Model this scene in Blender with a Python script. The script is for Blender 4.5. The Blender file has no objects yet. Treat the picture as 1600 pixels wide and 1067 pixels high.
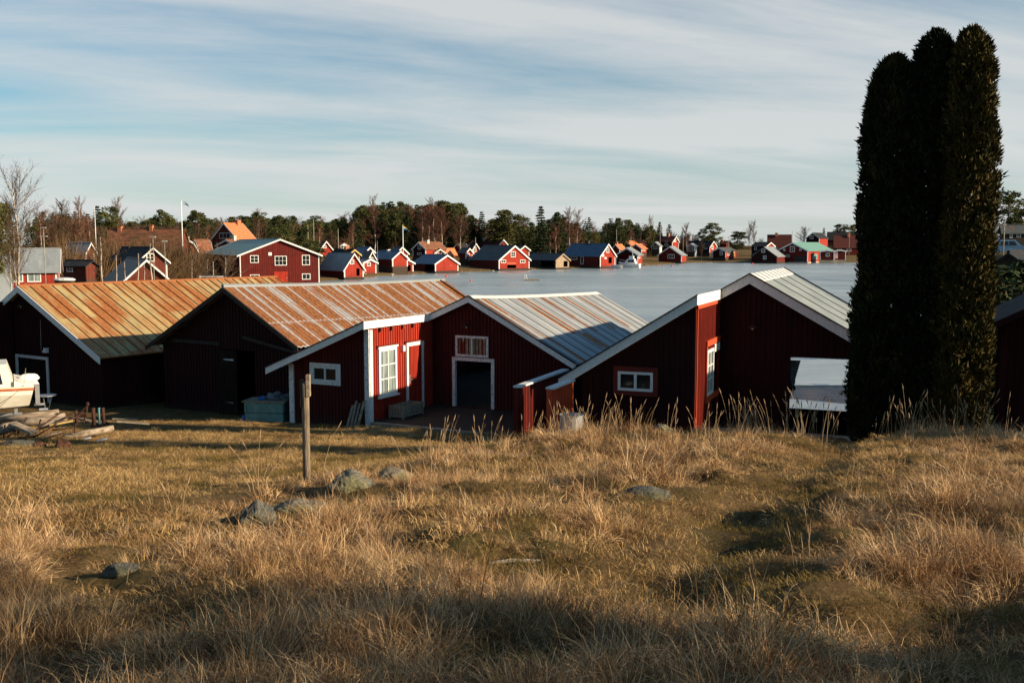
import bpy, math, random
import numpy as np
from mathutils import Vector, Matrix, noise as mnoise
R = math.radians
S = bpy.context.scene
COL = S.collection
# ------------------------------------------------------------------ camera
H = 6.4; F = 1555.0; TH = math.atan(150.5/1555.0)
CT, ST = math.cos(TH), math.sin(TH)
cam_d = bpy.data.cameras.new('camera'); cam = bpy.data.objects.new('camera', cam_d); COL.objects.link(cam)
cam.location = (0, 0, H); cam.rotation_euler = (R(90)-TH, 0, 0)
cam_d.sensor_width = 36; cam_d.lens = 35; cam_d.clip_start = 0.1; cam_d.clip_end = 6000
S.camera = cam
# ------------------------------------------------------------------ light
SUN_EL, SUN_AZ = 18.2, -18.5          # azimuth measured from +X towards +Y
sd = bpy.data.lights.new('sun', 'SUN'); sun = bpy.data.objects.new('sun', sd); COL.objects.link(sun)
sd.energy = 5.0; sd.angle = R(0.5); sd.color = (1.0, 0.82, 0.58)
sdir = Vector((math.cos(R(SUN_EL))*math.cos(R(SUN_AZ)), math.cos(R(SUN_EL))*math.sin(R(SUN_AZ)), math.sin(R(SUN_EL))))
sun.rotation_euler = sdir.to_track_quat('Z', 'Y').to_euler(); sun.location = (60, 0, 40)
w = bpy.data.worlds.new('World'); S.world = w; w.use_nodes = True
nt = w.node_tree; N = nt.nodes; LK = nt.links; N.clear()
out = N.new('ShaderNodeOutputWorld'); bg = N.new('ShaderNodeBackground'); bg.inputs[1].default_value = 0.05
sky = N.new('ShaderNodeTexSky'); sky.sky_type = 'NISHITA'; sky.sun_disc = False
sky.sun_elevation = R(SUN_EL); sky.sun_rotation = R(90-SUN_AZ); sky.air_density = 1.0; sky.dust_density = 0.6; sky.ozone_density = 1.6
tint = N.new('ShaderNodeMix'); tint.data_type = 'RGBA'; tint.blend_type = 'MULTIPLY'; tint.inputs[0].default_value = 1
LK.new(sky.outputs[0], tint.inputs[6]); tint.inputs[7].default_value = (0.72, 1.16, 1.30, 1)
tc = N.new('ShaderNodeTexCoord'); sx = N.new('ShaderNodeSeparateXYZ'); LK.new(tc.outputs['Generated'], sx.inputs[0])
def wm(op, a, b=None):
    n = N.new('ShaderNodeMath'); n.operation = op
    for i, v in enumerate((a, b)):
        if v is None: continue
        if isinstance(v, (int, float)): n.inputs[i].default_value = v
        else: LK.new(v, n.inputs[i])
    return n.outputs[0]
zz = wm('ADD', wm('MAXIMUM', sx.outputs[2], 0.0), 0.10)
cx = N.new('ShaderNodeCombineXYZ'); LK.new(wm('DIVIDE', sx.outputs[0], zz), cx.inputs[0]); LK.new(wm('DIVIDE', sx.outputs[1], zz), cx.inputs[1])
def wnoise(rot, scale, sc, det, rough, dist, off=0.0):
    m0 = N.new('ShaderNodeMapping'); m0.inputs['Rotation'].default_value = (0, 0, R(rot)); m0.inputs['Location'].default_value = (off, off*.37, 0); LK.new(cx.outputs[0], m0.inputs[0])
    m = N.new('ShaderNodeMapping'); m.inputs['Scale'].default_value = scale; LK.new(m0.outputs[0], m.inputs[0])
    n = N.new('ShaderNodeTexNoise'); n.inputs['Scale'].default_value = sc; n.inputs['Detail'].default_value = det
    n.inputs['Roughness'].default_value = rough; n.inputs['Distortion'].default_value = dist
    LK.new(m.outputs[0], n.inputs['Vector']); return n.outputs[0]
n1 = wnoise(-10, (0.45, 1.0, 1), 0.42, 8, 0.50, 0.9, 42.0)
n2 = wnoise(-18, (0.35, 1.0, 1), 1.3, 9, 0.60, 0.9, 5.0)
n3 = wnoise(-20, (0.5, 1, 1), 5, 7, 0.7, 0.8)
mixn = wm('ADD', wm('ADD', wm('MULTIPLY', n1, 0.70), wm('MULTIPLY', n2, 0.24)), wm('MULTIPLY', n3, 0.06))
rp = N.new('ShaderNodeValToRGB'); rp.color_ramp.elements[0].position = 0.37; rp.color_ramp.elements[1].position = 0.56
rp.color_ramp.elements[0].color = (0.0, 0.0, 0.0, 1); rp.color_ramp.elements[1].color = (0.86, 0.86, 0.86, 1)
LK.new(mixn, rp.inputs[0])
hz = N.new('ShaderNodeMapRange'); hz.interpolation_type = 'SMOOTHSTEP'; hz.inputs[1].default_value = 0.20; hz.inputs[2].default_value = 0.0; hz.inputs[3].default_value = 0.0; hz.inputs[4].default_value = 0.5
LK.new(sx.outputs[2], hz.inputs[0])
zen = N.new('ShaderNodeMapRange'); zen.interpolation_type = 'SMOOTHSTEP'; zen.inputs[1].default_value = 0.26; zen.inputs[2].default_value = 0.5; zen.inputs[3].default_value = 1.0; zen.inputs[4].default_value = 0.12  # thins the unseen clouds overhead so shaded walls get less fill light
LK.new(sx.outputs[2], zen.inputs[0])
cl = wm('MULTIPLY', wm('MAXIMUM', rp.outputs[0], 0.04), zen.outputs[0]); cl2 = wm('MINIMUM', wm('ADD', cl, wm('MULTIPLY', hz.outputs[0], wm('SUBTRACT', 1.0, cl))), 1.0)
mx = N.new('ShaderNodeMix'); mx.data_type = 'RGBA'
LK.new(cl2, mx.inputs[0]); LK.new(tint.outputs[2], mx.inputs[6]); mx.inputs[7].default_value = (8.1, 8.25, 8.2, 1)
rear_fade = N.new('ShaderNodeMapRange'); rear_fade.interpolation_type = 'SMOOTHSTEP'; rear_fade.inputs[1].default_value = -0.25; rear_fade.inputs[2].default_value = 0.45; rear_fade.inputs[3].default_value = 0.12; rear_fade.inputs[4].default_value = 1.0  # cloud fade behind the camera, added to deepen the shade
LK.new(sx.outputs[1], rear_fade.inputs[0]); up = N.new('ShaderNodeMapRange'); up.inputs[1].default_value = -0.06; up.inputs[2].default_value = -0.01; up.inputs[3].default_value = 0.0; up.inputs[4].default_value = 1.0; LK.new(sx.outputs[2], up.inputs[0])
cl3 = wm('MULTIPLY', wm('MULTIPLY', cl2, rear_fade.outputs[0]), up.outputs[0]); LK.new(cl3, mx.inputs[0])
LK.new(mx.outputs[2], bg.inputs[0]); LK.new(bg.outputs[0], out.inputs[0])
S.view_settings.view_transform = 'Standard'; S.view_settings.look = 'None'
S.view_settings.exposure = 0.8; S.view_settings.gamma = 1.0; S.view_settings.use_curve_mapping = False
S.render.engine = 'CYCLES'; S.render.resolution_x = 1024; S.render.resolution_y = 682

# ------------------------------------------------------------------ projection helpers (photo pixels 1600x1067)
def ray(px, py):
    u = (px-800)/F; v = (533.5-py)/F
    return Vector((u, CT+v*ST, -ST+v*CT))
def at(px, py, Y):
    d = ray(px, py); return Vector((0, 0, H))+d*(Y/d.y)
def gp(px, py, z):
    d = ray(px, py); return Vector((0, 0, H))+d*((z-H)/d.z)
def zat(py, P):                                # height that appears in row py at ground position P
    u = 0; v = (533.5-py)/F; dy = CT+v*ST; dz = -ST+v*CT
    return H+dz/dy*P[1]
def xsolve(P, d, px):                          # t so that P + t d appears in column px
    k = (px-800)/F; dep0 = P[1]*CT+(H-P[2])*ST
    return (k*dep0-P[0])/(d[0]-k*d[1]*CT)
rnd = random.Random(7)
# ------------------------------------------------------------------ materials
def newmat(name):
    m = bpy.data.materials.new(name); m.use_nodes = True; t = m.node_tree
    b = t.nodes['Principled BSDF']; return m, t, b
def link(t, a, b): t.links.new(a, b)
def mapping(t, scale, coord='Object', rot=(0,0,0)):
    c = t.nodes.new('ShaderNodeTexCoord'); m = t.nodes.new('ShaderNodeMapping'); m.inputs['Scale'].default_value = scale; m.inputs['Rotation'].default_value = rot
    if coord == 'World':
        g = t.nodes.new('ShaderNodeNewGeometry'); link(t, g.outputs['Position'], m.inputs[0])
    else: link(t, c.outputs[coord], m.inputs[0])
    return m.outputs[0]
def tnoise(t, vec, sc, det=6, rough=0.55, dist=0.0):
    n = t.nodes.new('ShaderNodeTexNoise'); n.inputs['Scale'].default_value = sc; n.inputs['Detail'].default_value = det
    n.inputs['Roughness'].default_value = rough; n.inputs['Distortion'].default_value = dist; link(t, vec, n.inputs['Vector']); return n.outputs[0]
def tramp(t, fac, stops):
    r = t.nodes.new('ShaderNodeValToRGB'); e = r.color_ramp.elements
    while len(e) < len(stops): e.new(0.5)
    for i, (p, c) in enumerate(stops):
        e[i].position = p; e[i].color = (*c, 1) if len(c) == 3 else c
    link(t, fac, r.inputs[0]); return r.outputs[0]
def tmix(t, fac, a, b, mode='MIX'):
    m = t.nodes.new('ShaderNodeMix'); m.data_type = 'RGBA'; m.blend_type = mode
    for i, v in ((0, fac), (6, a), (7, b)):
        if isinstance(v, (int, float)): m.inputs[i].default_value = v
        elif isinstance(v, tuple): m.inputs[i].default_value = (*v, 1)
        else: link(t, v, m.inputs[i])
    return m.outputs[2]
def tmath(t, op, a, b=None, clamp=False):
    n = t.nodes.new('ShaderNodeMath'); n.operation = op; n.use_clamp = clamp
    for i, v in enumerate((a, b)):
        if v is None: continue
        if isinstance(v, (int, float)): n.inputs[i].default_value = v
        else: link(t, v, n.inputs[i])
    return n.outputs[0]
def tbump(t, b, h, strength, dist=0.02):
    n = t.nodes.new('ShaderNodeBump'); n.inputs['Strength'].default_value = strength; n.inputs['Distance'].default_value = dist
    link(t, h, n.inputs['Height']); link(t, n.outputs[0], b.inputs['Normal'])
def pmat(name, c1, c2, scale=3, rough=0.8, bump=0.2, stretch=(1,1,1), metallic=0, coord='Object', lo=0.35, hi=0.65, spec=0.3, bdist=0.02):
    m, t, b = newmat(name); v = mapping(t, stretch, coord); n = tnoise(t, v, scale)
    link(t, tramp(t, n, [(lo, c1), (hi, c2)]), b.inputs['Base Color'])
    b.inputs['Roughness'].default_value = rough; b.inputs['Metallic'].default_value = metallic; b.inputs['Specular IOR Level'].default_value = spec
    if bump: tbump(t, b, n, bump, bdist)
    return m
def redwall(name, c1, c2, rough=0.85, boards=7.0):
    m, t, b = newmat(name)
    v = mapping(t, (7, 7, 0.5)); n = tnoise(t, v, 1.6, 7, 0.6)
    v2 = mapping(t, (1, 1, 1)); n2 = tnoise(t, v2, 1.1, 4, 0.6)
    c = tramp(t, n, [(0.3, c1), (0.7, c2)])
    c = tmix(t, tramp(t, n2, [(0.45, (0, 0, 0)), (0.75, (0.55, 0.55, 0.55))]), c, tuple(x*0.55 for x in c1))
    v3 = mapping(t, (28, 28, 1.2)); n3 = tnoise(t, v3, 1.0, 5, 0.7)
    c = tmix(t, tramp(t, n3, [(0.60, (0, 0, 0)), (0.78, (0.5, 0.5, 0.5))]), c, (c2[0]*1.1+0.02, c2[1]*2.2+0.015, c2[2]*2.5+0.012))
    oc = mapping(t, (1, 1, 1)); sp = t.nodes.new('ShaderNodeSeparateXYZ'); link(t, oc, sp.inputs[0])
    bi = tmath(t, 'FLOOR', tmath(t, 'MULTIPLY', tmath(t, 'ADD', sp.outputs[0], sp.outputs[1]), boards)); wn = t.nodes.new('ShaderNodeTexWhiteNoise'); wn.noise_dimensions = '1D'; link(t, bi, wn.inputs['W'])
    c = tmix(t, tmath(t, 'MULTIPLY', wn.outputs[0], 0.38), c, tuple(x*0.45 for x in c1))
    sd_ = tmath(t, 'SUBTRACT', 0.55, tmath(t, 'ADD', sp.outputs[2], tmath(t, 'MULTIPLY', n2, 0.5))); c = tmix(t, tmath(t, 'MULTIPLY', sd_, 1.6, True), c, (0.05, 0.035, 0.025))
    link(t, c, b.inputs['Base Color']); b.inputs['Roughness'].default_value = rough; b.inputs['Specular IOR Level'].default_value = 0.2
    tbump(t, b, n3, 0.35, 0.01); return m
M = {}
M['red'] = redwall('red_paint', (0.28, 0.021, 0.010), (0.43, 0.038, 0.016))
M['red_dark'] = redwall('weathered_shaded_red_paint', (0.018, 0.003, 0.003), (0.040, 0.005, 0.005))  # weathered red with the shade of sunless walls put into its colour
M['red_mid'] = redwall('old_and_shaded_red_paint', (0.085, 0.009, 0.007), (0.15, 0.015, 0.010))  # old red, also the darkened copy for shaded sides of far houses
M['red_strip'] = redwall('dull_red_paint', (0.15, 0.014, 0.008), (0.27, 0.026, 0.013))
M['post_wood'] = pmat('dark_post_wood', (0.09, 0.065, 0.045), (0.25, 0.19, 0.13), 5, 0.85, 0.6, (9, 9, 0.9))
M['red_shade'] = redwall('shaded_red_paint', (0.055, 0.007, 0.006), (0.10, 0.011, 0.008))  # darker copy of the red paint, shade put in for boathouse C's unlit walls
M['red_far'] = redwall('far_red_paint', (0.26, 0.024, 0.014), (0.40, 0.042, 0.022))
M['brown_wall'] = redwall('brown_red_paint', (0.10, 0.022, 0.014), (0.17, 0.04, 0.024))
M['red_trim'] = pmat('red_trim', (0.11, 0.013, 0.009), (0.15, 0.018, 0.011), 9, 0.8)
M['orange_red'] = pmat('orange_red_boards', (0.38, 0.045, 0.014), (0.50, 0.075, 0.022), 4, 0.7, 0.2, (6, 6, 0.6))
M['white'] = pmat('white_paint', (0.62, 0.60, 0.57), (0.78, 0.76, 0.73), 6, 0.6, 0.1, (4, 4, 1.5))
M['white_old'] = pmat('worn_white_paint', (0.30, 0.30, 0.31), (0.66, 0.65, 0.63), 7, 0.7, 0.2, (3, 3, 1.5), lo=0.3, hi=0.5)
M['grey_wood'] = pmat('weathered_wood', (0.12, 0.095, 0.072), (0.33, 0.27, 0.20), 5, 0.85, 0.5, (6, 6, 0.8))
M['far_wood'] = pmat('silvered_boards', (0.20, 0.13, 0.08), (0.42, 0.32, 0.22), 2, 0.85, 0.3, (4, 4, 0.5))
M['deck'] = pmat('deck_boards', (0.22, 0.165, 0.125), (0.44, 0.35, 0.27), 2.2, 0.8, 0.3, (0.8, 5, 4))
M['log'] = pmat('old_log', (0.13, 0.09, 0.06), (0.40, 0.32, 0.23), 3, 0.85, 0.5, (1, 5, 5))
M['dark_wood'] = pmat('dark_timber', (0.015, 0.012, 0.010), (0.05, 0.035, 0.025), 4, 0.85, 0.4, (4, 4, 1))
M['rust'] = pmat('rusty_iron', (0.025, 0.012, 0.008), (0.085, 0.030, 0.015), 14, 0.85, 0.5)
M['brick'] = pmat('chimney_brick', (0.33, 0.11, 0.055), (0.46, 0.17, 0.09), 12, 0.85, 0.3)
M['white_brick'] = pmat('pale_chimney', (0.5, 0.42, 0.33), (0.65, 0.56, 0.46), 12, 0.85, 0.3)
M['tile'] = pmat('clay_tiles', (0.42, 0.12, 0.05), (0.60, 0.20, 0.08), 1.2, 0.8, 0.5, (6, 1, 3))
M['tile_old'] = pmat('mossy_clay_tiles', (0.09, 0.05, 0.03), (0.27, 0.095, 0.045), 0.8, 0.85, 0.5, (4, 1, 2))
M['tile_dark'] = pmat('dark_red_tiles', (0.07, 0.018, 0.015), (0.13, 0.03, 0.024), 1.5, 0.8, 0.3, (4, 1, 2))
M['felt'] = pmat('black_roof_felt', (0.018, 0.019, 0.022), (0.042, 0.043, 0.048), 2, 0.9, 0.2, spec=0.1)
M['pole'] = pmat('grey_pole', (0.20, 0.17, 0.14), (0.36, 0.32, 0.27), 5, 0.8, 0.2)
M['white_metal'] = pmat('white_lacquer', (0.72, 0.72, 0.72), (0.8, 0.8, 0.8), 2, 0.35, 0)
M['steel'] = pmat('dull_steel', (0.35, 0.35, 0.36), (0.5, 0.5, 0.5), 8, 0.4, 0.05, metallic=0.7)
M['black'] = pmat('black_rubber', (0.012, 0.012, 0.012), (0.03, 0.03, 0.03), 8, 0.7, 0.1)
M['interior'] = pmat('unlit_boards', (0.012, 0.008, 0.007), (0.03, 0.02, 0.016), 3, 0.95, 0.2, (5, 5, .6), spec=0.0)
M['teal'] = pmat('teal_paint', (0.09, 0.20, 0.18), (0.15, 0.29, 0.26), 5, 0.6, 0.15)
M['blue'] = pmat('blue_plastic', (0.03, 0.09, 0.3), (0.05, 0.14, 0.42), 5, 0.5, 0.1)
M['net'] = pmat('fishing_net', (0.04, 0.055, 0.07), (0.22, 0.25, 0.28), 22, 0.8, 1.0, bdist=0.04)
M['buoy'] = pmat('red_buoy_plastic', (0.6, 0.05, 0.03), (0.7, 0.08, 0.05), 3, 0.4, 0)
M['yellow'] = pmat('yellow_cloth', (0.65, 0.42, 0.05), (0.7, 0.5, 0.08), 3, 0.8, 0)
M['flag_blue'] = pmat('blue_cloth', (0.03, 0.12, 0.35), (0.04, 0.16, 0.42), 3, 0.8, 0)
M['hull'] = pmat('cream_gelcoat', (0.66, 0.60, 0.48), (0.78, 0.73, 0.62), 2.5, 0.3, 0.02, (1, 1, 4), spec=0.5)
M['hull_stripe'] = pmat('orange_brown_stripe', (0.36, 0.10, 0.04), (0.45, 0.14, 0.06), 5, 0.5, 0)
M['antifoul'] = pmat('worn_bottom_paint', (0.10, 0.10, 0.07), (0.34, 0.33, 0.25), 4, 0.8, 0.2)
M['plank_ochre'] = pmat('ochre_plank', (0.42, 0.28, 0.09), (0.6, 0.42, 0.17), 3, 0.8, 0.3, (1, 5, 5))
M['stone_far'] = pmat('quay_stone', (0.20, 0.17, 0.13), (0.48, 0.42, 0.32), 1.2, 0.9, 0.5)
M['car_paint'] = pmat('blue_grey_car_paint', (0.22, 0.32, 0.42), (0.26, 0.37, 0.48), 1, 0.25, 0, spec=0.6)
m, t, b = newmat('window_glass'); b.inputs['Base Color'].default_value = (0.012, 0.014, 0.016, 1); b.inputs['Roughness'].default_value = 0.08; b.inputs['Specular IOR Level'].default_value = 0.55
v = mapping(t, (1, 1, 1)); tbump(t, b, tnoise(t, v, 2.5, 2), 0.08, 0.02); M['glass'] = m
M['curtain_glass'] = pmat('curtained_glass', (0.10, 0.13, 0.13), (0.30, 0.34, 0.33), 1.4, 0.15, 0.0, (9, 9, 0.7), spec=0.6)
# rock
def rockmat(name, a, b_, moss):
    m, t, b = newmat(name); v = mapping(t, (1, 1, 1)); n = tnoise(t, v, 3.5, 9, 0.7); n2 = tnoise(t, v, 22, 6, 0.7); n3 = tnoise(t, v, 1.6, 5, 0.6)
    c = tramp(t, n, [(0.3, a), (0.7, b_)]); c = tmix(t, tramp(t, n2, [(0.5, (0,0,0)), (0.62, (0.8,0.8,0.8))]), c, (0.045, 0.042, 0.036))
    c = tmix(t, tramp(t, n3, [(0.48, (0,0,0)), (0.62, (0.8,0.8,0.8))]), c, moss)
    link(t, c, b.inputs['Base Color']); b.inputs['Roughness'].default_value = 0.92; b.inputs['Specular IOR Level'].default_value = 0.15
    tbump(t, b, tmath(t, 'ADD', n, n2), 0.8, 0.05); return m
M['rock'] = rockmat('lichen_rock', (0.12, 0.105, 0.08), (0.32, 0.29, 0.21), (0.20, 0.18, 0.08))
M['rock_dark'] = rockmat('dark_rock', (0.06, 0.058, 0.052), (0.21, 0.20, 0.17), (0.11, 0.105, 0.055))
# roofs; uv: u metres along the ridge, v metres down the slope
def roofmat(name, base1, base2, rust_amt, rust1, rust2, panel, rough=0.5, metallic=0.0, sheet=0.0, vs=0.25, bump=0.1, run=1.0, valley=0.0, vamt=0.6):
    m, t, b = newmat(name)
    v = mapping(t, (1, 1, 1), 'UV'); sp = t.nodes.new('ShaderNodeSeparateXYZ'); link(t, v, sp.inputs[0])
    pid = tmath(t, 'FLOOR', tmath(t, 'DIVIDE', sp.outputs[0], panel))
    wn = t.nodes.new('ShaderNodeTexWhiteNoise'); wn.noise_dimensions = '2D'
    cb = t.nodes.new('ShaderNodeCombineXYZ'); link(t, pid, cb.inputs[0]); link(t, tmath(t, 'FLOOR', tmath(t, 'DIVIDE', tmath(t, 'ADD', sp.outputs[1], 0.0), 2.6)), cb.inputs[1])
    link(t, cb.outputs[0], wn.inputs['Vector'])
    vv = mapping(t, (2.6, vs, 1), 'UV'); n = tnoise(t, vv, 2.2, 9, 0.68, 0.3)
    v4 = mapping(t, (7, 2.2, 1), 'UV'); n4 = tnoise(t, v4, 3.0, 8, 0.7, 0.6)
    nb = tnoise(t, mapping(t, (0.35, 0.3, 1), 'UV'), 1.3, 4, 0.6)
    base = tramp(t, tnoise(t, mapping(t, (1.2, 0.5, 1), 'UV'), 1.4, 6, 0.6), [(0.3, base1), (0.7, base2)])
    base = tmix(t, tmath(t, 'MULTIPLY', wn.outputs[0], 0.35), base, tuple(x*0.72 for x in base1))
    amt = tmath(t, 'ADD', tmath(t, 'ADD', tmath(t, 'MULTIPLY', n, 0.6), tmath(t, 'MULTIPLY', n4, 0.4)), tmath(t, 'MULTIPLY', tmath(t, 'SUBTRACT', wn.outputs[0], 0.5), run))
    amt = tmath(t, 'ADD', amt, tmath(t, 'MULTIPLY', tmath(t, 'SUBTRACT', nb, 0.5), 0.5))
    f = tramp(t, amt, [(rust_amt-0.035, (0, 0, 0)), (rust_amt+0.05, (1, 1, 1))])
    rc = tramp(t, n4, [(0.35, rust1), (0.62, rust2)])
    c = tmix(t, f, base, rc)
    if sheet:   # bright lap strip at each sheet joint
        fr = tmath(t, 'FRACT', tmath(t, 'DIVIDE', sp.outputs[0], sheet))
        st = tramp(t, fr, [(0.0, (1,1,1)), (0.17, (0.9,0.9,0.9)), (0.24, (0,0,0)), (0.98, (0,0,0))])
        st = tmix(t, tramp(t, n4, [(0.42, (1,1,1)), (0.58, (0.1,0.1,0.1))]), (0, 0, 0), st)
        c = tmix(t, st, c, base2)
        hj = tmath(t, 'FRACT', tmath(t, 'DIVIDE', tmath(t, 'ADD', sp.outputs[1], 0.2), 2.6))
        hs = tramp(t, hj, [(0.0, (0.75,)*3), (0.045, (0,0,0))]); c = tmix(t, hs, c, base2)
    if valley:  # grime lying in the troughs of the corrugation
        vf = tmath(t, 'FRACT', tmath(t, 'DIVIDE', tmath(t, 'ADD', sp.outputs[0], 0.0), valley)); vm = tramp(t, vf, [(0.50, (0,0,0)), (0.68, (1,1,1)), (0.80, (1,1,1)), (0.97, (0,0,0))])
        c = tmix(t, tmix(t, vamt, (0.0, 0.0, 0.0), vm), c, (0.035, 0.035, 0.036))
    link(t, c, b.inputs['Base Color']); b.inputs['Roughness'].default_value = rough; b.inputs['Metallic'].default_value = metallic; b.inputs['Specular IOR Level'].default_value = 0.3
    tbump(t, b, n4, bump, 0.01); return m
M['roof_lichen'] = roofmat('yellowed_rusty_metal', (0.30, 0.26, 0.13), (0.48, 0.34, 0.15), 0.475, (0.12, 0.030, 0.010), (0.44, 0.17, 0.05), 0.45, 0.6, 0, vs=0.30, run=0.16)
M['roof_rust'] = roofmat('rust_streaked_metal', (0.30, 0.31, 0.31), (0.44, 0.45, 0.46), 0.36, (0.09, 0.026, 0.010), (0.42, 0.165, 0.05), 0.20, 0.6, 0, sheet=0.8, vs=0.07, run=0.34, valley=0.20, vamt=0.55)
M['roof_zinc'] = roofmat('galvanised_corrugated', (0.36, 0.38, 0.40), (0.55, 0.56, 0.56), 0.76, (0.20, 0.065, 0.02), (0.46, 0.20, 0.07), 0.25, 0.45, 0.1, vs=0.08, run=0.72, valley=0.25, vamt=0.75)
M['roof_slate'] = pmat('grey_green_sheet', (0.20, 0.225, 0.215), (0.275, 0.30, 0.285), 1.5, 0.5, 0.05, coord='UV')
M['roof_grey'] = roofmat('far_grey_metal', (0.22, 0.24, 0.25), (0.34, 0.36, 0.37), 0.78, (0.13, 0.07, 0.04), (0.25, 0.14, 0.08), 0.6, 0.5, 0.1, run=0.3)
M['roof_darkgrey'] = roofmat('dark_old_metal', (0.05, 0.055, 0.06), (0.11, 0.12, 0.12), 0.70, (0.10, 0.05, 0.03), (0.2, 0.1, 0.05), 0.6, 0.6, 0.0, run=0.4)
M['roof_blue'] = roofmat('blue_grey_metal', (0.06, 0.11, 0.17), (0.10, 0.17, 0.25), 0.95, (0.10, 0.05, 0.03), (0.2, 0.1, 0.05), 0.6, 0.45, 0.1, run=0.2)
M['roof_green'] = roofmat('green_metal', (0.13, 0.27, 0.22), (0.20, 0.37, 0.30), 0.95, (0.10, 0.15, 0.1), (0.2, 0.25, 0.2), 0.6, 0.5, 0.0, run=0.2)

# ------------------------------------------------------------------ mesh builder
class MB:
    def __init__(s): s.v = []; s.f = []; s.uv = []
    def face(s, pts, uvs=None):
        k = len(s.v); s.v += [tuple(p) for p in pts]; s.f.append(tuple(range(k, k+len(pts)))); s.uv += list(uvs) if uvs else [(0, 0)]*len(pts)
    def hexa(s, p):                      # 8 points: bottom 4 (ccw), top 4
        k = len(s.v); s.v += [tuple(q) for q in p]
        for f in ((0,3,2,1), (4,5,6,7), (0,1,5,4), (1,2,6,5), (2,3,7,6), (3,0,4,7)):
            s.f.append(tuple(k+i for i in f)); s.uv += [(0, 0)]*4
    def box(s, x0, x1, y0, y1, z0, z1, m=None):
        p = [(x0,y0,z0),(x1,y0,z0),(x1,y1,z0),(x0,y1,z0),(x0,y0,z1),(x1,y0,z1),(x1,y1,z1),(x0,y1,z1)]
        s.hexa([m(*q) for q in p] if m else p)
    def tube(s, pts, rad, n=6, caps=True):
        pts = [Vector(p) for p in pts]; k0 = len(s.v); prev = None
        if not hasattr(rad, '__len__'): rad = [rad]*len(pts)
        for i, p in enumerate(pts):
            d = (pts[min(i+1, len(pts)-1)]-pts[max(i-1, 0)]).normalized()
            a = Vector((0, 0, 1)) if abs(d.z) < 0.9 else Vector((1, 0, 0))
            if prev is not None: a = prev
            u = (a-d*a.dot(d)).normalized(); w_ = d.cross(u); prev = u
            for j in range(n):
                an = 2*math.pi*j/n; s.v.append(tuple(p+(u*math.cos(an)+w_*math.sin(an))*rad[i]))
        for i in range(len(pts)-1):
            for j in range(n):
                a = k0+i*n+j; b_ = k0+i*n+(j+1) % n; s.f.append((a, b_, b_+n, a+n)); s.uv += [(0, 0)]*4
        if caps:
            s.f.append(tuple(k0+j for j in reversed(range(n)))); s.uv += [(0, 0)]*n
            s.f.append(tuple(k0+(len(pts)-1)*n+j for j in range(n))); s.uv += [(0, 0)]*n
    def blob(s, c, r, seed=0, n=10, m=8, amp=0.2):
        k = len(s.v); c = Vector(c)
        for i in range(m+1):
            for j in range(n):
                th = math.pi*i/m; ph = 2*math.pi*j/n; d = Vector((math.sin(th)*math.cos(ph), math.sin(th)*math.sin(ph), math.cos(th)))
                q = 1+amp*mnoise.noise(d*1.6+Vector((seed*3.1, 0, 0)))*2
                s.v.append((c.x+d.x*r[0]*q, c.y+d.y*r[1]*q, c.z+d.z*r[2]*q))
        for i in range(m):
            for j in range(n):
                a = k+i*n+j; b_ = k+i*n+(j+1) % n; s.f.append((a, a+n, b_+n, b_)); s.uv += [(0, 0)]*4
    def build(s, name, mat, parent=None, smooth=False, loc=None):
        me = bpy.data.meshes.new(name); me.from_pydata(s.v, [], s.f); me.materials.append(M[mat] if isinstance(mat, str) else mat)
        ul = me.uv_layers.new(name='UVMap'); ul.data.foreach_set('uv', np.array(s.uv, dtype=np.float32).ravel())
        if smooth: me.polygons.foreach_set('use_smooth', [True]*len(me.polygons))
        me.update(); o = bpy.data.objects.new(name, me); COL.objects.link(o)
        if parent: o.parent = parent
        if loc is not None: o.location = loc
        return o
def build_each(mb, name, mat, parent):       # every loose box of mb becomes a part of its own
    for i in range(0, len(mb.f), 6):
        k = i//6*8; m2 = MB(); m2.v = mb.v[k:k+8]; m2.f = [tuple(j-k for j in f) for f in mb.f[i:i+6]]; m2.uv = [(0, 0)]*24; m2.build(name, mat, parent)
def npmesh(name, verts, faces, mat, smooth=False):      # faces: (n,k) array, all the same size
    me = bpy.data.meshes.new(name); verts = np.asarray(verts, np.float32); faces = np.asarray(faces, np.int32); k = faces.shape[1]
    me.vertices.add(len(verts)); me.vertices.foreach_set('co', verts.ravel())
    me.loops.add(faces.size); me.loops.foreach_set('vertex_index', faces.ravel())
    me.polygons.add(len(faces)); me.polygons.foreach_set('loop_start', np.arange(0, faces.size, k, dtype=np.int32))
    if smooth: me.polygons.foreach_set('use_smooth', np.ones(len(faces), bool))
    me.materials.append(M[mat] if isinstance(mat, str) else mat); me.update(calc_edges=True); me.validate(); return me
def link_mesh(name, me, parent=None, loc=None):
    o = bpy.data.objects.new(name, me); COL.objects.link(o)
    if parent: o.parent = parent
    if loc is not None: o.location = loc
    return o
def thing(name, label, cat, loc=(0,0,0), rz=0, group=None):
    o = bpy.data.objects.new(name, None); COL.objects.link(o); o.location = loc; o.rotation_euler = (0, 0, rz); o.empty_display_size = 0.3
    return tag(o, label, cat, group)
def tag(o, label, cat, group=None, kind=None):
    if label: o['label'] = label
    if cat: o['category'] = cat
    if group: o['group'] = group
    if kind: o['kind'] = kind
    return o
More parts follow.
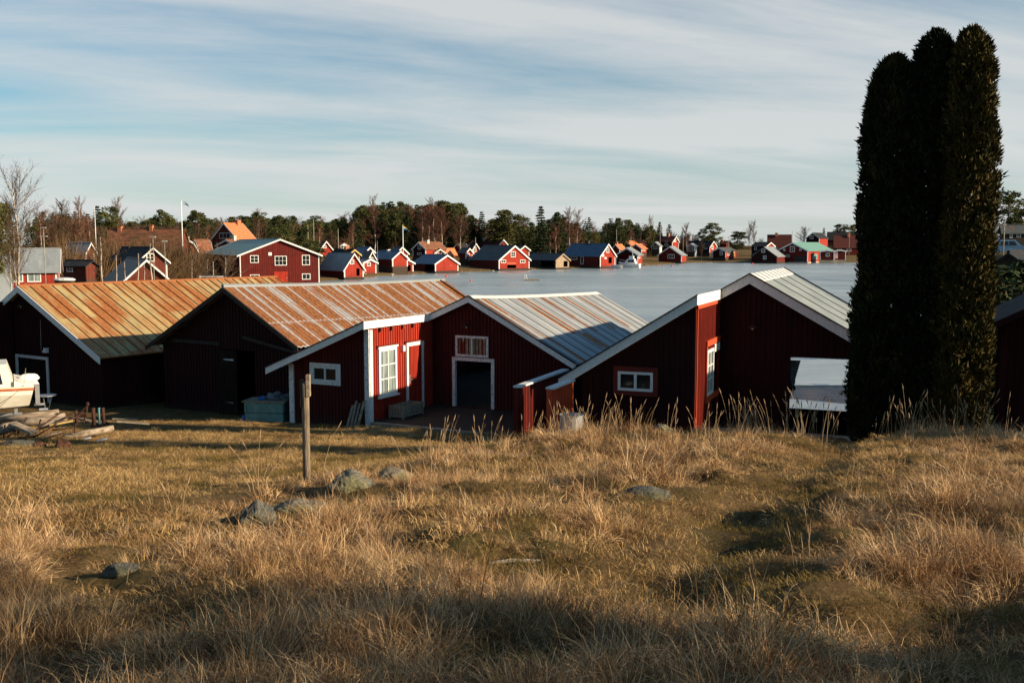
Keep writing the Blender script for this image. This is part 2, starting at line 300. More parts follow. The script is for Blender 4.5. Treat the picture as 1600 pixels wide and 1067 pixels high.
# ------------------------------------------------------------------ terrain
def vnoise(x, y, seed=0):
    x = np.asarray(x, float); y = np.asarray(y, float); xi = np.floor(x).astype(np.int64); yi = np.floor(y).astype(np.int64); fx = x-xi; fy = y-yi
    def h(a, b_):
        n = (a*374761393+b_*668265263+seed*1442695041) & 0x7fffffff; n = ((n ^ (n >> 13))*1274126177) & 0x7fffffff
        return ((n ^ (n >> 16)) & 0xffff)/65535.0
    u = fx*fx*(3-2*fx); v = fy*fy*(3-2*fy)
    return (h(xi, yi)*(1-u)+h(xi+1, yi)*u)*(1-v)+(h(xi, yi+1)*(1-u)+h(xi+1, yi+1)*u)*v
def fnoise(x, y, sc, oc=4, seed=0):
    a = 1; s = 0; tot = 0
    for i in range(oc): s = s+a*vnoise(x/sc*2**i, y/sc*2**i, seed+i*7); tot += a; a *= 0.5
    return s/tot
def sstep(a, b, x): t = np.clip((x-a)/(b-a), 0, 1); return t*t*(3-2*t)
shore_px = [(480, 441), (540, 437), (600, 430.5), (660, 427.5), (740, 424.5), (830, 421.5), (900, 419.5), (960, 417.5), (1010, 415.2), (1060, 411.5), (1110, 410), (1180, 410.6), (1340, 410.2), (1460, 410.5)]
BAY = [(-19, 47), (-15.5, 41.5), (-8, 39.0), (-2, 36.5), (3, 34.2), (8, 31.0), (14, 31.5), (22, 36), (28, 60), (51, 120), (84, 200), (150, 330)]
BAY += [tuple(gp(px, py, 0.0)[:2]) for px, py in reversed(shore_px)]
BAY += [(-35.5, 150), (-29, 95), (-23, 60)]
def bay_sd(x, y):
    x = np.asarray(x, float); y = np.asarray(y, float); d2 = np.full(x.shape, 1e12); ins = np.zeros(x.shape, bool); n = len(BAY)
    for i in range(n):
        ax, ay = BAY[i]; bx, by = BAY[(i+1) % n]; ex, ey = bx-ax, by-ay
        t = np.clip(((x-ax)*ex+(y-ay)*ey)/(ex*ex+ey*ey), 0, 1); d2 = np.minimum(d2, (x-ax-t*ex)**2+(y-ay-t*ey)**2)
        c = ((ay > y) != (by > y)) & (x < (bx-ax)*(y-ay)/(by-ay+1e-12)+ax); ins ^= c
    d = np.sqrt(d2); return np.where(ins, -d, d)
PATH = [(7.0, 21.5), (6.35, 18.3), (5.1, 15.0), (3.6, 11.8), (2.2, 8.9), (1.35, 7.0), (0.7, 6.1)]
def path_d(x, y):
    d = np.full(np.shape(x), 1e9)
    for (ax, ay), (bx, by) in zip(PATH[:-1], PATH[1:]):
        ex, ey = bx-ax, by-ay; t = np.clip(((x-ax)*ex+(y-ay)*ey)/(ex*ex+ey*ey), 0, 1); d = np.minimum(d, np.hypot(x-ax-t*ex, y-ay-t*ey))
    return d
LY = [-60, 0, 4, 8, 12, 16, 20, 24, 28, 30, 33, 36, 39, 42]; LZ = [6, 4.75, 4.5, 3.95, 3.4, 2.72, 2.1, 1.6, 1.12, 0.97, 0.62, 0.45, 0.25, 0.1]
RY = [-60, 0, 4, 8, 12, 16, 18, 20, 22, 24, 27, 29, 31, 33]; RZ = [6, 4.75, 4.6, 4.12, 3.6, 3.12, 2.90, 2.3, 1.75, 1.38, 1.15, 0.95, 0.5, 0.2]
def terrain(x, y):
    x = np.asarray(x, float); y = np.asarray(y, float)
    t = sstep(-4.0, 1.5, x); zn = np.interp(y, LY, LZ)*(1-t)+np.interp(y, RY, RZ)*t
    amp = np.where(y < 26, 1, np.clip((32-y)/6, 0, 1))
    rough = 0.35+0.65*np.clip(t+sstep(14, 9, y), 0, 1)
    zn = zn+amp*rough*((fnoise(x, y, 2.0, 4, 3)-0.5)*0.42+(fnoise(x, y, 0.62, 2, 11)-0.5)*0.30*np.clip(t+sstep(12, 8, y), 0, 1)+(fnoise(x, y, 0.5, 3, 12)-0.5)*0.08)
    pd = path_d(x, y); zn = zn-0.16*np.exp(-(pd/0.6)**2)*(y > 1)
    s = bay_sd(x, y)
    zf = 0.30+np.minimum(0.055*np.maximum(s, 0), 4.2)+(fnoise(x, y, 14, 4, 5)-0.5)*0.8*sstep(3, 25, s)
    zf = zf+4.3*sstep(1, 8, s)*sstep(45, 75, y)*sstep(30, 36, x)*sstep(290, 240, y)
    w_ = np.clip(sstep(30, 44, y)+sstep(26, 45, np.abs(x)), 0, 1)
    z = zn*(1-w_)+zf*w_
    z = np.where(s < 0, np.minimum(z, np.where(s < -0.0, -0.25*np.minimum(-s, 6)-0.02, z)), z)
    return z
def tz(x, y): return float(terrain(np.array([x]), np.array([y]))[0])
def axis(segs):
    o = [segs[0][0]]
    for a, b_, st in segs:
        n = max(1, int(round((b_-a)/st))); o += [a+(b_-a)*(i+1)/n for i in range(n)]
    return np.array(o)
xs = axis([(-2500, -700, 300), (-700, -240, 20), (-240, -60, 4), (-60, -24, 1.2), (-24, -12, 0.3), (-12, 13, 0.11), (13, 26, 0.4), (26, 60, 1.2), (60, 260, 3.5), (260, 800, 20), (800, 2500, 300)])
ys = axis([(-60, 0, 4), (0, 3, 0.4), (3, 20, 0.11), (20, 32, 0.25), (32, 60, 0.8), (60, 460, 3.0), (460, 700, 12), (700, 3000, 200)])
X, Yg = np.meshgrid(xs, ys); Z = terrain(X, Yg); nx, ny = len(xs), len(ys)
vv = np.stack([X.ravel(), Yg.ravel(), Z.ravel()], 1); idx = np.arange(nx*ny).reshape(ny, nx)
ff = np.stack([idx[:-1, :-1].ravel(), idx[:-1, 1:].ravel(), idx[1:, 1:].ravel(), idx[1:, :-1].ravel()], 1)
m, t, b = newmat('ground_soil_and_turf'); v = mapping(t, (1, 1, 1), 'World')
na = tnoise(t, v, 0.35, 7, 0.6); nb_ = tnoise(t, v, 3.0, 8, 0.7); nc = tnoise(t, v, 26, 6, 0.7); nd = tnoise(t, v, 0.9, 6, 0.65)
c = tramp(t, nb_, [(0.3, (0.07, 0.042, 0.02)), (0.5, (0.16, 0.10, 0.042)), (0.7, (0.30, 0.19, 0.085))])
c = tmix(t, tramp(t, nd, [(0.5, (0,0,0)), (0.66, (0.8,0.8,0.8))]), c, (0.115, 0.105, 0.025))
c = tmix(t, tramp(t, na, [(0.35, (0.5,0.5,0.5)), (0.6, (0,0,0))]), c, (0.12, 0.075, 0.03))
c = tmix(t, tramp(t, nc, [(0.35, (0.7,0.7,0.7)), (0.5, (0,0,0))]), c, (0.06, 0.038, 0.018))
link(t, c, b.inputs['Base Color']); b.inputs['Roughness'].default_value = 0.95; b.inputs['Specular IOR Level'].default_value = 0.1
tbump(t, b, tmath(t, 'ADD', nb_, nc), 0.9, 0.06); M['ground'] = m
g = link_mesh('ground', npmesh('ground', vv, ff, 'ground', True)); tag(g, None, None, kind='structure')
# ------------------------------------------------------------------ ice and open water
m, t, b = newmat('bay_ice'); v = mapping(t, (0.35, 1.6, 1), 'World', (0, 0, R(-8))); n1_ = tnoise(t, v, 0.06, 8, 0.6, 0.6); v2 = mapping(t, (1, 1, 1), 'World'); n2_ = tnoise(t, v2, 0.9, 6, 0.6); n4_ = tnoise(t, v2, 0.035, 4, 0.55)
v3 = mapping(t, (0.5, 4, 1), 'World', (0, 0, R(6))); n3_ = tnoise(t, v3, 0.12, 7, 0.65, 0.8)
c = tramp(t, n1_, [(0.3, (0.15, 0.19, 0.21)), (0.52, (0.26, 0.31, 0.325)), (0.72, (0.42, 0.46, 0.465))])
c = tmix(t, tramp(t, n3_, [(0.30, (0.75,)*3), (0.40, (0,0,0))]), c, (0.09, 0.12, 0.14))
c = tmix(t, tramp(t, tnoise(t, mapping(t, (1, 1.5, 1), 'World'), 0.55, 8, 0.68, 0.5), [(0.42, (0,0,0)), (0.62, (0.45,)*3)]), c, (0.40, 0.44, 0.45))
c = tmix(t, tramp(t, n3_, [(0.66, (0,0,0)), (0.78, (0.5,)*3)]), c, (0.42, 0.45, 0.45))
link(t, c, b.inputs['Base Color']); link(t, tramp(t, n4_, [(0.35, (0.22,)*3), (0.65, (0.42,)*3)]), b.inputs['Roughness']); b.inputs['Specular IOR Level'].default_value = 0.4
tbump(t, b, n2_, 0.10, 0.05); M['ice'] = m
m, t, b = newmat('open_water'); v = mapping(t, (0.5, 2.2, 1), 'World', (0, 0, R(4))); n = tnoise(t, v, 1.6, 6, 0.65, 0.5)
b.inputs['Base Color'].default_value = (0.03, 0.07, 0.12, 1); b.inputs['Roughness'].default_value = 0.06; b.inputs['Specular IOR Level'].default_value = 0.12; b.inputs['IOR'].default_value = 1.33
v2 = mapping(t, (1, 1, 1), 'World'); calm = tnoise(t, v2, 0.16, 4, 0.6)
tbump(t, b, n, 0.5, 0.2); M['water'] = m
# ice sheet with a ragged near edge; open water by the boathouses
ex = np.linspace(-40, 60, 201); edge = 45.6+1.1*(fnoise(ex, ex*0, 7, 4, 21)-0.5)*2-0.05*(ex-12)
mb = MB(); vs_, fs_ = [], []
for i, x in enumerate(ex): vs_ += [(x, edge[i], 0.012), (x*8 if abs(x) > 39 else x*4.6, 480, 0.012)]
for i in range(len(ex)-1): fs_.append((2*i, 2*i+2, 2*i+3, 2*i+1))
ice = link_mesh('ice', npmesh('ice', vs_, fs_, 'ice')); tag(ice, None, None, kind='structure')
mb = MB(); mb.face([(-60, 20, 0), (80, 20, 0), (80, 60, 0), (-60, 60, 0)]); tag(mb.build('water', 'water'), None, None, kind='structure')
# thin wet ice between the open lead and the slipway
ex = np.linspace(-30, 40, 141); e0 = 40.7-0.55*(ex-12.2)+0.8*(fnoise(ex, ex*0, 1.7, 4, 33)-0.5); vs_, fs_ = [], []
for i, x in enumerate(ex): vs_ += [(x, min(e0[i], 44.5), 0.006), (x, 26, 0.006)]
for i in range(len(ex)-1): fs_.append((2*i+1, 2*i+3, 2*i+2, 2*i))
m, t, b = newmat('wet_thin_ice'); b.inputs['Base Color'].default_value = (0.12, 0.155, 0.165, 1); b.inputs['Roughness'].default_value = 0.12; b.inputs['Specular IOR Level'].default_value = 0.6
tbump(t, b, tnoise(t, mapping(t, (1, 1, 1), 'World'), 0.8, 4), 0.1, 0.05); M['wet_ice'] = m
tag(link_mesh('wet_ice', npmesh('wet_ice', vs_, fs_, 'wet_ice')), None, None, kind='structure')

# ------------------------------------------------------------------ wall / roof builders (local: x along the gable, y along the ridge, z up)
def mf(y0): return lambda s, o, z: (s, y0-o, z)
def mback(y1): return lambda s, o, z: (s, y1+o, z)
def mright(x0): return lambda u, o, z: (x0+o, u, z)
def mleft(x0): return lambda u, o, z: (x0-o, u, z)
def interp(sec, s):
    if s <= sec[0][0]:
        (a, za), (b_, zb) = sec[0], sec[1]
    elif s >= sec[-1][0]: (a, za), (b_, zb) = sec[-2], sec[-1]
    else:
        for (a, za), (b_, zb) in zip(sec[:-1], sec[1:]):
            if a <= s <= b_: break
    return za+(zb-za)*(s-a)/(b_-a)
def vspans(z0, z1, s, opens):
    sp = [(z0, z1)]
    for (a, b_, c0, c1) in opens:
        if a < s < b_:
            n = []
            for (p, q) in sp:
                if c0 > p: n.append((p, min(q, c0)))
                if c1 < q: n.append((max(p, c1), q))
            sp = [(p, q) for p, q in n if q-p > 1e-3]
    return sp
def wall(mb, m, s0, s1, z0, top, opens=(), battens=0.0, th=0.05, brk=(), bw=0.045, bt=0.025, seed=0, ragged=0.0):
    cuts = sorted(set([s0, s1]+[x for o in opens for x in o[:2] if s0 < x < s1]+[x for x in brk if s0 < x < s1]))
    for a, b_ in zip(cuts[:-1], cuts[1:]):
        mid = (a+b_)/2; ta, tb = top(a+1e-6), top(b_-1e-6); sp = vspans(z0, max(top(mid), z0), mid, opens)
        for k, (p, q) in enumerate(sp):
            last = abs(q-top(mid)) < 1e-6
            qa, qb = (ta, tb) if last else (q, q)
            mb.hexa([m(a, 0, p), m(b_, 0, p), m(b_, -th, p), m(a, -th, p), m(a, 0, qa), m(b_, 0, qb), m(b_, -th, qb), m(a, -th, qa)])
    if battens:
        r = random.Random(seed); n = int((s1-s0)/battens)
        for i in range(n+1):
            s = s0+0.02+(s1-s0-0.04)*i/max(n, 1)+r.uniform(-.006, .006); w2 = bw/2
            if s-w2 < s0 or s+w2 > s1: continue
            for (p, q) in vspans(z0+(r.uniform(-ragged, ragged) if ragged else 0), top(s)-0.02, s, [(a-w2, b_+w2, c0, c1) for a, b_, c0, c1 in opens]):
                last = abs(q-top(s)+0.02) < 1e-6; qa, qb = (top(s-w2)-0.02, top(s+w2)-0.02) if last else (q, q)
                mb.hexa([m(s-w2, bt, p), m(s+w2, bt, p), m(s+w2, 0, p), m(s-w2, 0, p), m(s-w2, bt, qa), m(s+w2, bt, qb), m(s+w2, 0, qb), m(s-w2, 0, qa)])
def window(parent, m, s0, s1, z0, z1, cols=2, rows=1, fw=0.07, mun=0.03, mat='white', glass='glass', off=0.028, sill=False, label=None, trim=None, trim_w=0.1, name='window'):
    mb = MB(); o0, o1 = off, off+0.035
    mb.box(s0, s0+fw, o1, o0-0.02, z0, z1, m); mb.box(s1-fw, s1, o1, o0-0.02, z0, z1, m)
    mb.box(s0+fw, s1-fw, o1-0.003, o0-0.02, z0, z0+fw, m); mb.box(s0+fw, s1-fw, o1-0.003, o0-0.02, z1-fw, z1, m)
    gs0, gs1, gz0, gz1 = s0+fw, s1-fw, z0+fw, z1-fw
    for i in range(1, cols):
        x = gs0+(gs1-gs0)*i/cols; mb.box(x-mun/2, x+mun/2, o1-0.008, o0-0.015, gz0, gz1, m)
    for i in range(1, rows):
        z = gz0+(gz1-gz0)*i/rows; mb.box(gs0, gs1, o1-0.011, o0-0.014, z-mun*.4, z+mun*.4, m)
    fr = mb.build(name, mat, parent)
    if label: fr['label'] = label
    pb = MB(); pb.box(gs0-0.004, gs1+0.004, o0-0.004, o0-0.022, gz0-0.004, gz1+0.004, m); pb.build('pane', glass, fr)
    if sill:
        sb = MB(); sb.box(s0-0.06, s1+0.06, o1+0.05, o0-0.02, z0-0.05, z0-0.003, m); sb.build('sill', mat, fr); sb = MB(); sb.box(s0-0.05, s1+0.05, o1+0.02, o0-0.02, z1+0.003, z1+0.06, m); sb.build('head_board', mat, fr)
    if trim:
        tb = MB(); w_ = trim_w
        tb.box(s0-w_, s0-0.004, o1-0.006, o0-0.02, z0-w_, z1+w_, m); tb.box(s1+0.004, s1+w_, o1-0.006, o0-0.02, z0-w_, z1+w_, m)
        tb.box(s0-0.004, s1+0.004, o1-0.009, o0-0.02, z0-w_, z0-0.004, m); tb.box(s0-0.004, s1+0.004, o1-0.009, o0-0.02, z1+0.004, z1+w_, m)
        tb.build('window_trim', trim, fr)
    return fr
def board(mb, m, s0, s1, z0, z1, o0, o1): mb.box(s0, s1, o1, o0, z0, z1, m)
def rake(mb, pts, y0, y1, hgt, drop=0.0):       # boards under a roof edge along pts (s,z), plane y0..y1
    for i, ((a, za), (b_, zb)) in enumerate(zip(pts[:-1], pts[1:])):
        mb.hexa([(a, y0, za-hgt-drop), (b_, y0, zb-hgt-drop), (b_, y1, zb-hgt-drop), (a, y1, za-hgt-drop), (a, y0, za-drop), (b_, y0, zb-drop), (b_, y1, zb-drop), (a, y1, za-drop)])
def slope(mb, s0, z0, s1, z1, y0, y1, th=0.06, zb=None, kind='flat', pitch=0.16, amp=0.018, ny=12):
    """roof slope from the ridge side (s0,z0) to the eave (s1,z1), y0..y1; zb: (dz at back) sag"""
    zb = zb or (lambda u: 0.0); ln = math.hypot(s1-s0, z1-z0)
    if kind == 'corr':
        n = int((y1-y0)/pitch*6); ysl = [y0+(y1-y0)*i/n for i in range(n+1)]; off = [amp*math.sin(2*math.pi*(y-y0)/pitch) for y in ysl]
    else: ysl = [y0+(y1-y0)*i/ny for i in range(ny+1)]; off = [0]*(ny+1)
    for i in range(len(ysl)-1):
        a, c_ = ysl[i], ysl[i+1]; da, dc = off[i]+zb(a), off[i+1]+zb(c_)
        q = [(s0, a, z0+da), (s1, a, z1+da), (s1, c_, z1+dc), (s0, c_, z0+dc)]; uv = [(a, 0), (a, ln), (c_, ln), (c_, 0)]
        if s1 < s0: q = q[::-1]; uv = uv[::-1]
        mb.face(q, uv); mb.face([(p[0], p[1], p[2]-th) for p in q[::-1]], uv[::-1])
    for (sa, za) in ((s1, z1), (s0, z0)):
        for i in range(len(ysl)-1):
            a, c_ = ysl[i], ysl[i+1]; mb.face([(sa, a, za+off[i]+zb(a)), (sa, a, za+off[i]+zb(a)-th), (sa, c_, za+off[i+1]+zb(c_)-th), (sa, c_, za+off[i+1]+zb(c_))])
    for a, o_ in ((y0, off[0]), (y1, off[-1])):
        d = zb(a)+o_; mb.face([(s0, a, z0+d), (s1, a, z1+d), (s1, a, z1+d-th), (s0, a, z0+d-th)])
def lamp(parent, m, s, z, name='wall_lamp'):
    mb = MB(); p0 = m(s, 0.0, z+0.12); p1 = m(s, 0.18, z+0.16); p2 = m(s, 0.26, z+0.06)
    mb.tube([p0, p1, p2], 0.012, 6)
    c = Vector(m(s, 0.26, z)); k = 12
    rr = [(0.02, 0.07), (0.07, 0.05), (0.16, 0.0), (0.165, -0.01)]
    for (r0, h0), (r1, h1) in zip(rr[:-1], rr[1:]):
        for j in range(k):
            a0, a1 = 2*math.pi*j/k, 2*math.pi*(j+1)/k
            mb.face([(c.x+r0*math.cos(a0), c.y+r0*math.sin(a0), c.z+h0), (c.x+r1*math.cos(a0), c.y+r1*math.sin(a0), c.z+h1), (c.x+r1*math.cos(a1), c.y+r1*math.sin(a1), c.z+h1), (c.x+r0*math.cos(a1), c.y+r0*math.sin(a1), c.z+h0)])
    o = mb.build(name, 'rust', parent); bb = MB(); bb.blob((c.x, c.y, c.z-0.01), (0.035, 0.035, 0.05), 0, 8, 6, 0); bb.build('bulb', 'white_metal', o); return o
# ------------------------------------------------------------------ the four boathouses in front
class Fr:                                       # local frame: origin, angle phi of the ridge from +Y to +X, base height
    def __init__(s, ox, oy, phi, zb):
        s.o = Vector((ox, oy, zb)); a = R(phi); s.ex = Vector((math.cos(a), -math.sin(a), 0)); s.ey = Vector((math.sin(a), math.cos(a), 0)); s.rz = -a
    def front(s, px, py, y0):                   # picture point -> (s, z) on the plane y = y0
        d = ray(px, py); p0 = Vector((0, 0, H))-s.o; t = (y0-p0.dot(s.ey))/d.dot(s.ey); q = p0+d*t; return q.dot(s.ex), q.z
    def side(s, px, py, x0):
        d = ray(px, py); p0 = Vector((0, 0, H))-s.o; t = (x0-p0.dot(s.ex))/d.dot(s.ex); q = p0+d*t; return q.dot(s.ey), q.z
    def rf(s, x0, y0, x1, y1, yy): a, b_ = s.front(x0, y1, yy), s.front(x1, y0, yy); return a[0], b_[0], a[1], b_[1]
def ground_at(px, py):
    d = ray(px, py); t = 2.0
    while t < 400:
        p = Vector((0, 0, H))+d*t
        if p.z < tz(p.x, p.y): return p
        t += 0.05 if t < 40 else 0.5
    return p

# --- A: farthest left, yellowed rusty roof
ZA = 0.45; fa = Fr(-18.5, 38.0, 33, ZA)
A = thing('boathouse', 'dark red boathouse at far left with yellowed rusty seam-metal roof and white rake boards', 'boathouse', fa.o, fa.rz, 'boathouses along the near shore')
secA = [(-5.4, 2.4-ZA), (-1.15, 4.22-ZA), (0, 4.84-ZA), (4.88, 2.43-ZA)]
secAw = [(a, z-0.07) for a, z in secA]
mb = MB(); top = lambda s: interp(secAw, s); dA = fa.rf(30, 558, 76, 640, 0); opA = [(dA[0]+.1, dA[1]-.1, -0.2, dA[3]-.1)]
wall(mb, mf(0), -1.0, 4.45, -0.5, top, opA, 0.15, brk=(0,), seed=1); wall(mb, mback(12.5), -5.0, 4.45, -1.5, top, (), 0, brk=(0,))
wall(mb, mright(4.45), 0.0, 12.5, -1.2, lambda u: interp(secAw, 4.45), (), 0.15, seed=2)
wall(mb, mf(-3.4), -5.0, -1.0, -0.5, top, (), 0.15, seed=3); wall(mb, mright(-1.0), -3.4, -0.05, -0.5, lambda u: interp(secAw, -1.0), (), 0.15, seed=4)
wall(mb, mleft(-5.0), -3.35, 12.5, -1.2, lambda u: interp(secAw, -5.0), (), 0)
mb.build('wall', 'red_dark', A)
mb = MB(); slope(mb, 0, secA[2][1], 4.88, secA[3][1], -0.35, 12.8, 0.05); slope(mb, 0, secA[2][1], -1.15, secA[1][1], -0.35, 12.8, 0.05); slope(mb, -1.15, secA[1][1], -5.4, secA[0][1], -3.75, 12.8, 0.05)
k = -0.35
while k < 12.8:
    mb.hexa([(0.05, k-.012, secA[2][1]-.02), (4.88, k-.012, secA[3][1]+.005), (4.88, k+.012, secA[3][1]+.005), (0.05, k+.012, secA[2][1]-.02), (0.05, k-.008, secA[2][1]+.02), (4.88, k-.008, secA[3][1]+.035), (4.88, k+.008, secA[3][1]+.035), (0.05, k+.008, secA[2][1]+.02)]); k += 0.45
rA = mb.build('roof', 'roof_lichen', A)
mb = MB(); mb.tube([(0, -0.36, secA[2][1]+0.015), (0, 12.82, secA[2][1]+0.015)], 0.06, 6); mb.build('ridge_cap', 'roof_lichen', rA)
mb = MB(); rake(mb, [(-1.15, secA[1][1]), (0, secA[2][1]), (4.9, secA[3][1]-0.01)], -0.40, -0.36, 0.24, -0.02); rake(mb, [(-5.4, secA[0][1]), (-1.15, secA[1][1])], -3.80, -3.76, 0.22, -0.02)
mb.box(-1.14, -1.10, -3.75, -0.41, secA[1][1]-0.22, secA[1][1]+0.02); mb.build('rake_board', 'white', A)
mb = MB(); a = dA; mb.box(a[0], a[0]+.11, -.05, -.0, -0.2, a[3]); mb.box(a[1]-.11, a[1], -.05, 0, -0.2, a[3]); mb.box(a[0]+.11, a[1]-.11, -.047, 0, a[3]-.11, a[3]); dfr = mb.build('door_frame', 'white_old', A)
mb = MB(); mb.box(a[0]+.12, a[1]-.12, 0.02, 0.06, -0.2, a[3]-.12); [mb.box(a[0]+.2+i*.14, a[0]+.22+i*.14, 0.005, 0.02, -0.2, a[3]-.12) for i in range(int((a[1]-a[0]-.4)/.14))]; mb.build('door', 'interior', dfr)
la = fa.front(43, 478, 0); lamp(A, mf(0), la[0], la[1])
mb = MB(); q = fa.front(65, 500, 0); q2 = fa.front(66, 547, 0); mb.tube([(q[0], -.04, q[1]), (q2[0], -.04, q2[1])], .012, 5); mb.build('cable', 'pole', A)
mb = MB(); q = fa.front(76, 547, 0); mb.box(q[0]-.07, q[0]+.07, -.16, -.03, q[1]-.09, q[1]+.09); mb.tube([(q[0], -.16, q[1]), (q[0], -.24, q[1]-.05)], .04, 8); mb.build('outdoor_lamp', 'white_metal', A)

# --- B: rust-streaked corrugated roof
ZB = 0.5; fb = Fr(-9.55, 34.0, 33, ZB)
B = thing('boathouse', 'dark red boathouse with rust-streaked corrugated roof and open dark doorway, second from left', 'boathouse', fb.o, fb.rz, 'boathouses along the near shore')
zr = 6.4-64/1555*34; secB = [(-4.2, 2.78-ZB), (0, zr-ZB), (3.45, zr-ZB-0.535*3.45)]; secBw = [(a, z-0.08) for a, z in secB]; top = lambda s: interp(secBw, s)
dB = fb.rf(346, 549, 398, 640, 0); mb = MB()
wall(mb, mf(0), -3.75, 3.05, -0.6, top, [(dB[0], dB[1], -0.15, dB[3])], 0.16, brk=(0,), seed=11); wall(mb, mleft(-3.75), 0.0, 11.7, -1.5, lambda u: interp(secBw, -3.75), (), 0.16, seed=12)
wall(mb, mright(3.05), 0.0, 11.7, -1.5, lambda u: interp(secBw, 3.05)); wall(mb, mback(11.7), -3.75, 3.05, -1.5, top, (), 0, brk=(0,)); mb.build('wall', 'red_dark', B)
sag = lambda u: -0.15*max(0, (u-0.0))/12-0.05*math.sin(math.pi*min(max(u/12, 0), 1))
mb = MB(); slope(mb, 0, secB[1][1], 3.45, secB[2][1], -0.4, 12.0, 0.03, sag, 'corr', 0.20, 0.018); slope(mb, 0, secB[1][1], -4.2, secB[0][1], -0.4, 12.0, 0.03, sag, 'corr', 0.20, 0.018)
rB = mb.build('roof', 'roof_rust', B)
mb = MB(); mb.tube([(0, -0.42+12.45*i/20, secB[1][1]+0.02+sag(12.45*i/20)) for i in range(21)], 0.075, 6); mb.build('ridge_cap', 'roof_grey', rB)
mb = MB(); rake(mb, [(-4.2, secB[0][1]), (0, secB[1][1]), (3.46, secB[2][1])], -0.43, -0.40, 0.16, 0.02); mb.build('rake_board', 'dark_wood', B)
mb = MB(); [mb.box(s-.05, s+.05, -0.3, -0.06, interp(secBw, s)-.16, interp(secBw, s)-.04) for s in (-3.5, -2.3, -1.2, 0, 1.2, 2.3)]; build_each(mb, 'purlin', 'dark_wood', B)
mb = MB(); a = fb.front(352, 560, 0); b2 = fb.front(366, 561, 0); mb.box(a[0]-.02, b2[0]+.03, -.06, -.03, a[1]-.05, a[1]+.01); mb.build('hasp', 'white_old', B)
mb = MB(); a = fb.front(352, 627, 0); b2 = fb.front(366, 629, 0); mb.box(a[0]-.02, b2[0]+.03, -.06, -.03, a[1]-.03, a[1]+.02); mb.build('hasp', 'white_old', B)
mb = MB(); a = fb.front(272, 531, 0); b2 = fb.front(345, 530, 0); mb.box(a[0], b2[0], -.09, -.027, a[1]-.06, a[1]+.05); a = fb.front(382, 526, 0); b2 = fb.front(470, 551, 0)
mb.hexa([(a[0], -.12, a[1]-.06), (b2[0], -.12, b2[1]-.06), (b2[0], -.027, b2[1]-.06), (a[0], -.027, a[1]-.06), (a[0], -.12, a[1]+.04), (b2[0], -.12, b2[1]+.04), (b2[0], -.027, b2[1]+.04), (a[0], -.027, a[1]+.04)]); build_each(mb, 'ledge_board', 'dark_wood', B)
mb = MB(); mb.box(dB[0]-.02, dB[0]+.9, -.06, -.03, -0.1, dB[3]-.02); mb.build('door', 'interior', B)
mb = MB(); mb.box(-3.7, 3.0, 0.1, 11.6, -0.5, -0.16); mb.build('floor', 'dark_wood', B)

# --- C: bright red lean-to, galvanised roof
ZC = 1.02; fc = Fr(-4.24, 29.3, 27, ZC)
C = thing('boathouse', 'red boathouse with sunlit lean-to wall, white fascia and galvanised corrugated roof behind the deck', 'boathouse', fc.o, fc.rz, 'boathouses along the near shore')
YM = 3.6; secC = [(-3.55, 2.62-ZC), (0.10, 4.15-ZC), (1.59, 4.78-ZC), (5.25, 2.84-ZC)]; secCw = [(a, z-0.09) for a, z in secC]; top = lambda s: interp(secCw, s)
dC = fc.rf(708, 561, 773, 636, YM); mb = MB()
wall(mb, mf(YM), -0.05, 4.8, -0.6, top, [(dC[0]+.1, dC[1]-.1, 0.16, dC[3]-.1)], 0.125, brk=(1.59,), seed=21)
wall(mb, mleft(-2.9), 0.0, 13.6, -1.2, lambda u: interp(secCw, -2.9), (), 0.125, seed=24); wall(mb, mright(4.8), YM, 13.6, -1.5, lambda u: interp(secCw, 4.8)-.34, (), 0.125, seed=25); wall(mb, mback(13.6), -2.9, 4.8, -1.5, lambda s: top(s)-.36, (), 0, brk=(0.1, 1.59))
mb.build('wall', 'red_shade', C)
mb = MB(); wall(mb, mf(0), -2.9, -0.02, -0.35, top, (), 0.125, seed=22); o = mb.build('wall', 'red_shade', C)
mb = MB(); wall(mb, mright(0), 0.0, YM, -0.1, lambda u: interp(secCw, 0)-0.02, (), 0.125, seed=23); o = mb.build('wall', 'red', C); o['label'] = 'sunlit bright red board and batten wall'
sagC = lambda u: -0.32*min(max((u-YM)/10, 0), 1)**0.7 if u > YM else 0.0
mb = MB(); slope(mb, 1.59, secC[2][1], 5.25, secC[3][1], YM-0.38, 13.9, 0.03, sagC, 'corr', 0.19, 0.028)
slope(mb, 1.59, secC[2][1], 0.10, secC[1][1], YM-0.38, 13.9, 0.03, sagC); slope(mb, 0.10, secC[1][1], -3.55, secC[0][1], -0.38, 9.0, 0.03)
rC = mb.build('roof', 'roof_zinc', C)
mb = MB(); L_ = 13.9-YM+.38
for i in range(24):
    u0, u1 = YM-.4+L_*i/24, YM-.4+L_*(i+1)/24; z0_, z1_ = secC[2][1]+sagC(u0)+.035, secC[2][1]+sagC(u1)+.035
    mb.face([(1.59, u0, z0_), (1.80, u0, z0_-.10), (1.80, u1, z1_-.10), (1.59, u1, z1_)]); mb.face([(1.59, u0, z0_), (1.59, u1, z1_), (1.42, u1, z1_-.09), (1.42, u0, z0_-.09)])
mb.build('ridge_cap', 'white_old', rC)
mb = MB(); rake(mb, [(0.14, secC[1][1]), (1.59, secC[2][1]), (5.28, secC[3][1]-.01)], YM-.44, YM-.40, 0.21, -0.03); rake(mb, [(-3.57, secC[0][1]-.01), (0.14, secC[1][1]+.012)], -.44, -.40, 0.21, -0.03)
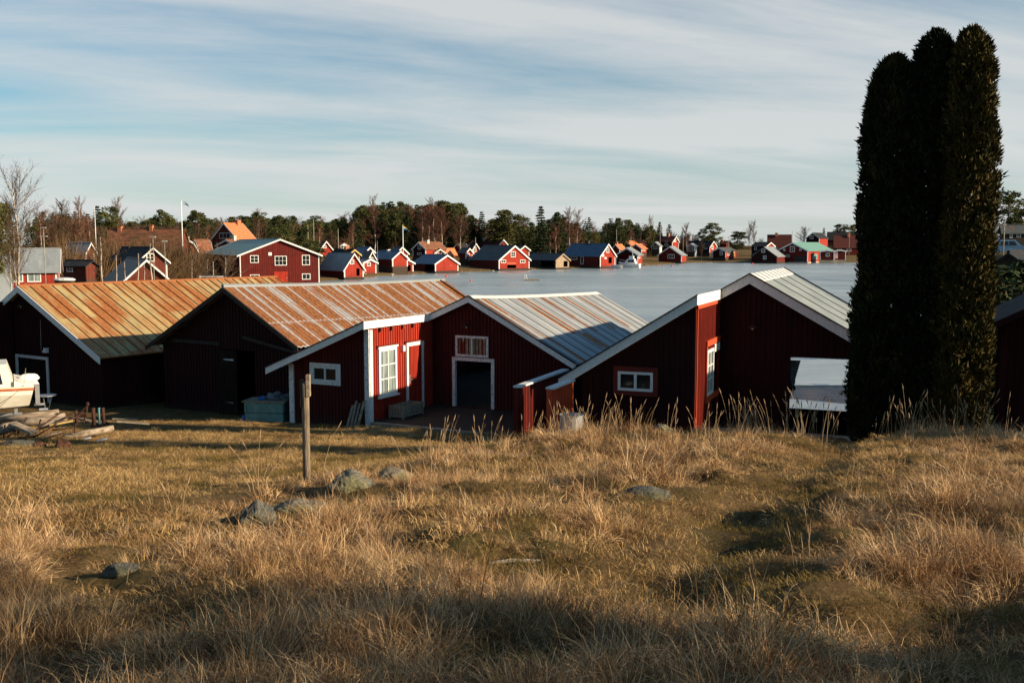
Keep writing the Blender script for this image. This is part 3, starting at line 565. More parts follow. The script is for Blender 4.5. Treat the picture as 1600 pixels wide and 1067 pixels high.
mb.box(0.105, 0.145, -.40, YM-.445, secC[1][1]-0.19, secC[1][1]+0.035); mb.box(0.10, .15, -.438, -.401, secC[1][1]-0.2, secC[1][1]+0.04); mb.build('rake_board', 'white', C)
mb = MB(); rake(mb, [(0.14, secC[1][1]+.04), (1.59, secC[2][1]+.04), (5.28, secC[3][1]+.03)], YM-.47, YM-.36, 0.03, -0.0); mb.build('rake_capping', 'felt', C); mb = MB(); rake(mb, [(-3.6, secC[0][1]+.03), (0.14, secC[1][1]+.05)], -.47, -.36, 0.03, 0); mb.build('rake_capping', 'felt', C)
mb = MB(); [mb.box(-0.03, 0.10, y-.05, y+.05, secC[1][1]-.33, secC[1][1]-.19) for y in (0.55, 1.15, 1.75, 2.35, 2.95)]; build_each(mb, 'rafter_end', 'red_trim', C)
mb = MB(); mb.box(-0.13, 0.035, -0.055, -0.02, -0.3, interp(secCw, -.13)-.02); mb.build('corner_board', 'white_old', C)
mb = MB(); mb.box(0.022, 0.06, -0.02, 0.12, -0.3, interp(secCw, 0)-.12); mb.build('corner_board', 'white', C)
mb = MB(); mb.box(-2.97, -2.80, -0.06, 0.0, -0.3, interp(secCw, -2.95)-.03); mb.build('corner_board', 'white_old', C)
a = fc.rf(486, 569, 533, 601, 0); window(C, mf(0), a[0]+.09, a[1]-.09, a[2]+.13, a[3]-.09, 2, 1, 0.07, 0.05, 'white_old', off=.03, trim='white_old', trim_w=.09)
p0 = fc.side(590, 583, 0); p1 = fc.side(618, 583, 0); zt = fc.side(604, 543, 0)[1]; zb_ = fc.side(604, 617, 0)[1]
wc = window(C, mright(0), p0[0], p1[0], zb_, zt, 2, 3, 0.09, 0.035, 'white', 'curtain_glass', off=.035, sill=True, label='tall sunlit white window with six panes')
p0 = fc.side(633.5, 583, 0); p1 = fc.side(660, 583, 0); zt = fc.side(646, 534.5, 0)[1]
mb = MB(); m_ = mright(0); mb.box(p0[0], p0[0]+.1, .065, .0, 0.17, zt, m_); mb.box(p1[0]-.1, p1[0], .065, .0, 0.17, zt, m_); mb.box(p0[0]-.01, p1[0]+.01, .07, 0, zt-.1, zt+.02, m_); df = mb.build('door_frame', 'white', C)
mb = MB(); mb.box(p0[0]+.1, p1[0]-.1, .035, .0, 0.19, zt-.11, m_); k = p0[0]+.16
while k < p1[0]-.13: mb.box(k, k+.035, .05, .034, 0.2, zt-.12, m_); k += .085
dr = mb.build('door', 'red', df); mb = MB(); mb.tube([m_(p0[0]+.17, .04, 1.15), m_(p0[0]+.17, .09, 1.15), m_(p0[0]+.30, .09, 1.15)], .012, 6); mb.box(p0[0]+.14, p0[0]+.2, .056, .03, 1.05, 1.3, m_); mb.build('handle', 'steel', dr)
mb = MB(); mb.box(p0[0]-.07, p1[0]+.07, .10, .0, zt+.025, zt+.06, m_); w0 = fc.side(588, 583, 0)[0]; w1 = fc.side(620, 583, 0)[0]; zt2 = fc.side(604, 543, 0)[1]; mb.box(w0, w1, .10, .0, zt2+.065, zt2+.095, m_); build_each(mb, 'drip_board', 'red_trim', C)
q = fc.side(627, 544, 0); mb = MB(); mb.box(q[0]-.05, q[0]+.05, .12, .03, q[1]-.09, q[1]+.09, m_); mb.build('outdoor_lamp', 'white_metal', C)
mb = MB(); a = dC; mf_ = mf(YM); mb.box(a[0], a[0]+.11, .05, -.06, 0.16, a[3], mf_); mb.box(a[1]-.11, a[1], .05, -.06, 0.16, a[3], mf_); mb.box(a[0]+.11, a[1]-.11, .047, -.06, a[3]-.11, a[3], mf_); dfr = mb.build('door_frame', 'white_old', C)
a = fc.rf(713, 526, 764, 556, YM); window(C, mf_, a[0], a[1], a[2], a[3], 2, 1, 0.075, 0.05, 'white_old')
q = fc.front(735, 509, YM); lamp(C, mf_, q[0], q[1])
mb = MB(); mb.box(-2.85, 4.75, 0.1, 13.5, -0.4, 0.14); mb.build('floor', 'dark_wood', C)

# deck in front of C
dk = thing('wooden_deck', 'weathered wooden deck in the corner of the red boathouse with the sunlit lean-to', 'deck', fc.o, fc.rz)
mb = MB(); k = -0.02; i = 0
r_ = random.Random(4)
while k < YM-.1: mb.box(0.04, 4.95+r_.uniform(-.02, .02), k+.004, k+.121, 0.105, 0.138+r_.uniform(-.002, .002)); k += 0.1235
mb.build('deck_boards', 'deck', dk)
mb = MB(); mb.box(0.06, 4.95, -0.06, -0.022, -0.15, 0.125); [mb.box(x, x+.08, 0, YM-.1, -0.2, 0.103) for x in (0.1, 1.3, 2.5, 3.7, 4.8)]; mb.build('deck_frame', 'grey_wood', dk)

# --- D: open boathouse on the right
ZD = 1.08; fd = Fr(4.76, 25.7, 22, ZD); YD = 3.3; BD = 10.4
D = thing('boathouse', 'dark red boathouse on the right with grey-green roof and an opening through to the ice', 'boathouse', fd.o, fd.rz, 'boathouses along the near shore')
secD = [(-3.56, 2.80-ZD), (0.08, 5.09-ZD), (0.91, 5.56-ZD), (4.15, 3.72-ZD)]; secDw = [(a, z-0.07) for a, z in secD]; top = lambda s: interp(secDw, s)
oD = fd.rf(1232, 562, 1336, 640, YD); mb = MB()
wall(mb, mf(YD), 0.0, 3.75, -0.5, top, [(oD[0], 3.6, 0.06, oD[3])], 0.14, brk=(0.91,), seed=31)
wall(mb, mf(0), -3.1, 0.0, -0.5, top, (), 0.14, seed=32); wall(mb, mright(3.75), YD, BD, -1.5, lambda u: interp(secDw, 3.75), (), 0.14, seed=33)
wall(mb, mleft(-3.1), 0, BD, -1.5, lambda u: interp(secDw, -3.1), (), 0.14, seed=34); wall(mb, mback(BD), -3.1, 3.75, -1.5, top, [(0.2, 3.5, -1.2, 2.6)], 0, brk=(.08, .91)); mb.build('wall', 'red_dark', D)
mb = MB()
pd0 = fd.side(1113, 580, 0)[0]; pd1 = fd.side(1122, 580, 0)[0]; zdt = fd.side(1118, 541, 0)[1]
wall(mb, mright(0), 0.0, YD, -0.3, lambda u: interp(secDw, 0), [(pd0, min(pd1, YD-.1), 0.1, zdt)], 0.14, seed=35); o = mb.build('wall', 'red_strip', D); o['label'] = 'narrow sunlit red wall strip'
mb = MB(); slope(mb, 0.91, secD[2][1], 4.15, secD[3][1], YD-.4, BD+.3, 0.05); slope(mb, 0.91, secD[2][1], 0.08, secD[1][1], YD-.4, BD+.3, 0.05); slope(mb, 0.08, secD[1][1], -3.56, secD[0][1], -.4, BD+.3, 0.05)
rD = mb.build('roof', 'roof_slate', D)
mb = MB(); sl = (secD[3][1]-secD[2][1])/(4.15-0.91)
for y in (5.2, 6.9, 8.7): mb.hexa([(1.2, y-.012, secD[2][1]+sl*.29+.001), (4.15, y-.012, secD[3][1]+.001), (4.15, y+.012, secD[3][1]+.001), (1.2, y+.012, secD[2][1]+sl*.29+.001), (1.2, y-.008, secD[2][1]+sl*.29+.02), (4.15, y-.008, secD[3][1]+.02), (4.15, y+.008, secD[3][1]+.02), (1.2, y+.008, secD[2][1]+sl*.29+.02)])
build_each(mb, 'roof_seam', 'felt', rD)
mb = MB(); u0 = YD-.4
for i in range(9):
    a0, a1 = u0+7.8*i/9, u0+7.8*(i+1)/9-.06
    mb.hexa([(0.91, a0, secD[2][1]+.01), (1.25, a0, secD[2][1]+sl*.34+.01), (1.25, a1, secD[2][1]+sl*.34+.01), (0.91, a1, secD[2][1]+.01), (0.91, a0, secD[2][1]+.05), (1.25, a0, secD[2][1]+sl*.34+.05), (1.25, a1, secD[2][1]+sl*.34+.035), (0.91, a1, secD[2][1]+.035)])
build_each(mb, 'ridge_cap', 'white_old', rD)
mb = MB(); rake(mb, [(0.12, secD[1][1]+.02), (0.91, secD[2][1]), (4.2, secD[3][1]-.03)], YD-.46, YD-.41, 0.27, -0.03); rake(mb, [(-3.6, secD[0][1]-.02), (0.12, secD[1][1]+.02)], -.46, -.41, 0.25, -0.03)
mb.box(0.085, 0.125, -.408, YD-.465, secD[1][1]-0.22, secD[1][1]+0.05); mb.build('rake_board', 'white', D)
mb = MB(); rake(mb, [(0.12, secD[1][1]+.06), (0.91, secD[2][1]+.05), (4.24, secD[3][1]+.02)], YD-.5, YD-.38, 0.035, -0.01); mb.build('rake_capping', 'felt', D); mb = MB(); rake(mb, [(-3.64, secD[0][1]+.02), (0.12, secD[1][1]+.06)], -.5, -.38, 0.035, -0.01); mb.build('rake_capping', 'felt', D); mb = MB(); rake(mb, [(0.91, secD[2][1]+.05), (4.24, secD[3][1]+.02)], BD+.25, BD+.36, .05, -.02); mb.build('rake_capping', 'felt', D)
mb = MB(); mb.box(.0, .06, 0.0, YD-.03, interp(secDw, 0)-.22, interp(secDw, 0)-.05); mb.box(0.022, .055, 0.0, .06, -.2, interp(secDw, 0)-.25); mb.build('corner_board', 'orange_red', D)
a = fd.rf(966, 582, 1021, 609, 0); window(D, mf(0), a[0], a[1], a[2], a[3], 2, 1, 0.07, 0.07, 'white', off=.03, trim='red_trim', trim_w=.13)
p0 = fd.side(1101.5, 580, 0)[0]; p1 = fd.side(1111.5, 580, 0)[0]; zt = fd.side(1106, 546, 0)[1]; zb_ = fd.side(1106, 616, 0)[1]
window(D, mright(0), p0, p1, zb_, zt, 2, 3, 0.08, 0.035, 'white', 'curtain_glass', off=.035, label='tall narrow white window on the sunlit wall')
mb = MB(); m_ = mright(0); zt2 = fd.side(1112, 537, 0)[1]; mb.box(p0-.08, YD-.12, .075, 0, zt2, zt2+.16, m_); mb.box(p0-.08, YD-.12, .065, .027, zb_-.18, zb_-.01, m_); mb.box(p0-.09, p0-.005, .065, .027, zb_-.01, zt2, m_); mb.build('window_trim', 'orange_red', D)
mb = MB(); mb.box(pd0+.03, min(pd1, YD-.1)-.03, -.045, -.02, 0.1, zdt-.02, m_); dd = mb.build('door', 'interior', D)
mb = MB(); mb.box(pd0-.0, min(pd1, YD-.1), .06, .028, zdt-.12, zdt+.1, m_); mb.build('door_frame', 'white', D)
q = fd.front(1178, 511, YD); lamp(D, mf(YD), q[0], q[1])
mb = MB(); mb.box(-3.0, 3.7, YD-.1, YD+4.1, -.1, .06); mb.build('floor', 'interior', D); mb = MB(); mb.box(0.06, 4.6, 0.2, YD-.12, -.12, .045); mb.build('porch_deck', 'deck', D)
mb = MB(); [mb.box(s, s+.14, y, y+.14, -1.3, interp(secDw, s)-.1) for s in (-2.9, 3.55) for y in (YD+3, YD+5.5)]; mb.box(oD[0]-.18, oD[0]-.0, YD+.06, YD+.2, 0.06, 2.9); build_each(mb, 'post', 'dark_wood', D)
# gear hanging inside the opening
hx, hz = fd.front(1243, 566, YD+0.5)
g_ = thing('fishing_net', 'dark fishing net bundle hanging at the left side of the boathouse opening', 'net', fd.o+fd.ex*hx+fd.ey*(YD+.5)+Vector((0, 0, hz-.0)), fd.rz)
mb = MB(); mb.hexa([(-.3, -.08, -1.1), (-.16, -.08, -1.15), (-.16, .08, -1.15), (-.3, .08, -1.1), (-.3, -.1, .05), (.13, -.1, .05), (.13, .1, .05), (-.3, .1, .05)]); mb.blob((-.18, 0, -.25), (.16, .12, .28), 3, 10, 8, .45); mb.blob((-.26, 0, -.55), (.12, .1, .18), 5, 10, 8, .4); mb.box(-.2, .0, -.06, .06, -.62, -.4); mb.build('net', 'net', g_)
mb = MB(); mb.tube([(-.1, 0, .12), (-.1, 0, .6)], .015, 5); mb.build('rope', 'grey_wood', g_)
hx, hz = fd.front(1233, 598, YD+0.5)
g_ = thing('float_bundle', 'dark bundle of floats and rope hanging below the net in the boathouse opening', 'floats', fd.o+fd.ex*hx+fd.ey*(YD+.5)+Vector((0, 0, hz)), fd.rz)
mb = MB(); [mb.blob((r_.uniform(-.12, .13), r_.uniform(-.05, .05), r_.uniform(-.16, .12)), (.09, .08, .08), i, 8, 6, .1) for i in range(6)]; mb.build('float', 'black', g_)
mb = MB(); mb.tube([(-.05, 0, .05), (-.08, 0, .8)], .012, 5); mb.build('rope', 'grey_wood', g_)

# --- screens beside D
def screen(p0, p1, zt, lab, mat, capmat, gap=False, name='plank_screen'):
    p0 = Vector((*p0, 0)); p1 = Vector((*p1, 0)); d = p1-p0; L = d.length; zb = min(tz(p0.x, p0.y), tz(p1.x, p1.y))-.05; a = math.atan2(d.x, d.y)
    t = thing(name, lab, 'fence', (p0.x, p0.y, zb), -a); hh = zt-zb
    mb = MB(); m_ = mright(0); k = 0.0
    mb.box(0, L, 0, -.02, 0, hh-.42, m_); mb.box(0, L, -.02, -.06, hh-.12, hh-.03, m_); mb.box(0, L, -.02, -.06, hh-.5, hh-.42, m_)
    while k < L-.06: mb.box(k, k+.065, .03, .001, .0, hh-.03, m_); k += .115
    mb.build('boards', mat, t)
    mb = MB(); mb.box(-.04, L+.04, .12, -.1, hh-.028, hh+.02, m_); mb.build('cap_board', capmat, t)
    mb = MB(); mb.box(-.09, -.0, .05, -.06, 0, hh-.03, m_); mb.box(L, L+.09, .05, -.06, 0, hh-.03, m_); build_each(mb, 'post', mat, t); return t
screen((0.134, 26.0), (1.58, 29.6), 2.69, 'long dark red plank screen with pale cap board between the deck and the open boathouse', 'red_mid', 'white_old')
screen((0.94, 24.4), (1.53, 25.85), 2.88, 'short bright orange-red plank screen behind the metal tub', 'orange_red', 'white_old')
# --- E: dark shed cut by the right edge
ZE = 1.6; fe = Fr(12.2, 25.2, 27, ZE); s0 = fe.front(1536, 512, 0)
E = thing('shed', 'dark red shed cut off by the right edge of the picture beside the columnar trees', 'shed', fe.o, fe.rz)
zE = s0[1]; sE = s0[0]; secE = [(sE, zE), (sE+4.2, zE+2.25), (sE+8.4, zE)]; mb = MB(); top = lambda s: interp([(a, z-.07) for a, z in secE], s)
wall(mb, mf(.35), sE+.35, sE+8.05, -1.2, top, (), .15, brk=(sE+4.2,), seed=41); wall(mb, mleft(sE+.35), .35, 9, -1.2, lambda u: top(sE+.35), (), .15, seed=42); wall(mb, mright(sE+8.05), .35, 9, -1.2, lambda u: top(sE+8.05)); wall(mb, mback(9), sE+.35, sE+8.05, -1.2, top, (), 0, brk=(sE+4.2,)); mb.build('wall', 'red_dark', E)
mb = MB(); slope(mb, sE+4.2, secE[1][1], sE+8.4, zE, 0, 9.3, .05); slope(mb, sE+4.2, secE[1][1], sE, zE, 0, 9.3, .05); mb.build('roof', 'felt', E)
mb = MB(); rake(mb, secE, -.04, 0, .18, -.02); mb.build('rake_board', 'red_dark', E)
# ------------------------------------------------------------------ houses on the far side
def house(name, label, cat, side, beta, pL, pC, pR, eave, ridge, base=None, Y=None, wallm='red_far', roofm='roof_grey', trim='white', wins=(), group='houses round the bay', sec=None,
          zb=None, chim=(), pile=False, over=0.35, battens=0, gable_m=None, openings=(), corner=True, Lmin=3.0):
    """side: 'R' gable on the right of the near corner, 'L' on the left; pL,pC,pR: columns of the far left end, near corner, far right end"""
    if Y is None:
        zb = 0.55 if zb is None else zb; Pc = gp(pC, base, zb)
    else:
        q = at(pC, 400, Y); Pc = Vector((q.x, Y, 0)); zb = tz(q.x, Y) if zb is None else zb; Pc.z = zb
        if base is not None: zb = zat(base, Pc); Pc.z = zb
    b = R(beta); dl = Vector((-math.cos(b), math.sin(b), 0)); dr = Vector((math.sin(b), math.cos(b), 0))
    a = max(xsolve(Pc, dl, pL), 1.5); c_ = max(xsolve(Pc, dr, pR), 1.5)
    if a > 60: a = 12
    if c_ > 60: c_ = 12
    if side == 'R': W, L = c_, max(a, Lmin); o = Pc; rz = R(90)-b; ex, ey = dr, dl
    else: W, L = a, max(c_, Lmin); o = Pc+dl*W; rz = -b; ex, ey = -dl, dr
    he = zat(eave, Pc)-zb; mid = o+ex*(W/2); hr = zat(ridge, mid)-zb
    fr = Fr(0, 0, 0, 0); fr.o = Vector((o.x, o.y, zb)); fr.ex = ex; fr.ey = ey
    low = zb-(min([tz(*(fr.o+ex*s+ey*y)[:2]) for s in (0, W) for y in (0, L)]))+0.4
    low = max(0.3, min(low, 2.5))
    h = thing(name, label, cat, fr.o, rz, group)
    if sec is None: sc = [(0, he), (W/2, hr), (W, he)]
    else: sc = [(f*W, he+(hr-he)*g) for f, g in sec]
    topf = lambda s: interp(sc, s)-0.03
    mb = MB(); brk = [x for x, _ in sc[1:-1]]
    ops = []
    for (f, x0, y0, x1, y1) in openings:
        if f == 'G': r4 = fr.rf(x0, y0, x1, y1, 0); ops.append(('G', r4[0], r4[1], r4[2], r4[3]))
        else:
            xx = 0 if side == 'R' else W; u0 = fr.side(x0, y1, xx); u1 = fr.side(x1, y0, xx); ops.append(('S', min(u0[0], u1[0]), max(u0[0], u1[0]), u0[1], u1[1]))
    go = [o_[1:] for o_ in ops if o_[0] == 'G']; so = [o_[1:] for o_ in ops if o_[0] == 'S']
    wall(mb, mf(0), 0, W, -low, topf, go, battens, th=.15, brk=brk)
    gw = mb
    if gable_m: gw.build('wall', gable_m, h); mb = MB()
    wall(mb, mleft(0), 0.0, L, -low, lambda u: sc[0][1]-.03, so if side == 'R' else (), battens, th=.15); wall(mb, mright(W), 0.0, L, -low, lambda u: sc[-1][1]-.03, so if side == 'L' else (), battens, th=.15)
    wall(mb, mback(L), 0, W, -low, topf, (), 0, th=.15, brk=brk); mb.build('wall', wallm, h)
    if ops:
        mb = MB(); mb.box(.2, W-.2, .5, L-.3, -.02, .0); mb.build('floor', 'dark_wood', h)
    mb = MB(); full = list(sc); sl0 = (sc[1][1]-sc[0][1])/(sc[1][0]-sc[0][0]); full[0] = (-over, sc[0][1]-sl0*over); sl1 = (sc[-1][1]-sc[-2][1])/(sc[-1][0]-sc[-2][0]); full[-1] = (W+over, sc[-1][1]+sl1*over)
    k = max(range(len(full)), key=lambda i: full[i][1])
    for i in range(k, len(full)-1): slope(mb, full[i][0], full[i][1]+.05, full[i+1][0], full[i+1][1]+.05, -over, L+over, 0.12, ny=2)
    for i in range(k, 0, -1): slope(mb, full[i][0], full[i][1]+.05, full[i-1][0], full[i-1][1]+.05, -over, L+over, 0.12, ny=2)
    rf = mb.build('roof', roofm, h)
    mb = MB(); mb.tube([(full[k][0], -over, full[k][1]+.08), (full[k][0], L+over, full[k][1]+.08)], .09, 5); mb.build('ridge_cap', roofm, rf)
    for (px, y0, y1, cm) in chim:
        # chimney on the ridge line in column px
        rp = fr.o+ex*full[k][0]; u = xsolve(Vector((rp.x, rp.y, zb+hr)), ey, px); u = min(max(u, .6), L-.6); P = rp+ey*u; zt = zat(y0, P)-zb
        mb = MB(); cw = max(.28, (y1 if y1 else 6)/F*P.y/2); mb.box(full[k][0]-cw, full[k][0]+cw, u-cw, u+cw, hr-.6, zt-.12); mb.box(full[k][0]-cw-.06, full[k][0]+cw+.06, u-cw-.06, u+cw+.06, zt-.12, zt); mb.build('chimney', cm, rf)
    if trim:
        mb = MB(); bh = max(.2, 2.6/F*Pc.y)
        rake(mb, [(s, z+.07) for s, z in full], -over-.05, -over-.005, min(bh, .42)); mb.build('rake_board', trim, h); mb = MB(); rake(mb, [(s, z+.07) for s, z in full], L+over+.005, L+over+.05, .25); mb.build('rake_board', trim, h)
        if corner:
            cwd = max(.11, min(.2, 1.4/F*Pc.y)); mb = MB(); xx = 0 if side == 'R' else W; sg = 1 if side == 'R' else -1
            for s_, dir_ in ((0, 1), (W, -1)): mb.box(min(s_, s_+dir_*cwd), max(s_, s_+dir_*cwd), -.04, -.003, -.1, interp(sc, s_)-.1)
            if side == 'R': mb.box(-.04, -.003, 0.0, cwd, -.1, he-.1)
            else: mb.box(W+.003, W+.04, 0.0, cwd, -.1, he-.1)
            build_each(mb, 'corner_board', trim, h)
    for wn in wins:
        f, x0, y0, x1, y1, co, ro = wn[:7]; mat = wn[7] if len(wn) > 7 else 'white'; gl = wn[8] if len(wn) > 8 else 'glass'; nm = wn[9] if len(wn) > 9 else 'window'
        if f == 'G':
            r4 = fr.rf(x0, y0, x1, y1, 0); m_ = mf(0); s0_, s1_, z0_, z1_ = r4; s0_ = max(s0_, .15); s1_ = min(s1_, W-.15)
        else:
            xx = 0 if side == 'R' else W; u0 = fr.side(x0, y1, xx); u1 = fr.side(x1, y0, xx); um = (u0[0]+u1[0])/2; xm = (x0+x1)/2
            z0_ = fr.side(xm, y1, xx)[1]; z1_ = fr.side(xm, y0, xx)[1]; m_ = mleft(0) if side == 'R' else mright(W); s0_, s1_ = max(min(u0[0], u1[0]), .1), min(max(u0[0], u1[0]), L-.1)
        if s1_-s0_ < .2: continue
        fw = max(.10, min(.22*(s1_-s0_), .8/F*Pc.y)); 
        if nm == 'door':
            mb = MB(); mb.box(s0_, s1_, .05, .0, z0_, z1_, m_); d_ = mb.build('door', mat, h)
            mb = MB(); mb.box(s1_-.2, s1_-.12, .09, .05, z0_+.9, z0_+1.05, m_); mb.build('handle', 'steel', d_)
        elif nm == 'sign':
            mb = MB(); mb.box(s0_, s1_, .06, .0, z0_, z1_, m_); mb.build('wall_plate', mat, h)
        else: window(h, m_, s0_, s1_, z0_, z1_, co, ro, fw, max(.05, .45*fw), mat, gl, off=.03, name='window')
    if pile:
        mb = MB(); mb.box(-.1, W+.1, -.1, L, -low-.2, -.08); mb.build('foundation', 'dark_wood' if pile is True else pile, h)
    h['_'] = 0; del h['_']
    return h, fr, W, L, he, hr
GAM = [(0, 0), (.14, .55), (.5, 1), (.86, .55), (1, 0)]
w2 = 'curtain_glass'
# left bank
house('cottage', 'bright red cottage with corrugated grey roof and white windows behind the left birches', 'house', 'R', -22, -60, 87, 93, 421, 390, Y=92, base=450, roofm='roof_grey', wins=[('S', 43, 424, 64, 441, 2, 1, 'white', w2), ('S', 16, 424, 36, 441, 2, 1, 'white', w2)], wallm='red_far', Lmin=16)
house('lean_to_shed', 'low grey metal-roofed shed at the left edge behind the yellowed roof', 'shed', 'R', -30, -60, 10, 17, 463, 432, Y=62, base=480, wallm='red_mid', roofm='roof_grey', trim=None)
house('barn', 'weathered red-brown barn with long dark roof behind bare birches on the left', 'barn', 'R', 62, 104, 189, 268, 441, 406.5, Y=84, base=456, wallm='brown_wall', gable_m='brown_wall', roofm='roof_darkgrey')
house('barn', 'brown barn with dark blue roof and small white gable window above the red-brown barn', 'barn', 'R', 60, 174, 217, 262, 407, 387.5, Y=112, base=436, wallm='brown_wall', roofm='felt', wins=[('G', 229, 396, 241, 409, 2, 2)])
house('long_house', 'long low house with old clay tile roof and two chimneys among bare trees', 'house', 'R', 8, 168, 282, 296, 386, 358, Y=175, base=408, wallm='brown_wall', roofm='tile_old', chim=[(188, 354, 6, 'brick'), (237, 352, 5, 'brick')], trim=None)
house('cabin', 'small dark cabin with whitish roof between the left trees', 'cabin', 'R', 25, 104, 134, 142, 392, 380, Y=140, base=408, wallm='brown_wall', roofm='roof_grey', wins=[('S', 110, 397, 118, 404, 2, 1)])
house('cabin', 'little red-brown cabin with one white window below the whitish roof', 'cabin', 'R', 20, 102, 133, 140, 414, 408, Y=105, base=437, wallm='brown_wall', roofm='felt', trim=None, wins=[('S', 105, 414, 114, 425, 2, 2)])
house('gambrel_house', 'red gambrel-roofed house with two white gable windows left of the orange-roofed house', 'house', 'R', 66, 276, 280, 308, 388, 374, Y=190, base=412, wallm='red_far', roofm='tile_old', sec=GAM, chim=[(294, 370, 6, 'white_brick')], wins=[('G', 290, 378, 297, 387, 2, 2), ('G', 290, 391, 298, 402, 2, 2)], Lmin=5)
house('gambrel_house', 'lower red gambrel wing with brown tiled roof just right of the red gambrel house', 'house', 'L', 20, 309, 311, 331, 388, 375, Y=200, base=412, wallm='red_far', roofm='tile_old', sec=GAM, wins=[('S', 312, 391, 321, 403, 2, 2)])
house('villa', 'dark brown gabled villa with bright orange tile roof and three-part gable window', 'house', 'L', 24, 331, 374, 401, 375, 349, Y=235, base=400, wallm='brown_wall', roofm='tile', chim=[(371, 344, 8, 'brick')], wins=[('G', 343, 364, 360, 373, 3, 1, 'white_old'), ('G', 339, 380, 346, 388, 2, 1)])
house('annexe', 'small brown house with red-brown tile roof between the villa and the green-roofed warehouse', 'house', 'L', 22, 340, 370, 381, 383, 375, Y=215, base=396, wallm='brown_wall', roofm='tile_old', chim=[(378, 368.5, 6, 'white_brick')])
hw = house('warehouse', 'large red two-storey warehouse with shallow green roof and five white gable windows', 'warehouse', 'R', 66, 324, 374.5, 499.5, 398, 374, Y=160, base=447, wallm='red_mid', gable_m='red_mid', roofm='roof_green', over=.5, battens=.35,
      wins=[('G', 391, 399, 404, 411, 2, 2), ('G', 429.5, 400, 448, 415, 3, 2), ('G', 472, 398.5, 484, 414.5, 2, 2), ('G', 391, 429, 405.5, 442, 2, 2), ('G', 472, 427.5, 485, 437, 2, 1), ('G', 428.5, 424.5, 449.5, 444, 1, 1, 'red', 'glass', 'door'), ('G', 419.5, 394.5, 424.5, 399.5, 1, 1, 'white', 'glass', 'sign')], chim=[(411, 374, 5, 'roof_green')])
house('small_house', 'small lit red gable with white trim right of the warehouse roof', 'house', 'R', 62, 495, 499, 521, 391, 377, Y=262, base=400, wallm='red_far', roofm='tile_old', wins=[('G', 505, 384, 510, 388, 2, 1)])
house('white_hut', 'small white hut with reddish roof in front of the pines', 'hut', 'R', 40, 529, 531, 546, 383, 379, Y=275, base=391, wallm='white_old', roofm='tile_dark', trim=None, wins=[('G', 533, 384, 537, 388, 1, 1), ('G', 539, 384, 543, 388, 1, 1)])
house('boathouse', 'red boathouse with grey corrugated roof nearest the warehouse, white window in its gable', 'boathouse', 'R', 52, 500, 538, 568, 419.5, 396.5, base=433, wallm='red_mid', gable_m='red_far', roofm='roof_grey', pile=True, wins=[('G', 547, 406, 553, 413, 2, 2)], openings=[('G', 557, 419.5, 562, 431), ('S', 535, 421, 538, 433)])
house('dark_cabin', 'cabin with black roof and brown gable behind the grey-roofed boathouse', 'cabin', 'R', 55, 517, 545, 562, 397, 390, Y=205, base=412, wallm='brown_wall', roofm='felt', trim='plank_ochre', chim=[(542, 385, 6, 'brick')])
house('cottage', 'red cottage with blue roof and white gable trim above the low grey boathouse', 'cottage', 'R', 50, 551, 567, 588, 397, 386.5, Y=228, base=412, wallm='red_mid', gable_m='red_far', roofm='roof_blue', wins=[('G', 574, 394, 581, 401, 2, 1)])
house('cottage', 'dark cottage with a small porch gable in front of the blue-roofed cottage', 'cottage', 'R', 54, 569, 576, 586, 402, 393, Y=215, base=414, wallm='brown_wall', roofm='roof_darkgrey', wins=[('G', 578, 402, 583, 408, 2, 1)])
house('boathouse', 'orange-red boathouse with broad blue roof behind the low grey-roofed one', 'boathouse', 'R', 52, 582, 613, 637, 403.5, 392.5, Y=215, base=416, wallm='red_mid', gable_m='red_far', roofm='roof_blue', chim=[(607, 390, 3, 'white_metal')])
house('boathouse', 'low red boathouse with pale roof and white gable window left of the wide open one', 'boathouse', 'R', 52, 563, 568, 588, 410, 405, base=427, wallm='red_mid', gable_m='red_far', roofm='roof_grey', wins=[('G', 573.5, 410, 579, 416, 2, 1)], pile=True)
house('boathouse', 'low red boathouse with grey roof and wide dark doorway at the water', 'boathouse', 'R', 55, 586, 624, 646, 410.5, 404.5, base=424.5, wallm='red_mid', gable_m='red_far', roofm='roof_grey', pile=True, wins=[('S', 597, 411, 604, 415, 1, 1), ('S', 619, 411, 623, 415, 1, 1)], openings=[('G', 630, 414, 642, 424)])
house('boathouse', 'orange-red boathouse with dark blue roof and double gable doors at the water', 'boathouse', 'R', 52, 646, 680, 716, 411.5, 398.5, base=423.5, wallm='red_mid', gable_m='red_far', roofm='roof_blue', pile=True, wins=[('G', 694, 409, 705, 422, 1, 1, 'red_far', 'glass', 'door')], openings=[('S', 664, 412.5, 678, 423)])
house('farmhouse', 'brown house with clay tile roof behind the yellow pennant pole', 'house', 'L', 28, 601, 621, 648, 382.5, 368.5, Y=325, base=398, wallm='brown_wall', roofm='tile_old', chim=[(623, 365, 5, 'white_brick')], wins=[('G', 607, 378, 613, 384, 2, 1), ('S', 631, 384, 635, 389, 1, 1), ('S', 639, 384, 643, 389, 1, 1)])
house('cottage', 'small cottage with white gable trim just left of the yellow pennant pole', 'cottage', 'R', 52, 611, 619, 637, 395, 386, Y=250, base=405, wallm='red_mid', gable_m='red_far', roofm='roof_darkgrey')
house('cottage', 'red cottage with brown tile roof, lit long wall and small entrance gable', 'cottage', 'L', 26, 645, 665, 697, 388.5, 378.5, Y=268, base=400, wallm='red_far', gable_m='red_dark', roofm='tile_old', chim=[(667, 375, 6, 'white_brick')], wins=[('G', 653, 383, 658, 390, 2, 2, 'white_old'), ('G', 652, 395, 659, 398.5, 2, 1, 'white_old')])
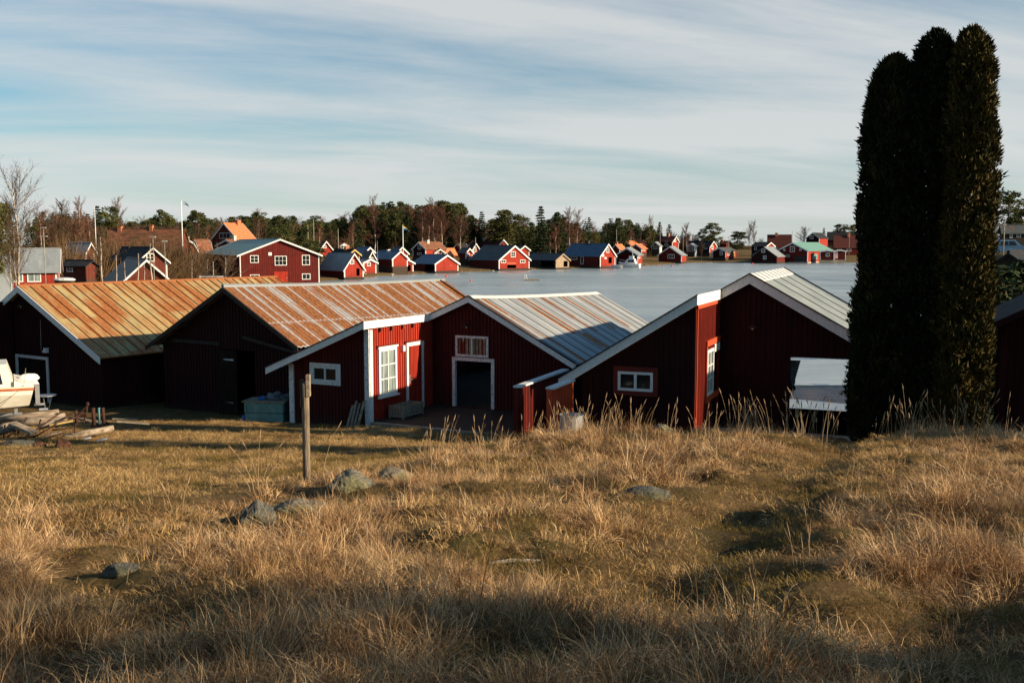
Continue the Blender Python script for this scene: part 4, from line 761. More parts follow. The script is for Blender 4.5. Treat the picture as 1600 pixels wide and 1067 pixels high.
house('porch_hut', 'tiny red entrance hut with white-trimmed gable in front of the brown-tiled cottage', 'hut', 'R', 75, 678, 680.5, 695, 394, 389.3, Y=262, base=400, wallm='red_far', roofm='tile_old', wins=[('G', 682, 395, 686, 399, 1, 1), ('G', 689, 395, 693, 399, 1, 1)], Lmin=2)
house('outbuilding', 'low outbuilding with orange tile roof right of the brown-tiled cottage', 'outbuilding', 'L', 24, 695, 699, 713, 396, 388.5, Y=278, base=402, wallm='red_mid', roofm='tile', trim=None)
house('cottage', 'small dark gabled cottage between the orange tile roof and a bare birch', 'cottage', 'L', 40, 708, 724, 731, 389, 380.5, Y=300, base=400, wallm='brown_wall', roofm='felt')
house('cottage', 'small red cottage whose white gable peeks out left of the slate-roofed boathouse', 'cottage', 'R', 52, 724, 728, 738, 394, 388, Y=262, base=404, wallm='red_mid', gable_m='red_far', roofm='roof_darkgrey', wins=[('G', 729.5, 396, 734, 401, 2, 1)])
house('cottage', 'narrow red and white gabled cottage left of the slate-roofed boathouse ridge', 'cottage', 'R', 62, 734, 737, 750, 391, 380.5, Y=275, base=402, wallm='red_far', roofm='felt', wins=[('G', 739.5, 386, 744, 394, 2, 2)])
house('house', 'red house with long black roof behind the slate-roofed boathouse', 'house', 'R', 55, 748, 778, 794, 383.5, 374.5, Y=305, base=396, wallm='red_mid', gable_m='red_far', roofm='tile_dark', chim=[(757, 371, 5, 'white_brick')])
house('boathouse', 'large red boathouse with dark slate roof, white upper window and opening at the water', 'boathouse', 'R', 50, 734.5, 779.5, 827, 405.5, 384, base=420, wallm='red_mid', gable_m='red_far', roofm='roof_darkgrey', pile=True, battens=.4, wins=[('G', 798, 393, 805.5, 402, 2, 3), ('G', 782.5, 406, 790.5, 411, 2, 1), ('G', 812.5, 406, 820.5, 411, 2, 1), ('G', 792, 410, 806, 413.6, 1, 1, 'orange_red', 'glass', 'sign')], openings=[('G', 792.5, 413.8, 806.5, 419.3)])
house('shed', 'small red shed with white gable trim right behind the large slate-roofed boathouse', 'shed', 'R', 62, 808, 812, 827, 390, 384, Y=290, base=400, wallm='red_far', roofm='roof_darkgrey')
house('boathouse', 'unpainted grey plank boathouse with patchy metal roof between two red ones', 'boathouse', 'R', 52, 823, 868.5, 889, 405.5, 396.5, base=418, wallm='dark_wood', gable_m='far_wood', roofm='roof_darkgrey', trim='far_wood', pile=True, openings=[('G', 880.5, 408, 887, 417), ('S', 845, 407, 866, 417)])
house('boathouse', 'red boathouse with blue-grey metal roof, stovepipe and round white gable signs', 'boathouse', 'R', 48, 882, 937.5, 961, 399, 381.3, base=416.5, wallm='red_mid', gable_m='red_far', roofm='roof_blue', pile=True, wins=[('G', 947, 387, 951.5, 395, 2, 2), ('S', 892, 401, 902, 406, 2, 1), ('S', 907, 401, 912, 413, 1, 1), ('G', 940.8, 397.5, 943.6, 401.5, 1, 1, 'white', 'glass', 'sign'), ('G', 944.5, 402, 947.3, 405, 1, 1, 'white', 'glass', 'sign')], chim=[(919, 376.5, 4, 'black'), (895, 385, 3, 'white_metal')], openings=[('G', 950.5, 402, 956, 411.5), ('S', 934, 406, 937, 414)])
house('cottage', 'orange-tiled cottage behind the blue-grey roofed boathouse', 'cottage', 'L', 34, 956, 968, 977, 389, 382, Y=325, base=397, wallm='red_mid', roofm='tile', chim=[(961, 378, 3, 'brick')])
house('house', 'brown house with bright orange tile roof, leftmost of two on the low rise', 'house', 'L', 30, 970, 985, 998, 382.5, 376.6, Y=365, base=392, wallm='brown_wall', roofm='tile')
house('cottage', 'cottage with dark red roof left of the two-storey dark house', 'cottage', 'L', 40, 996, 1004, 1010.5, 381, 376, Y=385, base=391, wallm='red_mid', roofm='tile_dark')
house('cottage', 'orange-roofed cottage with pale gable behind the white motor boat', 'cottage', 'L', 30, 985, 1002, 1010, 388, 381.5, Y=342, base=395, wallm='red_far', gable_m='brown_wall', roofm='tile', wins=[('S', 1003, 388, 1008, 392, 2, 1)])
house('boat_shed', 'open-fronted boat shed with pale grey roof sheltering the white motor boat', 'boathouse', 'L', 24, 962.5, 996, 1003.5, 398, 387.5, base=414.5, wallm='red_far', gable_m='red_dark', roofm='roof_grey', openings=[('G', 967, 398.5, 994, 413)], wins=[('S', 997, 399, 1000, 404, 1, 1, 'white', w2)])
house('house', 'two-storey dark red house with black-red roof on the rise behind the bay', 'house', 'R', 38, 1010.5, 1050, 1060, 377.5, 369.8, Y=392, base=390, wallm='red_dark', gable_m='red_far', roofm='tile_dark', chim=[(1044, 365, 4, 'brick')], wins=[('S', 1015, 382, 1021, 388, 2, 2, 'white_old'), ('S', 1038, 381, 1044, 385, 2, 1, 'white_old'), ('S', 1016, 377.3, 1020, 379.6, 2, 1, 'white_old'), ('S', 1038, 376.8, 1043, 379.5, 2, 1, 'white_old'), ('G', 1053, 374, 1056, 378.5, 2, 2)])
house('porch_hut', 'small gabled porch building in front of the two-storey dark red house', 'porch', 'L', 25, 1018, 1030, 1034, 384, 378.5, Y=386, base=390, wallm='white_old', gable_m='red_dark', roofm='roof_grey', Lmin=2, wins=[('G', 1021, 384, 1027, 389.5, 2, 2, 'white_old')])
house('boathouse', 'dark red boathouse with grey roof standing alone right of the motor boat shed', 'boathouse', 'L', 24, 1028, 1064.5, 1072, 398.5, 385.5, base=409.5, wallm='red_far', gable_m='red_mid', roofm='roof_grey', pile=True, wins=[('G', 1043, 397.5, 1054, 404, 4, 1, 'white_old')])
house('cottage', 'dark cottage with a long black roof and sunlit red end gable', 'cottage', 'R', 40, 1069, 1108.5, 1119, 385, 377, Y=400, base=394.5, wallm='red_dark', gable_m='red_far', roofm='felt', wins=[('G', 1111.5, 384, 1114.5, 390, 2, 2), ('S', 1100, 385, 1105, 389.5, 2, 2, 'white_old')])
house('porch_hut', 'white-framed glazed porch in front of the long black-roofed cottage', 'porch', 'L', 25, 1074, 1085, 1089, 384.5, 381, Y=395, base=393.5, wallm='white_old', gable_m='red_dark', roofm='roof_grey', Lmin=2, wins=[('G', 1076, 385, 1083, 393, 2, 2, 'white_old')])
house('cottage', 'small red cottage with grey roof, lit long wall and pale door near the far shore', 'cottage', 'L', 26, 1113, 1133.5, 1150.5, 392.5, 387.3, Y=372, base=402.5, wallm='red_far', gable_m='red_dark', roofm='roof_darkgrey', wins=[('G', 1124.5, 391.5, 1129.5, 399, 2, 2, 'white_old'), ('S', 1136, 393, 1141, 399, 2, 2), ('S', 1145, 393, 1147.6, 400.5, 1, 1, 'plank_ochre', 'glass', 'door')])
house('outbuilding', 'low outbuilding with red tile roof between two pines above the far shore', 'outbuilding', 'R', 40, 1124, 1134, 1139, 380.5, 377, Y=440, base=388, wallm='red_mid', roofm='tile_old', trim=None, chim=[(1126, 374.5, 4, 'brick')])
house('cottage', 'black-roofed cottage with a small white-trimmed gable left of the tall dark red roof', 'cottage', 'R', 42, 1174, 1196.5, 1209.5, 384.5, 379, Y=372, base=395, wallm='red_dark', gable_m='red_far', roofm='felt', wins=[('S', 1178.5, 385, 1182.5, 391, 1, 2, 'white_old')])
house('house', 'tall house with steep dark red roof rising behind the green-roofed boathouse', 'house', 'R', 12, 1199.5, 1235, 1238.5, 383.5, 367.3, Y=392, base=395, wallm='red_dark', roofm='tile_dark', chim=[(1213, 364, 4, 'brick')], trim=None)
house('boathouse', 'dark red boathouse with weathered grey roof left of the green-roofed one', 'boathouse', 'L', 27, 1174, 1213.5, 1229, 400.5, 386.3, base=409.7, wallm='red_mid', gable_m='red_dark', roofm='roof_grey', trim=None, pile=True, wins=[('G', 1189.5, 389, 1195.5, 395, 2, 2, 'white_old'), ('G', 1192, 399.5, 1197.5, 405.5, 2, 2, 'white_old')])
house('boathouse', 'wide dark red boathouse with bright green roof on the right shore', 'boathouse', 'L', 34, 1214.5, 1261.5, 1300, 391.5, 379.3, base=409, wallm='red_far', gable_m='red_mid', roofm='roof_green', pile='stone_far', over=.5, wins=[('G', 1234, 385, 1242, 394, 2, 2, 'white_old', 'red_trim'), ('G', 1223.5, 388.5, 1227, 392.5, 2, 2, 'white_old'), ('G', 1249, 388, 1252.5, 392, 2, 2, 'white_old'), ('G', 1228, 398, 1233.5, 402, 2, 1, 'white_old'), ('G', 1240.5, 400.5, 1257, 408.5, 1, 1, 'black', 'glass', 'door'), ('S', 1269, 397, 1277, 406, 1, 1, 'teal', 'glass', 'door')])
house('cabin', 'low quay cabin with flat pale green roof and white door, nearer the green roof', 'cabin', 'L', 14, 1281, 1303, 1318, 392.5, 391, base=406.5, zb=1.1, wallm='red_far', gable_m='red_mid', roofm='roof_green', pile='stone_far', wins=[('G', 1290, 395, 1296, 401, 2, 1, 'white_old'), ('G', 1304, 394, 1309, 404, 1, 1, 'white', 'glass', 'door')])
house('cabin', 'low quay cabin with flat pale roof and sunlit red end wall beside the columnar trees', 'cabin', 'L', 12, 1303, 1321, 1327, 392, 390.5, base=406, zb=1.2, wallm='red_far', gable_m='red_mid', roofm='roof_green', pile='stone_far', wins=[('G', 1304.5, 394, 1309, 404, 1, 1, 'white_old', 'glass', 'door'), ('S', 1322, 394, 1325, 401, 1, 2)])
house('house', 'dark red gabled house with solar-blue roof slope above the green-roofed boathouse', 'house', 'L', 30, 1259, 1279, 1293, 371.5, 364, Y=425, base=386, wallm='red_far', gable_m='red_dark', roofm='felt', trim='white_old', wins=[('G', 1265, 368.5, 1271, 373.5, 2, 1, 'white_old')])
house('house', 'dark red house with red tiled roof and white dormer windows beside the columnar trees', 'house', 'R', 8, 1303, 1352, 1358, 381.5, 368.3, Y=405, base=398, wallm='red_mid', roofm='tile_dark', trim=None, chim=[(1326, 364.5, 4, 'brick')], wins=[('S', 1308, 385.5, 1315, 391, 2, 1, 'white_old'), ('S', 1323, 385, 1330, 393, 2, 2, 'white_old')])
house('long_house', 'low black-roofed house behind the dormer-windowed house', 'house', 'R', 10, 1293, 1342, 1350, 371.5, 363, Y=450, base=384, wallm='red_dark', roofm='felt', trim=None)
house('house', 'dark green-roofed house in shade at the right edge behind the parked van', 'house', 'R', 8, 1566, 1612, 1625, 361, 352, Y=170, base=380, wallm='dark_wood', roofm='roof_darkgrey', trim=None, wins=[('S', 1577, 366, 1582, 372, 2, 1, 'white_old'), ('S', 1588, 365, 1595, 371, 2, 1, 'white_old')], zb=None)
house('shed', 'broad dark shed roof on the slope below the parked van at the right edge', 'shed', 'L', 30, 1500, 1650, 1680, 446, 396, Y=52, base=500, wallm='dark_wood', roofm='felt', trim=None)
# ------------------------------------------------------------------ vegetation
def leafmat(name, c1, c2, c3=None, trans=0.25, scale=1.5, rough=0.8):
    m = bpy.data.materials.new(name); m.use_nodes = True; t = m.node_tree; b = t.nodes['Principled BSDF']
    v = mapping(t, (1, 1, 1), 'World'); n = tnoise(t, v, scale, 5, 0.6); oi = t.nodes.new('ShaderNodeObjectInfo')
    f = tmath(t, 'ADD', tmath(t, 'MULTIPLY', n, 0.7), tmath(t, 'MULTIPLY', oi.outputs['Random'], 0.3))
    if 'grass' in name:
        ga = t.nodes.new('ShaderNodeAttribute'); ga.attribute_name = 'shade'; f = tmath(t, 'ADD', tmath(t, 'MULTIPLY', n, 0.38), tmath(t, 'ADD', tmath(t, 'MULTIPLY', oi.outputs['Random'], 0.24), tmath(t, 'MULTIPLY', ga.outputs['Fac'], 0.38)))
    if 'grass' in name: st = [(0.36, c1), (0.5, c2), (0.64, c3)]
    else: st = [(0.3, c1), (0.7, c2)] if c3 is None else [(0.3, c1), (0.5, c2), (0.72, c3)]
    c = tramp(t, f, st); link(t, c, b.inputs['Base Color']); b.inputs['Roughness'].default_value = rough; b.inputs['Specular IOR Level'].default_value = 0.15
    if trans:
        tr = t.nodes.new('ShaderNodeBsdfTranslucent'); link(t, c, tr.inputs[0]); mx = t.nodes.new('ShaderNodeMixShader'); mx.inputs[0].default_value = trans
        link(t, b.outputs[0], mx.inputs[1]); link(t, tr.outputs[0], mx.inputs[2]); link(t, mx.outputs[0], t.nodes['Material Output'].inputs[0])
    M[name] = m; return m
leafmat('spruce_needles', (0.012, 0.024, 0.010), (0.045, 0.062, 0.020), None, 0.0, 0.25)
leafmat('pine_needles', (0.022, 0.034, 0.012), (0.125, 0.120, 0.036), None, 0.0, 0.25)
leafmat('bare_twigs', (0.085, 0.052, 0.034), (0.17, 0.105, 0.065), None, 0.0, 0.2)
leafmat('red_birch_twigs', (0.12, 0.058, 0.040), (0.25, 0.115, 0.072), None, 0.0, 0.2)
leafmat('brush_twigs', (0.075, 0.045, 0.022), (0.17, 0.095, 0.045), (0.24, 0.12, 0.06), 0.0, 0.06)
leafmat('cedar_sprays', (0.005, 0.009, 0.003), (0.018, 0.021, 0.006), (0.08, 0.056, 0.012), 0.0, 2.2)
leafmat('dry_grass', (0.11, 0.050, 0.020), (0.42, 0.235, 0.10), (0.80, 0.55, 0.30), 0.10, 1.8, 0.65)
leafmat('lawn_grass', (0.12, 0.070, 0.024), (0.38, 0.225, 0.085), (0.62, 0.41, 0.18), 0.12, 0.6)
leafmat('stem_straw', (0.28, 0.18, 0.10), (0.46, 0.32, 0.19), None, 0.15, 2.0, 0.6)
leafmat('moss_grass', (0.10, 0.075, 0.018), (0.19, 0.13, 0.032), (0.32, 0.205, 0.072), 0.25, 1.5)
M['birch_bark'] = pmat('birch_bark', (0.14, 0.10, 0.08), (0.50, 0.42, 0.34), 3, 0.8, 0.2, (1, 1, 2), lo=0.35, hi=0.5)
M['bark'] = pmat('brown_bark', (0.10, 0.06, 0.04), (0.22, 0.13, 0.08), 4, 0.9, 0.3, (1, 1, .3))
rg = np.random.default_rng(5)
def tris(P, D, Nn, ln, wd):        # leaf triangles: base point, direction, side vector, length, width
    n = len(P); a = P-Nn*wd[:, None]*.5; b_ = P+Nn*wd[:, None]*.5; c_ = P+D*ln[:, None]
    v = np.stack([a, b_, c_], 1).reshape(-1, 3); return v, np.arange(3*n).reshape(-1, 3)
def rdir(n, up=0.0):
    d = rg.normal(size=(n, 3)); d[:, 2] += up; return d/np.linalg.norm(d, axis=1)[:, None]
def orth(d):
    r = rg.normal(size=d.shape); r -= d*(r*d).sum(1)[:, None]; return r/np.linalg.norm(r, axis=1)[:, None]
def conifer_mesh(kind, seed):
    P, D, Ln = [], [], []
    if kind == 'spruce':
        nl = 20
        for i in range(nl):
            h = 0.07+0.92*i/nl; R0 = 0.175*(1-h)**0.85*rg.uniform(.8, 1.15)+.008; nb = int(7+10*(1-h))
            for j in range(nb):
                a = rg.uniform(0, 2*math.pi); rr = R0*rg.uniform(.7, 1.1); k = int(9+24*(1-h)); tt = rg.uniform(0.1, 1, k)
                x = np.cos(a)*rr*tt; y = np.sin(a)*rr*tt; z = h-0.10*rr*4*tt**1.5*.4+rg.normal(0, .006, k)
                P.append(np.stack([x+rg.normal(0, .008, k), y+rg.normal(0, .008, k), z], 1)); d = np.stack([np.full(k, math.cos(a)), np.full(k, math.sin(a)), np.full(k, -.35)], 1)+rg.normal(0, .5, (k, 3)); D.append(d); Ln.append(rg.uniform(.018, .036, k))
    else:
        nc = 46
        for i in range(nc):
            h = rg.uniform(.30, .97); a = rg.uniform(0, 2*math.pi); R0 = (0.19*math.sin(math.pi*min(1, max(0.1, (h-.2)/.86)))**.7)*rg.uniform(.3, 1); c_ = np.array([math.cos(a)*R0, math.sin(a)*R0, h]); k = 90; s = rg.uniform(.04, .075)
            d = rdir(k); P.append(c_+d*np.array([s, s, s*.75])*rg.uniform(.3, 1, (k, 1))); D.append(d+np.array([0, 0, .4])); Ln.append(rg.uniform(.018, .032, k))
    P = np.concatenate(P); D = np.concatenate(D); Ln = np.concatenate(Ln); D /= np.linalg.norm(D, axis=1)[:, None]
    v, f = tris(P, D, orth(D), Ln, Ln*.75); crown = npmesh('crown', v, f, kind+'_needles')
    mb = MB(); r0 = .013 if kind == 'pine' else .011; mb.tube([(0, 0, -.03), (0.002, 0, .3), (0, .003, .65), (0, 0, .95)], [r0, r0*.8, r0*.5, r0*.15], 5)
    if kind == 'pine':
        for i in range(8):
            a = rg.uniform(0, 6.28); h = rg.uniform(.4, .85); mb.tube([(0, 0, h-.04), (math.cos(a)*.12, math.sin(a)*.12, h+.02)], [.005, .002], 3)
    me = mesh_only(mb, 'trunk', 'bark'); return me, crown
def mesh_only(mb, name, mat):
    o = mb.build(name, mat); me = o.data; bpy.data.objects.remove(o); return me
def bare_mesh(seed, twig, spread=0.5, droop=0.15, nb=34, bark='birch_bark', thin=1.0, trunk_top=.97, low=.2, tw=1.0):
    r = random.Random(seed); mb = MB(); bend = [(0, 0)]
    pts = []; x = y = 0
    for i in range(9): pts.append((x, y, -0.03+trunk_top*i/8)); x += r.uniform(-.012, .012); y += r.uniform(-.012, .012)
    mb.tube(pts, [.011*thin*(1-i/9)+.0012 for i in range(9)], 5)
    V = []; 
    def seg(a, b_, w_):
        d = b_-a; s1 = Vector((-d.y, d.x, 0)); s1 = s1.normalized() if s1.length > 1e-6 else Vector((1, 0, 0)); s2 = d.cross(s1).normalized()
        V.append((a-s1*w_, a+s1*w_, b_)); V.append((a-s2*w_, a+s2*w_, b_))
    for i in range(nb):
        h = low+(trunk_top-.05-low)*(i/nb)**.85; k = (h+.03)/trunk_top*8; k0 = min(int(k), 7); p = Vector(pts[k0]).lerp(Vector(pts[k0+1]), k-k0)
        a = r.uniform(0, 6.28); L = spread*(.28+.5*(1-h))*r.uniform(.5, 1.0)*.75; el = r.uniform(.75, 1.25); d = Vector((math.cos(a)*math.cos(el), math.sin(a)*math.cos(el), math.sin(el)))
        q = p.copy(); last = p.copy(); n = 5
        bp = [p.copy()]
        for j in range(n):
            d = (d+Vector((r.uniform(-.18, .18), r.uniform(-.18, .18), r.uniform(-.1, .12)))).normalized(); q = q+d*L/n; bp.append(q.copy())
            for t_ in range(4):
                dd = (d+Vector((r.uniform(-.8, .8), r.uniform(-.8, .8), r.uniform(-.2, .5)))).normalized(); l2 = L*.38*r.uniform(.5, 1); a0 = q-d*L/n*r.random(); m1 = a0+dd*l2*.5; e1 = m1+(dd+Vector((0, 0, -droop))).normalized()*l2*.5
                seg(a0, m1, .0011*thin*tw); seg(m1, e1, .0008*thin*tw)
                for u in range(3):
                    d3 = (dd+Vector((r.uniform(-.9, .9), r.uniform(-.9, .9), r.uniform(-.4, .4)-droop))).normalized(); l3 = l2*.5*r.uniform(.4, 1); s0 = a0.lerp(e1, r.random()); seg(s0, s0+d3*l3, .0007*thin*tw)
        for j in range(len(bp)-1): seg(bp[j], bp[j+1], .0030*thin*(1-j/6)+.0004)
    tm = mesh_only(mb, 'trunk', bark); v = np.array([c for t_ in V for c in t_]).reshape(-1, 3); return tm, npmesh('crown', v, np.arange(len(v)).reshape(-1, 3), twig)
SP = [conifer_mesh('spruce', i) for i in range(3)]; PI_ = [conifer_mesh('pine', i) for i in range(4)]
BI = [bare_mesh(10+i, 'red_birch_twigs', .75, .2, 34, tw=2.6, thin=.8) for i in range(3)]; BA = [bare_mesh(20+i, 'bare_twigs', .85, .05, 34, 'bark', .9, .9, tw=2.4) for i in range(3)]
SA = [bare_mesh(40+i, 'bare_twigs', .30, .0, 15, 'birch_bark', .8, .97, .35) for i in range(2)]
NB_ = [bare_mesh(60+i, 'bare_twigs', .85, .05, 40, 'birch_bark', .75, .93, .34, tw=.9) for i in range(2)]
KIND = {'spruce': ('spruce_tree', 'spruce'), 'pine': ('pine_tree', 'pine'), 'birch': ('birch_tree', 'birch'), 'bare': ('bare_tree', 'tree'), 'sapling': ('birch_sapling', 'sapling'), 'nearbirch': ('birch_tree', 'birch')}
def tree(kind, px, top, Y, label, group=None, wide=1.0, i=None, hmin=2.5):
    q = at(px, 400, Y); x = q.x; zb = tz(x, Y); hgt = max(zat(top, (x, Y))-zb, hmin)
    ms = {'spruce': SP, 'pine': PI_, 'birch': BI, 'bare': BA, 'sapling': SA, 'nearbirch': NB_}[kind]; tm, cm = ms[(i if i is not None else rnd.randrange(99)) % len(ms)]
    nm, cat = KIND[kind]; t = thing(nm, label, cat, (x, Y, zb), rnd.uniform(0, 6.28), group); w_ = wide*rnd.uniform(.9, 1.15); t.scale = (hgt*w_, hgt*w_, hgt)
    link_mesh('trunk', tm, t); link_mesh('crown', cm, t); return t
SKY = [(0, 345), (40, 335), (60, 328), (100, 325), (150, 335), (200, 342), (240, 340), (258, 334), (280, 345), (310, 335), (340, 340), (380, 336), (420, 332), (470, 337), (520, 340), (545, 335), (560, 322), (585, 314), (615, 314), (650, 322), (690, 318), (715, 317), (735, 335), (752, 345), (770, 342), (795, 332), (815, 345), (840, 345), (865, 340), (900, 338), (925, 348), (960, 343), (990, 347), (1015, 348), (1035, 356), (1060, 358), (1090, 360), (1130, 366), (1170, 374)]
sky_at = lambda px: float(np.interp(px, [a for a, _ in SKY], [b_ for _, b_ in SKY]))
def depth_at(px): return float(np.interp(px, [0, 250, 330, 560, 700, 850, 1000, 1130], [215, 250, 285, 320, 330, 345, 400, 455]))
cat_pl = {'spruce': 'spruces', 'pine': 'pines', 'birch': 'bare birches', 'bare': 'bare trees'}
LB = {'spruce': ('dark pointed spruce among the wood behind the red houses', 'spruces in the wood behind the houses'), 'pine': ('round-crowned green pine in the wood behind the red houses', 'pines in the wood behind the houses'),
      'birch': ('leafless reddish birch in the wood behind the red houses', 'bare birches in the wood behind the houses'), 'bare': ('leafless brown tree in the wood behind the red houses', 'bare trees in the wood behind the houses')}
def pick(px, row):
    if px < 240: ws = (.12, .22, .16, .50)
    elif px < 420: ws = (.22, .44, .10, .24)
    elif px < 560: ws = (.15, .62, .10, .13)
    elif px < 645: ws = (.38, .50, .10, .02)
    elif px < 712: ws = (.12, .25, .58, .05)
    elif px < 760: ws = (.2, .45, .3, .05)
    elif px < 880: ws = (.38, .34, .18, .10)
    elif px < 960: ws = (.12, .22, .50, .16)
    elif px < 1040: ws = (.40, .25, .25, .10)
    else: ws = (.25, .30, .20, .25)
    return rnd.choices(('spruce', 'pine', 'birch', 'bare'), ws)[0]
REG = [(130, 'behind the left-edge cottage'), (270, 'behind the tile-roofed house'), (370, 'behind the gambrel house'), (500, 'behind the green-roofed warehouse'), (600, 'behind the grey boathouse'), (700, 'behind the brown-tiled cottage'), (850, 'behind the slate-roofed boathouse'), (960, 'behind the blue-grey boathouse'), (2000, 'behind the dark rise houses')]
ROWN = ['at the wood edge', 'in mid wood', 'at the wood back']; KD = {'spruce': 'dark pointed spruce', 'pine': 'round-crowned green pine', 'birch': 'leafless reddish birch', 'bare': 'leafless brown tree'}
def reglab(k, px, row): return KD[k]+' '+ROWN[row]+' '+next(r for e, r in REG if px < e)
for row in range(3):
    px = 62+row*4
    while px < 1125:
        Y = depth_at(px)+row*22+rnd.uniform(-8, 8)-18; k = pick(px, row); top = sky_at(px)+rnd.uniform(-3, 13)+(3 if row == 0 else 0)+(8 if rnd.random() < .25 else 0)
        if px > 1020 and rnd.random() < .35: px += 9; continue
        lb = reglab(k, px, row); tree(k, px, top, Y, lb, lb.replace(KD[k], cat_pl[k]), 1.25 if k in ('pine', 'bare') else 1.15); px += rnd.uniform(7.5, 11.5)
for (k, px, top, Y, wd, lab) in [('spruce', 155, 319, 205, 1, 'slim spruce standing above the skyline left of the long tiled roof'), ('pine', 170, 322, 210, 1.2, 'dense pine beside the slim spruce left of the tiled roof'), ('birch', 128, 309, 200, .8, 'tall thin bare birch above the small whitish-roofed cabin'), ('birch', 186, 308, 215, .8, 'pair of pale bare birch crowns right of the slim spruce, above the tiled roof'), ('bare', 97, 308, 190, 1, 'spreading bare tree on the left skyline behind the lamp post'), ('pine', 258, 328, 230, 1.3, 'flat-topped pine just left of the tall flagpole'), ('pine', 3, 315, 75, .8, 'dark pine cut by the left edge beside the big birch'), ('pine', 312, 329, 260, 1.3, 'pine with layered crown just right of the tall flagpole'),
      ('spruce', 320, 330, 262, .8, 'thin spruce top right beside the layered pine'), ('birch', 400, 327, 300, 1, 'brown bare birch above the orange-roofed villa'), ('spruce', 560, 323, 310, 1.1, 'spruce at the left shoulder of the tallest tree group'), ('birch', 584, 306, 305, .7, 'tall white-stemmed birch poking above the tallest tree group'), ('spruce', 600, 313, 315, 1.3, 'big spruce left of centre in the tallest tree group'), ('spruce', 612, 312, 318, 1.2, 'big spruce in the middle of the tallest tree group'), ('spruce', 628, 314, 318, 1.2, 'big spruce right of centre in the tallest tree group'), ('spruce', 652, 317, 318, 1, 'pointed spruce rising behind the red birches'),
      ('birch', 660, 324, 296, 1.3, 'reddish bare birch, leftmost of the birch group behind the brown-tiled cottage'), ('birch', 670, 322, 300, 1.2, 'reddish bare birch with white stem behind the cottage chimney'), ('birch', 679, 311, 298, 1.1, 'tallest reddish birch with a clear white stem behind the brown-tiled cottage'), ('birch', 690, 326, 296, 1.3, 'broad reddish birch at the right of the birch group'), ('pine', 694, 315, 320, 1.5, 'broad green pine at the left of the pair behind the birches'), ('pine', 712, 316, 318, 1.6, 'broad green pine at the right of the pair behind the birches'), ('birch', 720, 336, 285, 1.2, 'reddish birch with white stem left of the slate-roofed boathouse'), ('spruce', 753, 328, 320, 1, 'lone thin spruce in the gap right of the broad pines'), ('pine', 779, 340, 310, 1.5, 'dark rounded pine left of the biggest round crown'), ('pine', 794, 328, 312, 1.9, 'biggest round dark pine crown above the slate-roofed boathouse'),
      ('bare', 817, 333, 330, 1, 'slender bare tree right of the biggest round pine'), ('spruce', 845, 319, 300, 1.15, 'tall black spruce standing highest right of the slate-roofed boathouse'), ('pine', 873, 332, 330, 1.2, 'pine right of the tall black spruce'), ('birch', 890, 325, 330, 1, 'tall pale birch above the blue-grey roofed boathouse'), ('birch', 902, 328, 335, 1, 'pale birch beside the taller one above the blue-grey roof'), ('spruce', 920, 337, 345, .9, 'small spruce at the right of the pale birches'), ('spruce', 954, 339, 350, 1.2, 'dark spruce above the gable of the blue-grey roofed boathouse'), ('spruce', 963, 342, 350, 1.1, 'dark spruce just right of the one above the blue-grey gable'),
      ('pine', 970, 341, 360, 1.3, 'green pine left of the utility pole by the orange roofs'), ('birch', 1016, 338, 400, .7, 'thin tall bare birch left of the two-storey dark house'), ('spruce', 1030, 345, 410, 1, 'spruce above the roof of the two-storey dark house'), ('spruce', 1045, 349, 412, 1.3, 'lone rounded spruce above the chimney of the two-storey dark house'), ('birch', 1072, 349, 405, 1, 'slim brown tree standing right of the two-storey dark house'), ('pine', 1098, 358, 425, 1.3, 'pine left of the big round one above the black-roofed cottage'), ('pine', 1113, 349, 420, 1.7, 'big round pine above the black-roofed cottage'), ('pine', 1152, 361, 392, 2.0, 'round dark pine standing alone right of the small grey-roofed cottage'),
      ('bare', 1096, 374, 374, .7, 'low golden bare bush in front of the black-roofed cottage'), ('bare', 1170, 346, 410, .75, 'bare tree left of the two pale ones at the right end of the wood'), ('birch', 1177, 345, 405, .8, 'pale bare tree at the right end of the wood'), ('bare', 1190, 372, 400, 1.6, 'low bare bush left of the tall dark red roof'), ('bare', 1256, 353, 435, 1.5, 'spreading bare tree between the tall dark red roof and the solar-blue roof'), ('spruce', 1286, 355, 455, 1.2, 'small dark spruce above the solar-blue roof'), ('pine', 1316, 350, 470, 2.2, 'dark rounded pine above the dormer-windowed house'), ('pine', 1333, 352, 475, 1.8, 'rounded pine half hidden by the columnar trees'),
      ('pine', 1573, 300, 175, 1.35, 'tall pine with rounded crown right of the columnar trees'), ('pine', 1601, 322, 185, 1.3, 'dark pine cut by the right edge'), ('spruce', 1552, 345, 200, 1.5, 'dark spruce peeking out right behind the columnar trees'), ('pine', 1140, 376, 450, 1.6, 'low pine left of the round lone pine'), ('pine', 442, 352, 195, 1.5, 'lighter green pine standing above the warehouse ridge'), ('pine', 470, 354, 205, 1.3, 'small green pine right behind the warehouse ridge'), ('pine', 487, 376, 190, 1.8, 'low dark evergreen behind the right end of the warehouse'), ('spruce', 560, 348, 270, 1.1, 'mid-green spruce behind the white hut')]:
    tree(k, px, top, Y, lab, None, wd, hmin=1.5)
for px, top, Y, lab in ((1567, 410, 39, 'added dark low spruce right beside the columnar trees, below the parked van'), (1583, 404, 41, 'added dark low spruce in the middle of the shaded bank at the right edge'), (1600, 398, 40, 'added dark low spruce cut by the right edge above the shed roof'), (1574, 436, 36, 'lowest added dark spruce on the shaded bank right of the columnar trees')): tree('spruce', px, top, Y, lab, None, 2.3)  # spruces added to darken the bank at the right edge
